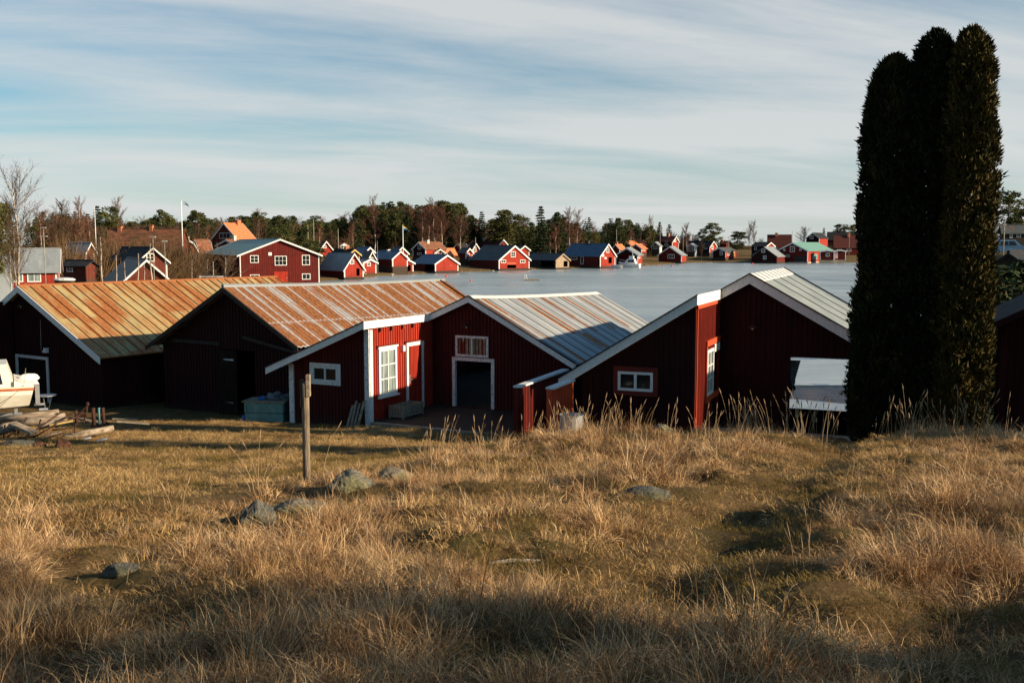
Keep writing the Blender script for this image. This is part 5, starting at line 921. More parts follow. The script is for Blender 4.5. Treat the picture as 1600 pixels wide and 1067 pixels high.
for (px, top, Y, lab, wd) in [(31, 258, 60, 'big bare birch with white stem, tallest tree at the left edge', .95), (14, 322, 61, 'thinner bare birch left of the big one', .7), (23, 342, 58, 'slim white-stemmed birch between the two at the left edge', .6), (322, 392, 78, 'small white-stemmed birch left of the warehouse long wall', .9), (352, 388, 82, 'small bushy white birch before the warehouse long wall', 1.4)]:
    tree('nearbirch', px, top, Y, lab, None, wd)
for (px, top, Y, lab) in [(158, 362, 70, 'leafless birch sapling with white stem, tallest left of the barn roof'), (180, 392, 68, 'thin leafless sapling before the slope of the barn roof'), (197, 402, 66, 'short pale sapling left of the barn gable'), (213, 388, 68, 'thin sapling rising past the barn gable peak'), (222, 404, 66, 'short forked sapling before the barn gable'), (237, 372, 70, 'tall straight sapling right of the barn gable peak'), (332, 402, 80, 'short sapling between the two small birches by the warehouse'), (300, 400, 84, 'leafless sapling below the gambrel house')]:
    tree('sapling', px, top, Y, lab, None, 1.1)
px = 66
while px < 1010:    # a thin line of bare trees along the very edge of the wood
    k = 'birch' if rnd.random() < (.35 if px < 420 else .7) else 'bare'; Y = depth_at(px)-34+rnd.uniform(-8, 8)
    if 560 < px < 1010: Y += 14
    lb = KD[k]+' in the sparse front row '+next(r for e, r in REG if px < e); top = sky_at(px)+rnd.uniform(2, 24)
    if bay_sd(np.array([at(px, 400, Y).x]), np.array([Y]))[0] > 12: tree(k, px, top, Y, lb, lb.replace(KD[k], cat_pl[k]), 1.25)
    px += rnd.uniform(8, 19) if px < 340 or 640 < px < 730 or 870 < px < 960 else rnd.uniform(16, 34)
# brushwood mass: bare scrub nobody could count
def brush(name, label, spots, mat, twigs=70, seed=1):
    r2 = np.random.default_rng(seed); V = []
    for (x, y, z, h, w_) in spots:
        n = twigs; a = r2.uniform(0, 6.28, n); lean = r2.uniform(0, 1, n)**.7; b0 = np.stack([x+np.cos(a)*w_*.35*lean, y+np.sin(a)*w_*.35*lean, np.full(n, z-.1)], 1)
        hh = h*(1-.45*lean)*r2.uniform(.6, 1, n); m1 = b0+np.stack([np.cos(a)*w_*.3*lean, np.sin(a)*w_*.3*lean, hh*.5], 1); e1 = m1+np.stack([np.cos(a)*w_*.45*lean+r2.normal(0, w_*.12, n), np.sin(a)*w_*.45*lean+r2.normal(0, w_*.12, n), hh*.5], 1)
        s1 = orth2(e1-b0, r2)*(.018+.004*h if h > 1 else .005)
        V += [np.stack([b0-s1, b0+s1, m1], 1), np.stack([m1-s1*.8, m1+s1*.8, e1], 1)]
        for q in range(3):
            p = m1+(e1-m1)*r2.uniform(0, 1, (n, 1)); d = r2.normal(size=(n, 3)); d[:, 2] = np.abs(d[:, 2])+.4; d *= (h*.12/np.linalg.norm(d, axis=1))[:, None]*r2.uniform(.5, 1.4, (n, 1)); V.append(np.stack([p-s1*.6, p+s1*.6, p+d], 1))
    v = np.concatenate(V).reshape(-1, 3); return tag(link_mesh(name, npmesh(name, v, np.arange(len(v)).reshape(-1, 3), mat)), label, 'scrub', None, 'stuff')
def orth2(d, r2):
    r = r2.normal(size=d.shape); r -= d*((r*d).sum(1)/(d*d).sum(1))[:, None]; return r/np.linalg.norm(r, axis=1)[:, None]
sp = []
for i in range(460):
    px = rnd.uniform(1000, 1175) if i >= 400 else rnd.uniform(60, 1190) if i < 270 else rnd.uniform(90, 345); Y = depth_at(px)+rnd.uniform(-45, 40); 
    if px > 560 and Y < depth_at(px)-15: Y += 25
    if 270 <= i < 400: Y = rnd.uniform(105, 210)
    if px > 1030: Y = rnd.uniform(440, 480)
    if 330 <= i < 400: px = rnd.uniform(165, 300); Y = rnd.uniform(128, 168)
    x = at(px, 400, Y).x
    if bay_sd(np.array([x]), np.array([Y]))[0] < 14: continue
    z = tz(x, Y); hmax = zat(sky_at(px)+14, (x, Y))-z; sp.append((x, Y, z, min(rnd.uniform(3.0, 9.5), max(2, hmax)), rnd.uniform(2.5, 5)))
brush('brushwood', 'leafless brown scrub filling the wood edge between the far houses', sp, 'brush_twigs', 80)
# forest floor mass behind: low dark conifers nobody could count
sp = []; V = []
for i in range(640):
    px = rnd.uniform(40, 1120) if i < 520 else rnd.uniform(960, 1165); Y = depth_at(px)+rnd.uniform(40, 75); x = at(px, 400, Y).x; z = tz(x, Y); top = zat(sky_at(px)+rnd.uniform(7, 26), (x, Y)); h = max(top-z, 3); n = 170
    u = rg.uniform(0, 1, n); a = rg.uniform(0, 6.28, n); rr = h*.17*(1-u)**.8*rg.uniform(.3, 1, n)+.1
    P = np.stack([x+np.cos(a)*rr, Y+np.sin(a)*rr, z+.3+h*u*.95], 1); D = np.stack([np.cos(a), np.sin(a), np.full(n, -.2)], 1)+rg.normal(0, .5, (n, 3)); D /= np.linalg.norm(D, axis=1)[:, None]; ln = rg.uniform(.5, 1.0, n)*h*.055+.1; V.append(tris(P, D, orth(D), ln, ln*.8)[0])
v = np.concatenate(V); tag(link_mesh('far_wood', npmesh('far_wood', v, np.arange(len(v)).reshape(-1, 3), 'pine_needles')), 'dense evergreen wood reading as one mass along the skyline', 'wood', None, 'stuff')

# ------------------------------------------------------------------ columnar trees
def column_tree(px, Y, top, rad, lab, seed, n=17000, base_in=.75):
    q = at(px, 533, Y); x = q.x; zb = tz(x, Y); hgt = zat(top, (x, Y))-zb; g2 = np.random.default_rng(seed)
    t = thing('columnar_tree', lab, 'tree', (x, Y, zb), 0, 'three columnar evergreens')
    u = g2.uniform(0.012, 1, n)**.92; a = g2.uniform(0, 2*math.pi, n)
    prof = np.interp(u, [0, .04, .14, .4, .65, .83, .92, .965, .985, 1.0], [.84, .90, .97, 1.0, .94, .84, .70, .52, .34, .06])
    lobe = 0.70+.46*fnoise(a*1.6+seed*9, u*hgt*1.3, 1.0, 3, seed)+.30*(fnoise(a*4+seed*5, u*hgt*4.2, 1.0, 2, seed+3)-.3)
    seam = np.minimum(np.abs(((a+seed)*1.0) % 2.1-1.05), 1)*.10
    r = rad*prof*(lobe+seam)*np.sqrt(g2.uniform(.22, 1, n))*1.02
    sparse = fnoise(a*2+3, u*hgt*2.2, 1.0, 3, seed+5); keep = (sparse > .40) | (g2.random(n) < .30); 
    P = np.stack([np.cos(a)*r, np.sin(a)*r, u*hgt], 1)[keep]; a = a[keep]; k = len(P)
    out_ = np.stack([np.cos(a), np.sin(a), np.zeros(k)], 1); V = []
    for j in range(4):
        D = out_*g2.uniform(.25, .9, (k, 1))+np.array([0, 0, .85])+g2.normal(0, .42, (k, 3)); D /= np.linalg.norm(D, axis=1)[:, None]
        ln = g2.uniform(.045, .15, k); s_ = g2.normal(size=(k, 3)); s_ -= D*(s_*D).sum(1)[:, None]; s_ /= np.linalg.norm(s_, axis=1)[:, None]
        V.append(tris(P+g2.normal(0, .03, (k, 3)), D, s_, ln, ln*g2.uniform(.35, .6, k))[0])
    v = np.concatenate(V); link_mesh('crown', npmesh('crown', v, np.arange(len(v)).reshape(-1, 3), 'cedar_sprays'), t)
    mb = MB(); mb.tube([(0, 0, -.2), (.02, .01, hgt*.3), (0, 0, hgt*.65), (0, 0, hgt*.95)], [.12, .09, .05, .015], 8)
    r3 = random.Random(seed)
    for i in range(70):
        h = hgt*r3.uniform(.05, .93); a_ = r3.uniform(0, 6.28); l = rad*.75*(1-.6*max(0, h/hgt-.6)/.4); mb.tube([(0, 0, h-.15), (math.cos(a_)*l*.5, math.sin(a_)*l*.5, h+.15), (math.cos(a_)*l*.8, math.sin(a_)*l*.8, h+.55 if h < hgt*.9 else h+.15)], [.018, .012, .004], 4, False)
    mb.build('trunk', 'bark', t); return t
column_tree(1383, 22.7, 91, .68, 'leftmost and shortest of the three dark columnar evergreens', 1, 30000)
column_tree(1444, 22.3, 52, .62, 'middle columnar evergreen with pointed top, half hidden by its neighbours', 2, 27000)
column_tree(1499, 21.8, 49, .57, 'rightmost columnar evergreen with sunlit olive right edge and rounded top', 3, 30000)

# two trees just outside the picture on the right, whose shadows fall across the lawn and the slope
def side_tree(kind, x, y, h, wd, i, lab):
    tm, cm = {'spruce': SP, 'pine': PI_, 'birch': BI}[kind][i]; t = thing(KIND[kind][0], lab, KIND[kind][1], (x, y, tz(x, y)), 1.1); t.scale = (h*wd, h*wd, h); link_mesh('trunk', tm, t); link_mesh('crown', cm, t)
side_tree('spruce', 15.5, 15.2, 10.5, .9, 0, 'tall spruce just outside the right edge, level with the crest of the slope')
side_tree('birch', 9.4, 0.6, 6.0, 1.0, 0, 'leafless birch just outside the lower right corner of the picture')
side_tree('birch', 14.0, -0.6, 9.5, 1.0, 1, 'leafless birch farther outside the lower right corner of the picture')
side_tree('spruce', 6.6, 2.6, 2.7, 1.5, 1, 'young spruce just outside the lower right corner, beside the long grass')
# ------------------------------------------------------------------ grass
def blades(n, rad, l0, l1, wid, lean, droop, seed, wind=(0, 0)):
    g3 = np.random.default_rng(seed); a = g3.uniform(0, 6.28, n); rr = rad*np.sqrt(g3.uniform(0, 1, n)); b0 = np.stack([np.cos(a)*rr, np.sin(a)*rr, np.full(n, -.02)], 1)
    az = a+g3.normal(0, 1.0, n); L = g3.uniform(l0, l1, n); tl = g3.uniform(.1, 1, n)*lean; d = np.stack([np.cos(az)*tl+wind[0], np.sin(az)*tl+wind[1], np.ones(n)], 1); d /= np.linalg.norm(d, axis=1)[:, None]
    hd = np.stack([np.cos(az)+wind[0], np.sin(az)+wind[1], np.zeros(n)], 1); dr = g3.uniform(.3, 1, n)*droop
    pts = [b0]; p = b0
    for k in range(3):
        dd = d+hd*(dr*(k*.55))[:, None]-np.array([0, 0, 1])*(dr*.42*k*k)[:, None]; dd /= np.linalg.norm(dd, axis=1)[:, None]; p = p+dd*(L/3)[:, None]; pts.append(p)
    s_ = np.stack([-np.sin(az+g3.normal(0, .8, n)), np.cos(az), np.zeros(n)], 1)*wid; W = [1, .85, .6, .12]
    V = np.stack([q for k in range(4) for q in (pts[k]-s_*W[k]*.5, pts[k]+s_*W[k]*.5)], 1)
    global SHADE; SHADE = np.repeat(np.clip(g3.normal(.5, .22, n), 0, 1), 8)
    base = (np.arange(n)*8)[:, None]; Fq = np.concatenate([base+np.array([2*k, 2*k+1, 2*k+3, 2*k+2]) for k in range(3)]); return V.reshape(-1, 3), Fq
def tuftcol(name, specs, mat):
    c = bpy.data.collections.new(name)
    for i, s_ in enumerate(specs):
        v, f = blades(*s_[:7], seed=i+len(name), wind=s_[7] if len(s_) > 7 else (0, 0)); me = npmesh('grass_tuft', v, f, mat); me.attributes.new('shade', 'FLOAT', 'POINT').data.foreach_set('value', SHADE.astype(np.float32)); o = bpy.data.objects.new('grass_tuft', me); c.objects.link(o)
    return c
def scatter(name, label, pts, rot, scl, coll):
    me = bpy.data.meshes.new(name); me.vertices.add(len(pts)); me.vertices.foreach_set('co', np.asarray(pts, np.float32).ravel())
    for an, ty, dat in (('rot', 'FLOAT_VECTOR', rot), ('scl', 'FLOAT_VECTOR', scl)):
        at_ = me.attributes.new(an, ty, 'POINT'); at_.data.foreach_set('vector', np.asarray(dat, np.float32).ravel())
    o = bpy.data.objects.new(name, me); COL.objects.link(o); tag(o, label, 'grass', None, 'stuff')
    g_ = bpy.data.node_groups.new(name, 'GeometryNodeTree'); g_.interface.new_socket('Geometry', in_out='INPUT', socket_type='NodeSocketGeometry'); g_.interface.new_socket('Geometry', in_out='OUTPUT', socket_type='NodeSocketGeometry')
    gi = g_.nodes.new('NodeGroupInput'); go = g_.nodes.new('NodeGroupOutput'); m2p = g_.nodes.new('GeometryNodeMeshToPoints'); iop = g_.nodes.new('GeometryNodeInstanceOnPoints'); ci = g_.nodes.new('GeometryNodeCollectionInfo')
    ci.inputs['Collection'].default_value = coll; ci.inputs['Separate Children'].default_value = True; ci.inputs['Reset Children'].default_value = True
    iop.inputs['Pick Instance'].default_value = True
    nr = g_.nodes.new('GeometryNodeInputNamedAttribute'); nr.data_type = 'FLOAT_VECTOR'; nr.inputs[0].default_value = 'rot'; ns = g_.nodes.new('GeometryNodeInputNamedAttribute'); ns.data_type = 'FLOAT_VECTOR'; ns.inputs[0].default_value = 'scl'
    e2r = g_.nodes.new('FunctionNodeEulerToRotation'); l_ = g_.links; l_.new(nr.outputs['Attribute'], e2r.inputs[0]); l_.new(e2r.outputs[0], iop.inputs['Rotation']); l_.new(ns.outputs['Attribute'], iop.inputs['Scale'])
    l_.new(gi.outputs[0], m2p.inputs[0]); l_.new(m2p.outputs[0], iop.inputs['Points']); l_.new(ci.outputs[0], iop.inputs['Instance']); l_.new(iop.outputs[0], go.inputs[0])
    md = o.modifiers.new('scatter', 'NODES'); md.node_group = g_; return o
WX = (-.10, .02)
tall = tuftcol('tall_tufts', [(60, .11, .10, .28, .0046, .9, .9, WX), (60, .15, .08, .24, .0046, 1.6, 1.3, (.3, -.2)), (55, .09, .14, .36, .0040, .6, .6, WX), (65, .16, .08, .22, .0048, 2.2, 1.5, (-.5, -.2)), (50, .12, .10, .28, .0044, 1.3, 1.4, (.6, .1)), (65, .20, .06, .17, .0052, 2.8, 1.5, (0, -.3)), (65, .18, .06, .19, .0050, 2.6, 1.6, (-.8, .1)), (14, .10, .25, .46, .0034, .7, .5, WX)], 'dry_grass')
near = tuftcol('near_tufts', [(105, .11, .10, .28, .0026, .9, .9, WX), (105, .15, .08, .24, .0027, 1.6, 1.3, (.3, -.2)), (95, .09, .14, .34, .0024, .6, .6, WX), (110, .16, .08, .22, .0028, 2.2, 1.5, (-.5, -.2)), (85, .12, .10, .28, .0026, 1.3, 1.4, (.6, .1)), (110, .20, .06, .17, .0030, 2.8, 1.5, (0, -.3)), (110, .18, .06, .19, .0028, 2.6, 1.6, (-.8, .1)), (20, .10, .22, .40, .0022, .7, .5, WX)], 'dry_grass')
short = tuftcol('lawn_tufts', [(110, .17, .03, .09, .0032, 1.6, 1.2), (110, .16, .025, .08, .0034, 2.2, 1.3), (90, .19, .04, .12, .0030, 1.8, 1.4, (-.3, 0)), (90, .19, .03, .09, .0032, 2.6, 1.4, (.4, .2))], 'lawn_grass')
moss = tuftcol('moss_tufts', [(100, .15, .02, .06, .0036, 1.6, 1.0), (100, .16, .025, .07, .0036, 2.0, 1.2)], 'moss_grass')
def cand(y0, y1, dens):
    n = int(dens*(y1-y0)*(0.60*(y0+y1)+3.4)); y = rg.uniform(y0, y1, n*2); x = rg.uniform(-1, 1, n*2)*(0.60*y1+1.7); k = np.abs(x) < 0.60*y+1.7; return x[k], y[k]
def lawn_t(x, y):                               # 1 on the mown lawn, 0 in the long grass
    yb = np.interp(x, [-14, -7, -5, -3, -2.2, -1.2, -0.5, 0.3, 1.2], [8.6, 9.0, 9.7, 11.0, 12.4, 14.8, 17.5, 21.0, 24.0])+(fnoise(x, y, 1.3, 3, 77)-.5)*2.6
    return sstep(-.5, .6, y-yb)
ROCKS = []
for px_, py_, w_ in ((547, 764, 78), (621, 751, 58), (396, 822, 62), (462, 801, 96), (360, 838, 60), (1018, 778, 78), (185, 898, 60), (682, 844, 24), (812, 888, 60)):
    q = Vector((0, 0, H)); d = ray(px_, py_); tt = 3.0
    while (q+d*tt).z > tz((q+d*tt).x, (q+d*tt).y): tt += .05
    ROCKS.append(((q+d*tt).x, (q+d*tt).y, max(.16, w_/F*(q+d*tt).y*.5)))
PX, PY = [], []
for a_, b_, dn in ((2.2, 5, 150), (5, 8, 125), (8, 12, 95), (12, 17, 74), (17, 24.5, 46)):
    x, y = cand(a_, b_, dn); PX.append(x); PY.append(y)
x = np.concatenate(PX); y = np.concatenate(PY); pd = path_d(x, y)
cl_ = fnoise(x, y, 0.75, 3, 41); cl2_ = fnoise(x, y, 2.6, 3, 42)
T = (1-lawn_t(x, y))*(1-.98*np.exp(-(pd/.80)**4))*(.45+.55*sstep(.5, 2.0, pd))*(.38+.62*sstep(.36, .56, fnoise(x, y, 1.9, 3, 88)))
bare1 = np.exp(-(((x-.1)/.7)**2+((y-6.6)/.5)**2))+np.exp(-(((x-3.1)/.9)**2+((y-7.2)/.4)**2))+.8*np.exp(-(((x+1.6)/.5)**2+((y-6.1)/.4)**2))+np.exp(-(((x-1.2)/.6)**2+((y-6.6)/.4)**2))+.8*np.exp(-(((x+3.2)/.6)**2+((y-7.3)/.35)**2))
T = T*(1-np.clip(bare1, 0, 1)*.95)
cl3_ = fnoise(x, y, 0.32, 2, 47)
clr = np.zeros(len(x))
for rx_, ry_, rr_ in ROCKS: clr = np.maximum(clr, np.exp(-(((x-rx_)/(rr_*1.25))**2+((y-ry_+rr_*1.5)/(rr_*2.4))**2)))
dens_ = T*(1-.9*clr)*np.clip(-.35+3.0*(cl_-.25)+.9*(cl2_-.4)+1.6*(cl3_-.45), 0.03, 1); keep = (rg.random(len(x)) < dens_) & ~((x > 7.2) & (x < 11.5) & (y > 20.8)) & ~((x > 1.6) & (y > 24.2))
x, y, cl_, T, cl2_, clr = x[keep], y[keep], cl_[keep], T[keep], cl2_[keep], clr[keep]; n = len(x); z = terrain(x, y)
sc_ = (.50+1.0*np.clip(cl_-.2, 0, 1))*rg.uniform(.6, 1.35, n)*(.35+.65*T)*(1+.35*np.exp(-((path_d(x, y)-1.5)/.5)**2))*(1-.75*clr); wdt = np.clip(y/9, .8, 1.9)
dg_r = np.stack([rg.normal(0, .22, n)+(fnoise(x, y, .7, 2, 91)-.5)*1.3, rg.normal(0, .22, n)+(fnoise(x, y, .7, 2, 92)-.5)*1.3, rg.uniform(0, 6.28, n)], 1); dg_p = np.stack([x, y, z], 1); dg_s = np.stack([sc_*1.15, sc_*1.15, sc_], 1); nk = y+rg.normal(0, .8, n) < 7.8
scatter('dry_grass', 'long straw-coloured dry grass covering the slope beyond the nearest metres', dg_p[~nk], dg_r[~nk], dg_s[~nk], tall); scatter('dry_grass', 'fine straw-coloured dry grass nearest the photographer', dg_p[nk], dg_r[nk], dg_s[nk], near)
# lawn and matted grass under the long grass
PX, PY = [], []
for a_, b_, dn in ((2.2, 9, 60), (9, 15, 52), (15, 31, 40)):
    x, y = cand(a_, b_, dn); PX.append(x); PY.append(y)
x = np.concatenate(PX); y = np.concatenate(PY)
def in_shed(x, y):
    r = np.zeros(x.shape, bool)
    for f_, rects in ((fa, [(-5.1, 4.5, -3.4, 13)]), (fb, [(-3.9, 3.2, -.05, 12)]), (fc, [(-2.95, 0, -.05, 14), (0, 5, 0, 14)]), (fd, [(-3.2, 0.1, 0, 11), (0, 4.7, .1, 11)]), (fe, [(sE+.3, sE+8, .3, 9)])):
        dx = x-f_.o.x; dy = y-f_.o.y; s_ = dx*f_.ex.x+dy*f_.ex.y; u_ = dx*f_.ey.x+dy*f_.ey.y
        for (a0, a1, b0, b1) in rects: r |= (s_ > a0) & (s_ < a1) & (u_ > b0) & (u_ < b1)
    return r
k = ~in_shed(x, y) & (bay_sd(x, y) > .6); x, y = x[k], y[k]; z = terrain(x, y); ms_ = (fnoise(x, y, 1.1, 4, 55) > .60) | ((path_d(x, y) < .5) & (fnoise(x, y, .8, 2, 56) > .62)) | (np.exp(-(((x-.9)/.6)**2+((y-6.4)/.4)**2)) > .45); n = len(x)
patch = fnoise(x, y, 1.7, 3, 61); lk = (rg.random(n) < np.clip(.25+2.2*(patch-.3), .15, 1)*(1-.72*(1-lawn_t(x, y))*(path_d(x, y) > .9)*sstep(.36, .56, fnoise(x, y, 1.9, 3, 88)))); sc_ = rg.uniform(.7, 1.35, n)*(.7+.8*patch)
rot = np.stack([rg.normal(0, .15, n), rg.normal(0, .15, n), rg.uniform(0, 6.28, n)], 1); p3 = np.stack([x, y, z], 1); s3 = np.stack([sc_*1.1]*3, 1)
scatter('lawn_grass', 'short matted yellow-brown grass on the lawn and path', p3[~ms_ & lk], rot[~ms_ & lk], s3[~ms_ & lk], short)
scatter('mossy_grass', 'low olive-green mossy turf showing in patches on lawn and path', p3[ms_], rot[ms_], s3[ms_]*.9, moss)
# tall stems with seed heads
mb = MB(); r5 = random.Random(12)
def stem(x, y, h, lean, az, thick=.0045, head=True):
    z = tz(x, y); b0 = Vector((x, y, z-.03)); dv = Vector((math.cos(az), math.sin(az), 0)); pts = [b0+dv*lean*h*(t**1.8)+Vector((0, 0, h*t*(1-.12*lean*t))) for t in (0, .3, .6, .85, 1)]
    mb.tube(pts, [thick, thick*.9, thick*.7, thick*.5, thick*.4], 3, False)
    if head:
        e = pts[-1]; d = (pts[-1]-pts[-2]).normalized(); q = [e-d*.05, e-d*.02, e+d*.03, e+d*.075]; mb.tube(q, [thick*.4, thick*2.1, thick*1.8, .001], 4, False)
def stems(n, px0, px1, Y0, Y1, h0, h1, thick):
    for i in range(n):
        if i % 6 == 0: cpx = r5.uniform(px0, px1); cY = r5.uniform(Y0, Y1); az0 = r5.choice((0.2, 2.9, 3.3, -.2))
        px = cpx+r5.gauss(0, 10); Y = cY+r5.uniform(-.3, .3); p = at(px, 600, Y); stem(p.x, Y, r5.uniform(h0, h1)*r5.uniform(.75, 1.05), r5.uniform(.02, .38), az0+r5.gauss(0, .8), thick*.8)
stems(105, 735, 1120, 16.8, 18.6, .36, .74, .0045); stems(80, 1150, 1300, 17.2, 18.8, .6, .95, .0055); stems(60, 1370, 1600, 16.5, 19, .5, .95, .0055); stems(24, 660, 760, 14.5, 17.5, .4, .8, .005)
for (px, py, h, lean, az) in ((405, 765, .62, .30, 3.0), (398, 768, .55, .45, 3.1), (404, 766, .70, .05, 0), (409, 764, .60, .40, .2), (413, 764, .5, .6, .1), (392, 768, .3, .5, 3), (505, 745, .75, .3, .1), (640, 765, .6, .3, 2.9), (285, 800, .35, .2, .1), (270, 802, .3, .3, 3)):
    p = ground_at(px, py); stem(p.x, p.y, h, lean, az, .004)
stems(40, 100, 1500, 6, 11, .25, .42, .0022)
for i in range(14):    # lone leaning straws
    p = ground_at(r5.uniform(150, 1500), r5.uniform(860, 1060)); stem(p.x, p.y, r5.uniform(.3, .5), r5.uniform(.5, .9), r5.uniform(-.6, .6)+r5.choice((0, math.pi)), .0016, False)
tag(mb.build('dry_stems', 'stem_straw'), 'tall thin dry stems with pale seed heads rising above the long grass', 'grass', None, 'stuff')
# ------------------------------------------------------------------ stones
def rock(px, py, wpx, hpx, lab, mat='rock', seed=0, flat=.6, name='boulder', sink=.25, yaw=0, p=None):
    p = p or ground_at(px, py+hpx*.5); k = p.y/F; rx = wpx*k*.54; rzz = hpx*k*(.64 if name == 'boulder' else .55); g6 = random.Random(seed)
    t = bpy.data.meshes.new(name); import bmesh; bm = bmesh.new(); bmesh.ops.create_icosphere(bm, subdivisions=4, radius=1)
    pl = [(Vector((g6.uniform(-1, 1), g6.uniform(-1, 1), g6.uniform(-.2, 1))).normalized(), g6.uniform(.55, .85)) for _ in range(9)]
    for v in bm.verts:
        c = v.co.normalized(); s = 1.0
        for n_, d_ in pl:
            dd = c.dot(n_)
            if dd > d_*.9: s = min(s, d_/dd)
        s *= 1+.16*mnoise.noise(c*1.7+Vector((seed, 0, 0)))+.07*mnoise.noise(c*5+Vector((seed, 3, 0)))+.03*mnoise.noise(c*13)
        v.co = Vector((c.x*s*rx, c.y*s*rx*.8, c.z*s*rzz))
    bm.to_mesh(t); bm.free(); t.materials.append(M[mat]); [setattr(q, 'use_smooth', False) for q in t.polygons]
    o = link_mesh(name, t, None, (p.x, p.y+rx*.3, p.z+rzz*(.55-sink))); o.rotation_euler = (0, 0, yaw); tag(o, lab, 'rock'); return o
rock(547, 747, 78, 34, 'big pale lichen-covered boulder right of the wooden post', seed=3)
rock(621, 738, 58, 26, 'angular boulder with a dark left face, right of the pale boulder', seed=5, yaw=.5)
rock(396, 800, 62, 44, 'dark rounded boulder at the edge of the lawn left of the post', 'rock_dark', 7, sink=.15)
rock(462, 790, 96, 22, 'flat pale rock slab behind the dark rounded boulder, half buried in grass', 'rock', 9)
rock(372, 829, 34, 15, 'small pale stone at the foot of the dark boulder', 'rock', 11, name='stone'); rock(336, 836, 22, 10, 'small dark stone left of the small pale stone', 'rock_dark', 13, name='stone')
rock(1018, 768, 78, 20, 'flat dark stone lying in the long grass at right of centre', 'rock_dark', 15)
rock(1040, 690, 34, 16, 'pale stone on the crest in front of the open boathouse', 'rock', 17, p=Vector((2.75, 18.0, tz(2.75, 18.0))))
rock(185, 886, 60, 24, 'dark low rock in the grass at lower left', 'rock_dark', 19); rock(78, 770, 22, 12, 'small pale stone alone on the lawn at the left', 'rock', 21, name='stone')
rock(682, 834, 18, 20, 'narrow pale stone upright in the grass below the angular boulder', 'rock', 23, name='stone')
rock(22, 690, 60, 14, 'dark low stone in the shade left of the scrap pile', 'rock_dark', 25, name='stone')
# stick
p = ground_at(812, 888); t = thing('stick', 'grey weathered stick lying in the short grass below the centre', 'stick', p, .15); mb = MB(); mb.tube([(-.22, 0, .05), (-.05, .01, .06), (.12, 0, .05), (.28, -.02, .045)], [.012, .015, .014, .008], 6); mb.build('stick', 'grey_wood', t)
# ------------------------------------------------------------------ wooden post
p = at(480, 770, 12.0); zb = tz(p.x, 12.0); ht = zat(597, p)-zb
t = thing('wooden_post', 'round weathered post with a short board nailed to its top, standing in the grass', 'post', (p.x, 12.0, zb))
mb = MB(); mb.tube([(0, 0, -.2), (0, 0, .4), (.002, 0, .9), (.004, 0, ht)], [.049, .047, .046, .046], 12); mb.build('post', 'post_wood', t, True)
mb = MB(); mb.box(-.055, -.022, -.03, .04, ht-.3, ht+.03); mb.build('dark_board', 'dark_wood', t); mb = MB(); mb.box(.022, .066, -.055, .02, ht-.17, zat(585, p)-zb); mb.build('board', 'log', t)
# ------------------------------------------------------------------ teal crate with net
q = at(420, 650, 31.2); zb = .82; t = thing('fish_crate', 'large teal wooden crate in two tiers under a heap of net beside the lean-to', 'crate', (q.x, 31.2, zb), R(-8))
mb = MB(); mb.box(-.62, .62, -.38, .38, 0, .34); mb.build('lower_box', 'teal', t); mb = MB(); mb.box(-.64, .64, -.40, .40, .36, .68); [mb.box(s_, s_+.06, -.42, -.401, .37, .67) for s_ in (-.62, .56)]; mb.build('upper_box', 'teal', t); mb = MB(); mb.box(-.70, .70, -.45, .45, .683, .72); mb.build('lid', 'grey_wood', t)
n_ = thing('net_heap', 'grey-blue heap of fishing net lying on the teal crate', 'net', (q.x+.25, 31.2, zb+.72), .2); mb = MB(); mb.blob((0, 0, .07), (.32, .22, .15), 4, 14, 10, .35); mb.blob((.3, 0, .06), (.26, .2, .12), 8, 14, 10, .3); mb.build('net', 'net', n_)
n_ = thing('plastic_bag', 'crumpled blue plastic bag on the left part of the teal crate', 'bag', (q.x-.17, 31.1, zb+.72)); mb = MB(); mb.blob((0, 0, .05), (.11, .08, .07), 6, 10, 8, .4); mb.build('bag', 'blue', n_)
n_ = thing('plastic_can', 'blue plastic can leaning on the left end of the teal crate', 'can', (q.x-.78, 31.0, zb)); mb = MB(); mb.tube([(0, 0, 0), (.07, 0, .22)], .08, 10); mb.tube([(.07, 0, .22), (.09, 0, .28)], .03, 8); mb.build('can', 'blue', n_)
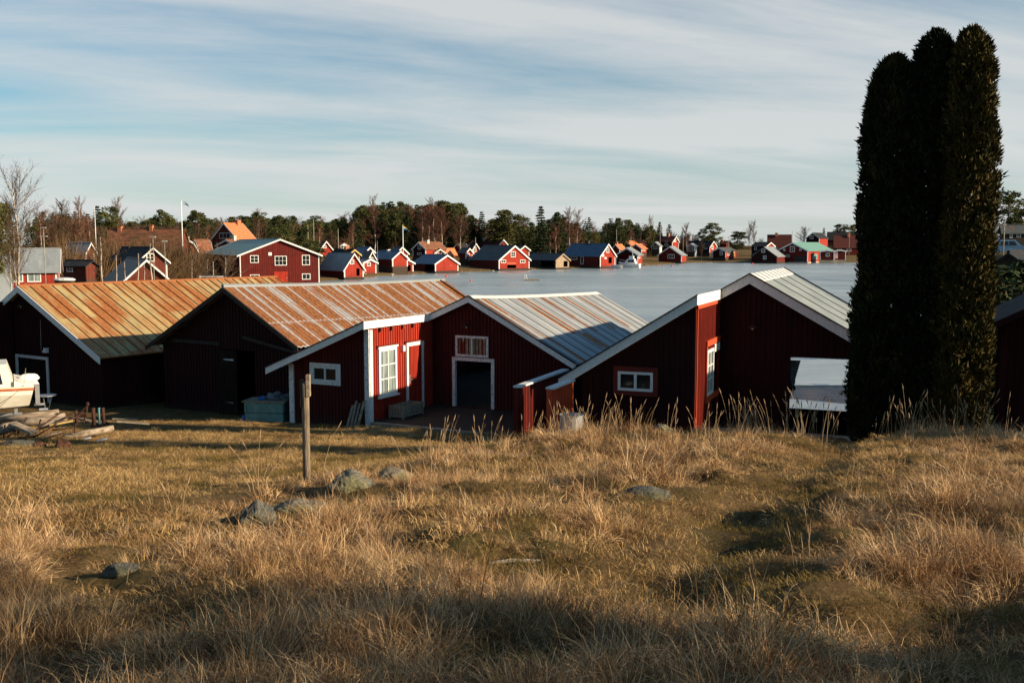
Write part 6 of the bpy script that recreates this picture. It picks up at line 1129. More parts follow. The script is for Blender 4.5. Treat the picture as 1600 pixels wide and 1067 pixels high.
# ------------------------------------------------------------------ planter and leaning planks
q = fc.o+fc.ex*.42+fc.ey*1.35; t = thing('wooden_planter', 'weathered wooden plant box on the deck under the tall window', 'planter', (q.x, q.y, ZC+.141), fc.rz)
mb = MB(); 
for z_ in (0.04, .16, .28):
    mb.box(-.24, .24, -.55, -.525, z_, z_+.11); mb.box(-.24, .24, .525, .55, z_, z_+.11); mb.box(-.25, -.225, -.52, .52, z_, z_+.11); mb.box(.225, .25, -.52, .52, z_, z_+.11)
mb.box(-.22, .22, -.52, .52, .03, .05); [mb.box(a_, a_+.05, b_, b_+.05, 0, .40) for a_ in (-.27, .22) for b_ in (-.57, .52)]; mb.build('box', 'grey_wood', t); mb = MB(); mb.box(-.22, .22, -.52, .52, .05, .24); mb.build('soil', 'dark_wood', t)
for i, (s_, w_, h_, l_, lab) in enumerate(((-.58, .09, .62, .14, 'grey firewood plank leaning on the lean-to corner, leftmost'), (-.44, .07, .74, .10, 'second grey plank from the left leaning on the lean-to corner'), (-.33, .06, .68, .12, 'short grey plank in the middle of those leaning on the corner'), (-.21, .08, .76, .20, 'pale split plank, rightmost of those leaning on the corner'))):
    q = fc.o+fc.ex*s_+fc.ey*-.32; zb = tz(q.x, q.y); o = MB(); o.hexa([(-w_/2, -.02, 0), (w_/2, -.02, 0), (w_/2, .02, 0), (-w_/2, .02, 0), (-w_/2+l_*.5, .20, h_), (w_/2+l_*.5, .20, h_), (w_/2+l_*.5, .24, h_), (-w_/2+l_*.5, .24, h_)]); o = o.build('plank', 'log' if i == 3 else 'grey_wood', None, loc=(q.x, q.y, zb)); o.rotation_euler = (0, 0, fc.rz); tag(o, lab, 'plank')
# metal tub
q = at(893, 650, 23.9); zb = tz(q.x, 23.9); t = thing('metal_tub', 'old grey metal tub in front of the short orange-red screen', 'tub', (q.x, 23.9, zb)); ht = zat(648, q)-zb
mb = MB(); n = 20; rr = [(.27, 0), (.285, ht*.5), (.29, ht), (.27, ht), (.262, ht*.6)]
for (r0, z0), (r1, z1) in zip(rr[:-1], rr[1:]):
    for j in range(n): a0, a1 = 2*math.pi*j/n, 2*math.pi*(j+1)/n; mb.face([(r0*math.cos(a0), r0*math.sin(a0), z0), (r0*math.cos(a1), r0*math.sin(a1), z0), (r1*math.cos(a1), r1*math.sin(a1), z1), (r1*math.cos(a0), r1*math.sin(a0), z1)])
mb.tube([(0, 0, ht*.6), (0, 0, ht*.61)], .265, n); mb.build('tub', 'steel', t, True); mb = MB(); mb.tube([(.295*math.cos(a_*.4), .295*math.sin(a_*.4), ht) for a_ in range(17)], .014, 6, False); mb.build('rim', 'steel', t)
# ------------------------------------------------------------------ cabin boat on a trailer at the left edge
YB = 27.5; q = at(52, 597, YB); kx = YB/F
bx = q.x; zg = q.z; zk = at(40, 634, YB).z; zgr = tz(bx-1, YB)
t = thing('cabin_boat', 'cream cabin motorboat with brown stripe on a trailer, its stern at the left edge', 'boat', (bx, YB, zgr), R(27)); dz = -zgr
def hullsec(s, top, bot, hw, flare=.72): return [(-s, -hw, top), (-s, -hw*.97, top-.22), (-s, -hw*flare, bot+.12), (-s, 0, bot), (-s, hw*flare, bot+.12), (-s, hw*.97, top-.22), (-s, hw, top)]
T_ = zg+dz; B_ = zk+dz; secs = [hullsec(s_, T_+tp, B_+bt, hw) for s_, tp, bt, hw in ((.0, 0, 0, .92), (.8, .02, -.02, 1.0), (2.0, .06, -.03, 1.02), (3.4, .16, .02, .9), (4.5, .28, .16, .55), (5.2, .38, .4, .06))]
secs[0] = [(x_-.16*(T_-z_)/(T_-B_), y_, z_) for x_, y_, z_ in secs[0]]
def loft(secs, j0, j1, mat, name):
    mb = MB()
    for a_, b_ in zip(secs[:-1], secs[1:]):
        for j in range(j0, j1): mb.face([a_[j], a_[j+1], b_[j+1], b_[j]])
    return mb
hb = loft(secs, 0, 6, 0, 0); hb.face(secs[0]); hb.face([s_[0] for s_ in secs]+[s_[6] for s_ in reversed(secs)]); hull = hb.build('hull', 'hull', t)
mb = MB(); [mb.hexa([(a_[0][0], a_[0][1]*1.0-.012, a_[0][2]-.10), (b_[0][0], b_[0][1]-.012, b_[0][2]-.10), (b_[0][0], b_[0][1]+.01, b_[0][2]-.10), (a_[0][0], a_[0][1]+.01, a_[0][2]-.10), (a_[0][0], a_[0][1]-.018, a_[0][2]-.035), (b_[0][0], b_[0][1]-.018, b_[0][2]-.035), (b_[0][0], b_[0][1]+.01, b_[0][2]-.035), (a_[0][0], a_[0][1]+.01, a_[0][2]-.035)]) for a_, b_ in zip(secs[:-1], secs[1:])]; mb.build('stripe', 'hull_stripe', hull)
mb = MB()
for a_, b_ in zip(secs[:-1], secs[1:]):
    l_ = lambda p_, q_, f_: tuple(Vector(p_).lerp(Vector(q_), f_)+Vector((0, -.008, -.004)))
    mb.face([l_(a_[2], a_[1], .10), l_(a_[3], a_[3], 0), l_(b_[3], b_[3], 0), l_(b_[2], b_[1], .10)]); mb.face([l_(a_[2], a_[1], .10), l_(a_[2], a_[2], 0), l_(a_[3], a_[3], 0)])
mb.build('bottom_paint', 'antifoul', hull)
ztop = at(10, 563, YB).z+dz; xr0 = at(17, 590, YB).x-bx; xr1 = at(26, 590, YB).x-bx
mb = MB(); mb.hexa([(-3.2, -.78, T_), (xr1, -.80, T_), (xr1, .8, T_), (-3.2, .78, T_), (-2.6, -.66, ztop), (xr0-.02, -.68, ztop), (xr0-.02, .68, ztop), (-2.6, .66, ztop)]); cab = mb.build('cabin', 'hull', t)
xw0 = at(-14, 580, YB).x-bx; xw1 = at(7, 580, YB).x-bx; mb = MB(); dy_ = -.80; zc0, zc1 = at(4, 592, YB).z+dz, at(4, 570, YB).z+dz; mb.hexa([(xw0-.5, -.80, zc0), (xw1+.04, -.80, zc0), (xw1+.04, -.74, zc0), (xw0-.5, -.74, zc0), (xw0-.5, -.715, zc1), (xw1-.03, -.715, zc1), (xw1-.03, -.66, zc1), (xw0-.5, -.66, zc1)]); mb.build('cabin_window', 'glass', cab)
mb = MB(); mb.hexa([(xr1-.02, -.9, T_), (-.02, -.9, T_), (-.02, .9, T_), (xr1-.02, .9, T_), (xr1-.02, -.86, T_+.16), (-.12, -.86, T_+.06), (-.12, .86, T_+.06), (xr1-.02, .86, T_+.16)]); mb.build('coaming', 'hull', t)
mb = MB(); mb.blob((-.10, 0, T_+.13), (.27, .17, .12), 2, 16, 12, .06); mb.tube([(.0, 0, T_+.05), (.09, 0, T_-.1)], .08, 8); om = mb.build('outboard_motor', 'white_metal', t, True)
mb = MB(); mb.box(.04, .15, -.09, .09, T_-.62, T_-.04); mb.box(.0, .26, -.02, .02, T_-.66, T_-.60); mb.tube([(.12, 0, B_-.12), (.34, 0, B_-.12)], .045, 8); mb.build('drive_leg', 'steel', om)
mb = MB(); mb.box(-4.6, -.3, -.55, -.47, .42, .50); mb.box(-4.6, -.3, .47, .55, .42, .50); [mb.box(x_, x_+.09, -.55, .55, .40, .48) for x_ in (-4.2, -2.5, -.45)]; mb.box(-.5, -.42, -.5, -.42, .5, B_+.1); mb.box(-.5, -.42, .42, .5, .5, B_+.1); mb.box(-3, -2.92, -.5, -.42, .5, B_+.1); mb.box(-3, -2.92, .42, .5, .5, B_+.1); tr = mb.build('trailer_frame', 'steel', t)
for yy in (-.78, .7): mb = MB(); mb.tube([(-1.1, yy-.07, .29), (-1.1, yy+.07, .29)], .29, 18); mb.build('wheel', 'black', tr)
mb = MB(); a0 = Vector((at(15, 572, YB-.9).x-bx, -.84, ztop-.12)); a1 = Vector((at(38, 597, YB).x-bx, -.93, T_+.03)); a2 = Vector((at(-4, 632, YB).x-bx, -.99, B_+.02)); mb.tube([a0, a1], .007, 5); mb.tube([a1, a2], .009, 5); mb.build('rope', 'log', t)
# ------------------------------------------------------------------ round garden table
q = at(72, 617, 29.2); zb = tz(q.x, 29.2); ht = q.z-zb; t = thing('garden_table', 'small round grey metal garden table with curved legs right of the boat', 'table', (q.x, 29.2, zb))
mb = MB(); mb.tube([(0, 0, ht-.02), (0, 0, ht)], .29, 24); mb.build('tabletop', 'steel', t)
for k in range(3):
    a_ = 2.1*k+.5; c_, s_ = math.cos(a_), math.sin(a_); mb = MB(); mb.tube([(c_*.17, s_*.17, ht-.02), (c_*.12, s_*.12, ht*.8), (c_*.05, s_*.05, ht*.5), (c_*.06, s_*.06, ht*.4), (c_*.12, s_*.12, ht*.18), (c_*.19, s_*.19, 0)], .011, 6); mb.build('leg', 'steel', t)
# ------------------------------------------------------------------ timber and scrap pile
r7 = random.Random(9)
def lay(px0, py0, px1, py1, Y0, Y1, rad, mat, lab, kind='log', square=False, dz=0):
    a_, b_ = at(px0, py0, Y0), at(px1, py1, Y1); m_ = (a_+b_)/2; zb = tz(m_.x, m_.y); o_ = Vector((m_.x, m_.y, zb)); mb = MB()
    if square:
        d = (b_-a_).normalized(); s_ = Vector((-d.y, d.x, 0)).normalized(); u = d.cross(s_); s_ = s_*rad; u = u*rad*.28; mb.hexa([a_-o_-s_-u, b_-o_-s_-u, b_-o_+s_-u, a_-o_+s_-u, a_-o_-s_+u, b_-o_-s_+u, b_-o_+s_+u, a_-o_+s_+u])
    else: mb.tube([a_-o_, (a_*.6+b_*.4)-o_+Vector((0, 0, r7.uniform(-.02, .02))), b_-o_], [rad*1.05, rad, rad*.92], 9)
    o = mb.build({'log': 'log', 'plank': 'plank', 'bar': 'iron_bar'}[kind], mat, None, not square, loc=o_); tag(o, lab, kind if kind != 'bar' else 'scrap metal', {'log': 'logs in the pile', 'plank': 'planks in the pile', 'bar': 'rusty bars in the pile'}[kind]); return o
lay(0, 656, 92, 644, 26.2, 26.4, .09, 'log', 'brown log along the top of the pile, nearest the boat')
lay(20, 664, 102, 650, 25.8, 26.0, .10, 'log', 'grey log just below the topmost log of the pile')
lay(60, 668, 104, 652, 25.4, 25.7, .07, 'log', 'short pale log with a rounded end in the middle of the pile')
lay(0, 668, 28, 662, 25.2, 25.4, .08, 'log', 'grey log end at the left edge of the pile')
lay(-8, 676, 26, 668, 25.0, 25.1, .08, 'grey_wood', 'lowest grey log at the left edge of the pile')
lay(98, 684, 176, 669, 25.2, 25.8, .085, 'log', 'long pale log in front of the pile, lying on the lawn')
lay(150, 675, 178, 668, 25.9, 26.1, .07, 'log', 'shorter log end behind the long pale one')
lay(20, 662, 54, 676, 24.9, 24.7, .13, 'log', 'pale square-cut board lying across the pile at the left', 'plank', True)
lay(78, 664, 114, 657, 25.2, 25.4, .07, 'plank_ochre', 'ochre yellow plank in the middle of the pile', 'plank', True)
lay(66, 682, 96, 674, 24.9, 25.1, .05, 'grey_wood', 'thin grey board below the ochre plank', 'plank', True)
lay(110, 652, 162, 660, 26.6, 26.6, .06, 'grey_wood', 'grey board behind the rusty parts of the pile', 'plank', True)
lay(182, 658, 234, 662, 27.5, 27.8, .06, 'grey_wood', 'thin grey board lying on the grass right of the pile', 'plank', True)
lay(176, 654, 215, 655, 28.2, 28.3, .05, 'grey_wood', 'grey board behind the thin one right of the pile', 'plank', True)
lay(130, 686, 142, 683, 24.6, 24.7, .05, 'white_old', 'short white-painted board on the grass before the long log', 'plank', True)
lay(152, 689, 168, 684, 24.4, 24.5, .05, 'white_old', 'small pale board on the grass right of the white-painted one', 'plank', True)
bars = [(42, 652, 28, 676, 25.1, 24.8), (94, 645, 44, 680, 25.4, 24.7), (112, 648, 52, 684, 25.6, 24.6), (126, 648, 80, 668, 26.0, 25.2), (112, 668, 82, 672, 25.4, 25.2), (64, 655, 62, 662, 25, 25.0), (8, 664, 6, 684, 24.8, 24.6), (30, 670, 12, 682, 24.9, 24.6), (60, 680, 28, 684, 24.8, 24.5), (100, 676, 66, 686, 25.0, 24.6), (118, 662, 117, 676, 25.4, 25.2)]
desc = ['short upright rusty bar by the square-cut board', 'long slanting rusty bar over the middle logs', 'longest slanting rusty bar across the pile', 'rusty bar sloping right of the middle logs', 'short level rusty bar under the ochre plank', 'tiny rusty rod end sticking up mid pile', 'upright rusty bar at the far left of the pile', 'slanting rusty bar at the left foot of the pile', 'low rusty bar in front of the pile at left', 'low rusty bar beneath the thin grey board', 'upright rusty bar left of the long pale log']
for bb, dd in zip(bars, desc): lay(*bb, .02, 'rust', dd, 'bar')
p = at(128, 648, 26.0); zb = tz(p.x, 26.0); t = thing('rusty_frame', 'rusty A-shaped iron frame standing at the right of the scrap pile', 'scrap metal', (p.x, 26.0, zb)); a_ = lambda x, y: at(x, y, 26.0)-Vector((p.x, 26.0, zb))
mb = MB(); mb.tube([a_(118, 652), a_(137, 634)], .028, 6); mb.tube([a_(137, 632), a_(135, 646), a_(131, 660)], .024, 6); mb.tube([a_(120, 650), a_(136, 648)], .04, 6); mb.blob(a_(137, 631), (.05, .05, .05), 1, 8, 6, .1); mb.build('iron_frame', 'rust', t)
for px, py0, py1, r_2, mt, lab in ((147, 637, 650, .05, 'rust', 'upright rust-brown pipe stub, left of the teal one'), (156, 637, 648, .035, 'teal', 'upright teal pipe stub between two rusty ones'), (162, 637, 647, .045, 'rust', 'upright rusty pipe stub, right of the teal one'), (120, 641, 650, .04, 'rust', 'low rusty pipe stub beside the A-shaped frame')):
    a0, a1 = at(px, py1+14, 26.3), at(px, py0, 26.3); mb = MB(); mb.tube([(0, 0, a0.z-a0.z), (0, 0, a1.z-a0.z)], r_2, 9); tag(mb.build('pipe_stub', mt, None, True, loc=a0), lab, 'pipe', 'pipe stubs in the scrap')
p = at(150, 660, 26.2); zb = tz(p.x, p.y)
for i, (px, py, w_, lab) in enumerate(((135, 658, 12, 'dark engine-like lump of scrap left of the pipe stubs'), (150, 662, 15, 'dark rusty lump of scrap below the pipe stubs'), (165, 660, 11, 'dark lump of scrap right of the pipe stubs'), (96, 690, 26, 'flat rust-brown lump at the foot of the pile'), (122, 676, 14, 'rounded rusty lump behind the long log'), (60, 690, 20, 'low rust-brown lump at the left foot of the pile'))):
    o = rock(px, py, w_*1.2, w_*.8, lab, 'rust' if i % 2 else 'dark_wood', 50+i, name='scrap_lump', sink=.3); o['category'] = 'scrap metal'
sp = [(at(r7.uniform(0, 130), 670, Y_).x, Y_, 0, r7.uniform(.2, .5), r7.uniform(.5, .8)) for Y_ in [r7.uniform(24.4, 26.4) for _ in range(22)]]; sp = [(a_, b_, tz(a_, b_), c_, d_) for a_, b_, _, c_, d_ in sp]
M['dry_weeds'] = M['brush_twigs']
brush('pile_weeds', 'brown dead weeds growing through the timber and scrap pile', sp, 'brush_twigs', 26, 5)
# ------------------------------------------------------------------ flagpoles, utility poles, lamp post
def pole(px, ytop, Y, ybase, rad, lab, name='utility_pole', cat='pole', mat='pole', cross=None, ball=False):
    q = at(px, 400, Y); zb = min(tz(q.x, Y), zat(ybase, q)) if ybase else tz(q.x, Y); zb = tz(q.x, Y); h = zat(ytop, q)-zb; t = thing(name, lab, cat, (q.x, Y, zb)); mb = MB(); mb.tube([(0, 0, -.2), (0, 0, h*.5), (0, 0, h)], [rad, rad*.85, rad*.6], 8); mb.build('pole', mat, t, True)
    if cross:
        for (cy, cw) in cross: z_ = zat(cy, q)-zb; w_ = cw/F*Y; mb = MB(); mb.box(-w_/2, w_/2, -.06, .06, z_-.06, z_+.06); mb.build('crossarm', mat, t)
    if ball: mb = MB(); mb.blob((0, 0, h), (.12, .12, .12), 0, 8, 6, 0); mb.build('finial', 'yellow', t)
    return t, h, zb
def pennant(t, h, px0, pts, Y, zb, lab, mats, hoist):
    f_ = thing('pennant', lab, 'flag', (t.location.x, Y, zb+h-.3)); P = [at(x_, y_, Y)-Vector((t.location.x, Y, zb+h-.3)) for x_, y_ in pts]; n = len(P)
    for mi, (lo, hi, mt) in enumerate(mats):
        mb = MB()
        for i in range(n-1):
            w0, w1 = hoist*(1-i/(n-1))**.8, hoist*(1-(i+1)/(n-1))**.8; yy0, yy1 = .12*math.sin(i*1.3), .12*math.sin((i+1)*1.3)
            a_, b_, c_, d_ = P[i]+Vector((.04, yy0, -w0*lo)), P[i+1]+Vector((.04, yy1, -w1*lo)), P[i+1]+Vector((.04, yy1, -w1*hi)), P[i]+Vector((.04, yy0, -w0*hi)); o_ = Vector((0, .02, 0)); mb.hexa([d_, c_, c_+o_, d_+o_, a_, b_, b_+o_, a_+o_])
        mb.build('cloth', mt, f_)
t, h, zb = pole(286, 313, 170, 374, .10, 'tall white flagpole flying a blue and yellow pennant', 'flagpole', 'flagpole', 'white_metal', None, True)
pennant(t, h, 286, [(286.3, 315), (289, 316), (292, 318.5), (294.5, 321), (296, 325)], 170, zb, 'narrow blue and yellow pennant on the tall flagpole', ((0, .36, 'flag_blue'), (.37, .64, 'yellow'), (.65, 1, 'flag_blue')), .55)
t, h, zb = pole(630, 352, 238, 391, .11, 'white flagpole with a yellow-edged pennant behind the blue-roofed boathouses', 'flagpole', 'flagpole', 'white_metal', None, True)
pennant(t, h, 630, [(630.3, 354), (633, 355), (636, 357), (638.5, 360), (640, 363)], 238, zb, 'narrow yellow-edged pennant on the flagpole amid the boathouses', ((0, .45, 'yellow'), (.46, 1, 'flag_blue')), .8)
pole(590, 377, 200, 405, .05, 'thin dark pole rising in front of the blue boathouse roof', 'mast')
pole(151, 323, 190, 372, .08, 'white pole standing before the trees left of the tiled roof', 'flagpole', 'flagpole', 'white_metal')
pole(70, 355, 85, 393, .05, 'grey lamp post with short crossarm behind the red cottage at left', 'lamp_post', 'lamp post', 'pole', [(369.5, 11), (356, 8)])
pole(240, 370, 74, 445, .035, 'thin pale pole with short bar right of the barn gable', 'lamp_post', 'lamp post', 'pole', [(370.5, 9)])
pole(258, 377, 76, 440, .035, 'pale post with short arm between barn and gambrel house', 'lamp_post', 'lamp post', 'pole', [(377, 8)])
for px, yt, Y, lab, cr in ((482, 352, 240, 'brown utility pole just right of the warehouse ridge', None), (491, 342, 250, 'grey utility pole taller than its neighbour, right of the warehouse', None), (529, 358, 250, 'utility pole beside the small white hut', None), (743, 371, 270, 'pole with a dish above the narrow red and white gable', None), (963, 358, 335, 'tall pale utility pole left of the orange roofs', None), (1031, 353, 385, 'tall utility pole before the two-storey dark house', None), (1067, 362, 395, 'dark utility pole right of the two-storey dark house', None), (1138, 369, 385, 'utility pole with crossarm above the small grey-roofed cottage', [(371, 5)]), (1237, 361, 390, 'short pole at the right end of the tall dark red roof', None), (1326, 350, 400, 'white mast above the chimney of the dormer-windowed house', None), (1567, 340, 110, 'grey utility pole beside the parked van', [(351, 6)])):
    pole(px, yt, Y, None, .11 if Y > 200 else .08, lab, cross=cr)
# timber rail fence behind A
P0, P1 = at(40, 444, 70), at(97, 441, 70); zb = tz(P0.x, 70); t = thing('rail_fence', 'weathered low rail fence in front of the red cottage at left', 'fence', (P0.x, 70, zb)); zt = P0.z-zb; ln = (P1.x-P0.x)
for k in range(5): mb = MB(); mb.box(ln*k/4-.05, ln*k/4+.05, -.05, .05, -.2, zt+.05); mb.build('post', 'log', t)
for z_ in (zt-.08, zt-.42): mb = MB(); mb.box(-.1, ln+.1, -.09, -.052, z_-.05, z_+.06); mb.build('rail', 'log', t)
P0, P1 = at(313, 432, 98), at(352, 430, 98); zb = tz(P0.x, 98); t = thing('white_rail', 'white painted railing beside the small birches left of the warehouse', 'fence', (P0.x, 98, zb)); zt = P0.z-zb; ln = (P1.x-P0.x)
for k in range(3): mb = MB(); mb.box(ln*k/2-.05, ln*k/2+.05, -.05, .05, -.2, zt+.05); mb.build('post', 'white', t)
mb = MB(); mb.box(-.1, ln+.1, -.09, -.052, zt-.08, zt+.04); mb.build('rail', 'white', t)
# covered boat and red bench far left
q = at(101, 437, 84); zb = tz(q.x, 84); t = thing('covered_boat', 'small boat under a white cover beside the barn roof', 'boat', (q.x, 84, zb)); zt = q.z-zb; mb = MB(); mb.blob((0, 0, zt), (.95, .6, .18), 2, 14, 8, .05); mb.build('cover', 'white', t); mb = MB(); mb.box(-.7, .7, -.35, .35, 0, zt-.05); mb.build('hull', 'dark_wood', t)
q = at(113, 427, 96); zb = tz(q.x, 96); t = thing('garden_bench', 'small red bench by the little brown cabin', 'bench', (q.x, 96, zb)); mb = MB(); mb.box(-.7, .7, -.2, .2, .40, .46); mb.build('seat', 'buoy', t); mb = MB(); mb.box(-.7, .7, .2, .24, .5, .95); mb.build('backrest', 'buoy', t)
for s_ in (-.62, .56): mb = MB(); mb.box(s_, s_+.06, -.18, .22, 0, .40); mb.build('leg', 'buoy', t)
# ------------------------------------------------------------------ shore: quays, jetties, stones, boats
def jetty(px0, px1, py, dY, h, lab, mat='far_wood', top='deck'):
    a_, b_ = gp(px0, py, 0), gp(px1, py, 0); d = b_-a_; L = d.length; t = thing('jetty', lab, 'jetty', (a_.x, a_.y, 0), math.atan2(d.y, d.x)); mb = MB(); mb.box(0, L, 0, dY, h-.14, h); mb.build('planking', top, t)
    n = max(2, int(L/2.2))
    for k in range(n+1): mb = MB(); mb.tube([(L*k/n, .08, -.6), (L*k/n, .08, h-.14)], .12, 6); mb.build('pile', mat, t)
jetty(572, 604, 428.8, 2.2, .55, 'pale jetty in front of the low red boathouse', 'log', 'log'); jetty(548, 571, 432, 2.0, .55, 'short concrete-grey jetty right of the grey-roofed boathouse', 'log', 'log'); jetty(652, 682, 426.2, 2.2, .4, 'low brown jetty left of the dark blue-roofed boathouse'); jetty(700, 722, 423.8, 1.6, .45, 'short pale jetty at the foot of the double gable doors', 'log', 'log')
jetty(750, 832, 421.6, 1.8, .40, 'long low jetty before the large slate-roofed boathouse'); jetty(855, 906, 419.2, 1.8, .40, 'dark low jetty before the grey plank boathouse'); jetty(888, 912, 415.5, 2.0, .6, 'pale terrace jetty left of the blue-grey roofed boathouse', 'white', 'log')
jetty(948, 962, 417.2, 2.0, .75, 'pale stone-like landing under the gable of the blue-grey roofed boathouse', 'log', 'log'); jetty(962, 1012, 415.4, 2.0, .5, 'brown jetty under the white motor boat')
for i, (px0, px1, py, h, lab) in enumerate(((1110, 1150, 407, .5, 'low stone quay below the small grey-roofed cottage'), (1258, 1340, 409.3, .9, 'long pale concrete quay under the cabins by the columnar trees'))):
    a_, b_ = gp(px0, py, 0), gp(px1, py, 0); d = b_-a_; t = thing('stone_quay', lab, 'quay', (a_.x, a_.y, 0), math.atan2(d.y, d.x)); mb = MB(); mb.box(0, d.length, 0, 5, -.5, h); mb.build('wall', 'stone_far', t)
a_ = 0
SH = [('large brown shore stone below the grey plank boathouse', 868, 420.5, 7), ('pale shore stone between the two blue-roofed boathouses', 672, 425.6, 8), ('tan shore stone before the low open boathouse', 646, 427, 8), ('brown stone at the foot of the slate-roofed boathouse', 778, 422.8, 7), ('tan stone left of the slate-roofed boathouse', 770, 424, 6), ('shore stone at the corner of the double-door boathouse', 685, 425.5, 6), ('small tan stone right of the grey-roofed boathouse', 545, 433.5, 7), ('grey stone left of the pale jetty', 612, 429.8, 7), ('white shore stone at the waterline below the low boathouse', 612, 432, 4),
      ('brown stone on the bank left of the lone boathouse', 1018, 411.5, 8), ('round stone on the bank right of the lone boathouse', 1085, 408.5, 8), ('flat tan stone on the far bank', 1100, 408, 11), ('pale flat rock below the small grey-roofed cottage', 1146, 408.5, 14), ('brown rock right of the small cottage quay', 1160, 408.5, 9), ('grey rock near the leaning spar on the far bank', 1168, 409, 7), ('tan rock right of the motor boat', 1008, 413.8, 7), ('small dark stone left of the lone boathouse', 1025, 410.5, 5)]
for i, (lab, px, py, w_) in enumerate(SH):
    q = gp(px, py, 0); o = rock(px, py, w_, w_*.45, lab, 'stone_far', 70+i, name='shore_stone', p=Vector((q.x, q.y, .0)), sink=.1)
# motor boat at the shed
q = at(1000, 400, 283.5); q.z = 0; rz = R(158); t = thing('motor_boat', 'white cabin motor boat moored in front of the open grey-roofed shed', 'boat', (q.x, q.y, 0.0), rz); k = q.y/F; Lb = 34*k
mb = MB(); ss = [hullsec(-x_*Lb, t_, -.1, w_) for x_, t_, w_ in ((0, 1.1, 1.25), (.3, 1.1, 1.4), (.6, 1.25, 1.3), (.85, 1.5, .8), (1.0, 1.75, .06))]
for a_, b_ in zip(ss[:-1], ss[1:]):
    for j in range(6): mb.face([a_[j], b_[j], b_[j+1], a_[j+1]])
mb.face(ss[0]); mb.face([s_[0] for s_ in ss]+[s_[6] for s_ in reversed(ss)]); mb.build('hull', 'white_metal', t)
mb = MB(); mb.hexa([(.18*Lb, -1.0, 1.1), (.74*Lb, -.85, 1.2), (.74*Lb, .85, 1.2), (.18*Lb, 1.0, 1.1), (.24*Lb, -.8, 2.5), (.56*Lb, -.75, 2.5), (.56*Lb, .75, 2.5), (.24*Lb, .8, 2.5)]); cb = mb.build('cabin', 'white_metal', t)
for x0_, x1_ in ((.26, .38), (.40, .52)): mb = MB(); [mb.box(x0_*Lb, x1_*Lb, sg_*.98-.06, sg_*.98+.03, 1.55, 2.15) for sg_ in (1,)]; mb.build('window', 'glass', cb); mb = MB(); mb.box(x0_*Lb, x1_*Lb, -1.0, -.88, 1.55, 2.15); mb.build('window', 'glass', cb)
mb = MB(); mb.box(.3*Lb, .5*Lb, -.55, .55, 2.55, 3.3); mb.build('flybridge', 'white_metal', t); mb = MB(); mb.tube([(.35*Lb, 0, 3.3), (.35*Lb, 0, 4.4)], .05, 6); mb.build('mast', 'white_metal', t)
mb = MB(); mb.tube([(.7*Lb, -.95, 1.4), (.72*Lb, -.95, 2.0), (.98*Lb, -.2, 2.3), (.98*Lb, .2, 2.3), (.72*Lb, .95, 2.0)], .035, 5); mb.build('rail', 'steel', t)
q = at(953, 400, 273); q.z = 0; t = thing('small_boat', 'small white boat bow inside the gable opening of the blue-grey roofed boathouse', 'boat', (q.x+.3, q.y+.2, 0), R(-42)); mb = MB(); ss = [hullsec(x_, 1.0+.1*x_*0, .1, w_) for x_, w_ in ((-.0, .05), (-1.0, .55), (-2.4, .8), (-3.6, .75))]
for a_, b_ in zip(ss[:-1], ss[1:]):
    for j in range(6): mb.face([a_[j], b_[j], b_[j+1], a_[j+1]])
mb.face([s_[0] for s_ in ss]+[s_[6] for s_ in reversed(ss)]); mb.build('hull', 'white_metal', t)
# leaning spar, buoys, bathing raft
q = gp(1173, 409.5, 0); t = thing('leaning_spar', 'pale spar leaning over the ice edge left of the weathered boathouse', 'spar', (q.x, q.y, 0)); mb = MB(); mb.tube([(-1.3, 0, .0), (1.4, .3, .95)], .1, 6); mb.build('spar', 'log', t)
for i, (px, py, r_, lab) in enumerate(((697.5, 432.3, 1.6, 'red mooring buoy in the ice left of the raft, nearer the boathouses'), (735.5, 438.8, 1.5, 'red mooring buoy alone on the ice above the galvanised roof'), (1027, 415.5, 1.2, 'red buoy leftmost of three off the lone boathouse'), (1035.7, 415.5, 1.2, 'red buoy in the middle of three off the lone boathouse'), (1049.5, 416, 1.3, 'red buoy rightmost of three off the lone boathouse'), (1175.6, 412.5, 1.3, 'pinkish red buoy below the leaning spar'))):
    q = gp(px, py, 0.1); rr = r_*q.y/F; t = thing('mooring_buoy', lab, 'buoy', (q.x, q.y, 0.0), 0, 'red buoys in the ice'); mb = MB(); mb.blob((0, 0, rr*.7), (rr, rr, rr), 0, 14, 10, 0); mb.build('float', 'buoy', t, True); mb = MB(); mb.tube([(0, 0, rr*1.6), (0, 0, rr*2.0)], .05, 6); mb.build('eye', 'steel', t)
for i, (px, py, w_, h_, lab) in enumerate(((1052.5, 412, 2.6, .9, 'low rust-brown rock breaking the ice above the three buoys'), (1058.7, 414.5, 1.2, 1.7, 'short dark post-like rock standing in the ice right of the three buoys'))): q = gp(px, py, 0); rock(px, py, w_*2, h_*2, lab, 'rock_dark', 91+i, p=Vector((q.x, q.y, 0)), sink=.1)
q = gp(831, 438.6, 0); k = q.y/F; t = thing('bathing_raft', 'grey floating raft with a curved white ladder frozen in the ice', 'raft', (q.x, q.y, 0)); mb = MB(); mb.box(-12*k, 12*k, -1.0, 1.0, .02, .26); mb.build('planking', 'grey_wood', t); mb = MB(); 
for yy in (-.3, .3): mb.tube([(-11*k, yy, .26), (-11*k, yy, .9), (-9.6*k, yy, 1.15), (-8.4*k, yy, .9), (-7.6*k, yy, .26)], .04, 6)
mb.build('ladder', 'white_metal', t)
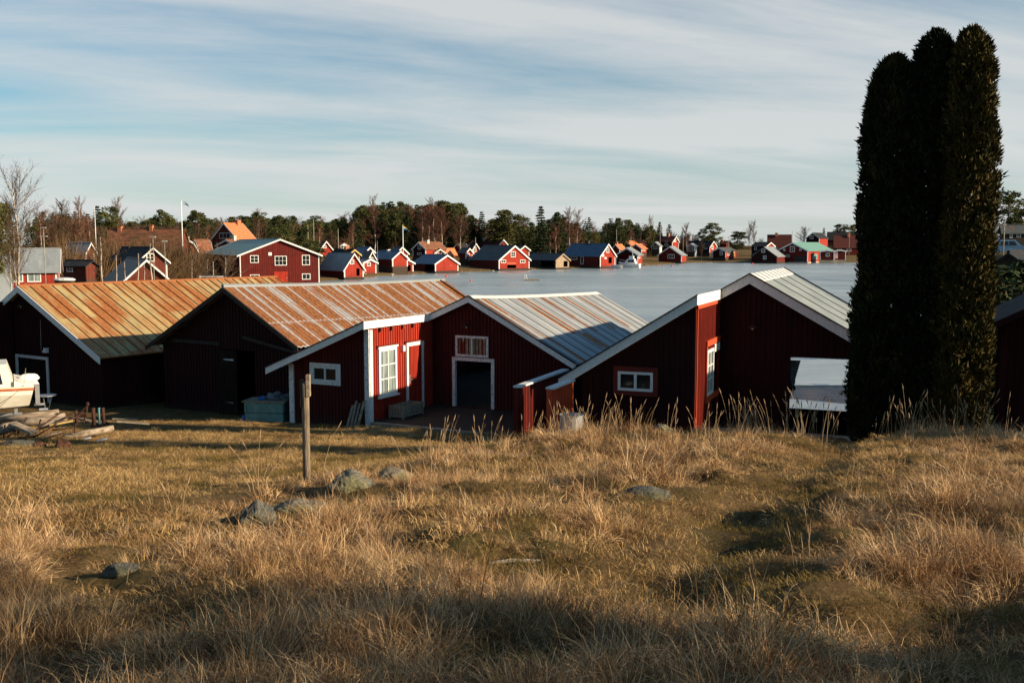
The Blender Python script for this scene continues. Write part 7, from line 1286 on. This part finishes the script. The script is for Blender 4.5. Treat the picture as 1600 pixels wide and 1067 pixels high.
# ------------------------------------------------------------------ parked van on the right bank
q = at(1574, 399, 140); zb = tz(q.x, 140); k = 140/F; t = thing('parked_van', 'blue-grey van with white front parked on the right bank beside a utility pole', 'van', (q.x, 140, zb), R(-18)); sc = 1.0; hl = 2.3
prof_ = [(-hl, .35), (-hl, 1.55), (-hl+.15, 1.98), (.75, 1.98), (1.55, 1.25), (2.2, 1.02), (hl, .8), (hl, .35)]
mb = MB(); n = len(prof_)
for yy, sg_ in ((-.9, 1), (.9, -1)):
    f_ = [(x_, yy*(1-.12*max(0, (z_-1.1))), z_) for x_, z_ in prof_]; mb.face(f_ if sg_ > 0 else f_[::-1])
for i in range(n): (xa, za), (xb, zb_) = prof_[i], prof_[(i+1) % n]; wa, wb = .9*(1-.12*max(0, za-1.1)), .9*(1-.12*max(0, zb_-1.1)); mb.face([(xa, -wa, za), (xa, wa, za), (xb, wb, zb_), (xb, -wb, zb_)])
body = mb.build('body', 'car_paint', t)
for x0_, x1_ in ((-2.0, -1.2), (-1.1, -.1), (0, .8)): mb = MB(); mb.hexa([(x0_, -.905, 1.2), (x1_+(.25 if x1_ > .5 else 0), -.905, 1.2), (x1_+(.25 if x1_ > .5 else 0), -.85, 1.2), (x0_, -.85, 1.2), (x0_, -.835, 1.78), (x1_-(.1 if x1_ > .5 else 0), -.835, 1.78), (x1_-(.1 if x1_ > .5 else 0), -.8, 1.78), (x0_, -.8, 1.78)]); mb.build('window', 'glass', body)
mb = MB(); mb.hexa([(.82, -.78, 1.93), (1.58, -.84, 1.24), (1.58, .84, 1.24), (.82, .78, 1.93), (.85, -.78, 1.96), (1.61, -.84, 1.27), (1.61, .84, 1.27), (.85, .78, 1.96)]); mb.build('windscreen', 'glass', body); mb = MB(); mb.box(hl-.05, hl+.06, -.85, .85, .3, .75); mb.build('bumper', 'white_metal', t)
for x_ in (-1.45, 1.45):
    for yy in (-.92, .74): mb = MB(); mb.tube([(x_, yy, .32), (x_, yy+.18, .32)], .32, 18); wh = mb.build('wheel', 'black', t); mb = MB(); mb.tube([(x_, yy-.01, .32), (x_, yy+.19, .32)], .18, 12); mb.build('rim', 'steel', wh)
for yy in (-.7, .55): mb = MB(); mb.box(hl-.02, hl+.03, yy, yy+.2, .78, .92) ; mb.build('headlight', 'white_metal', t)
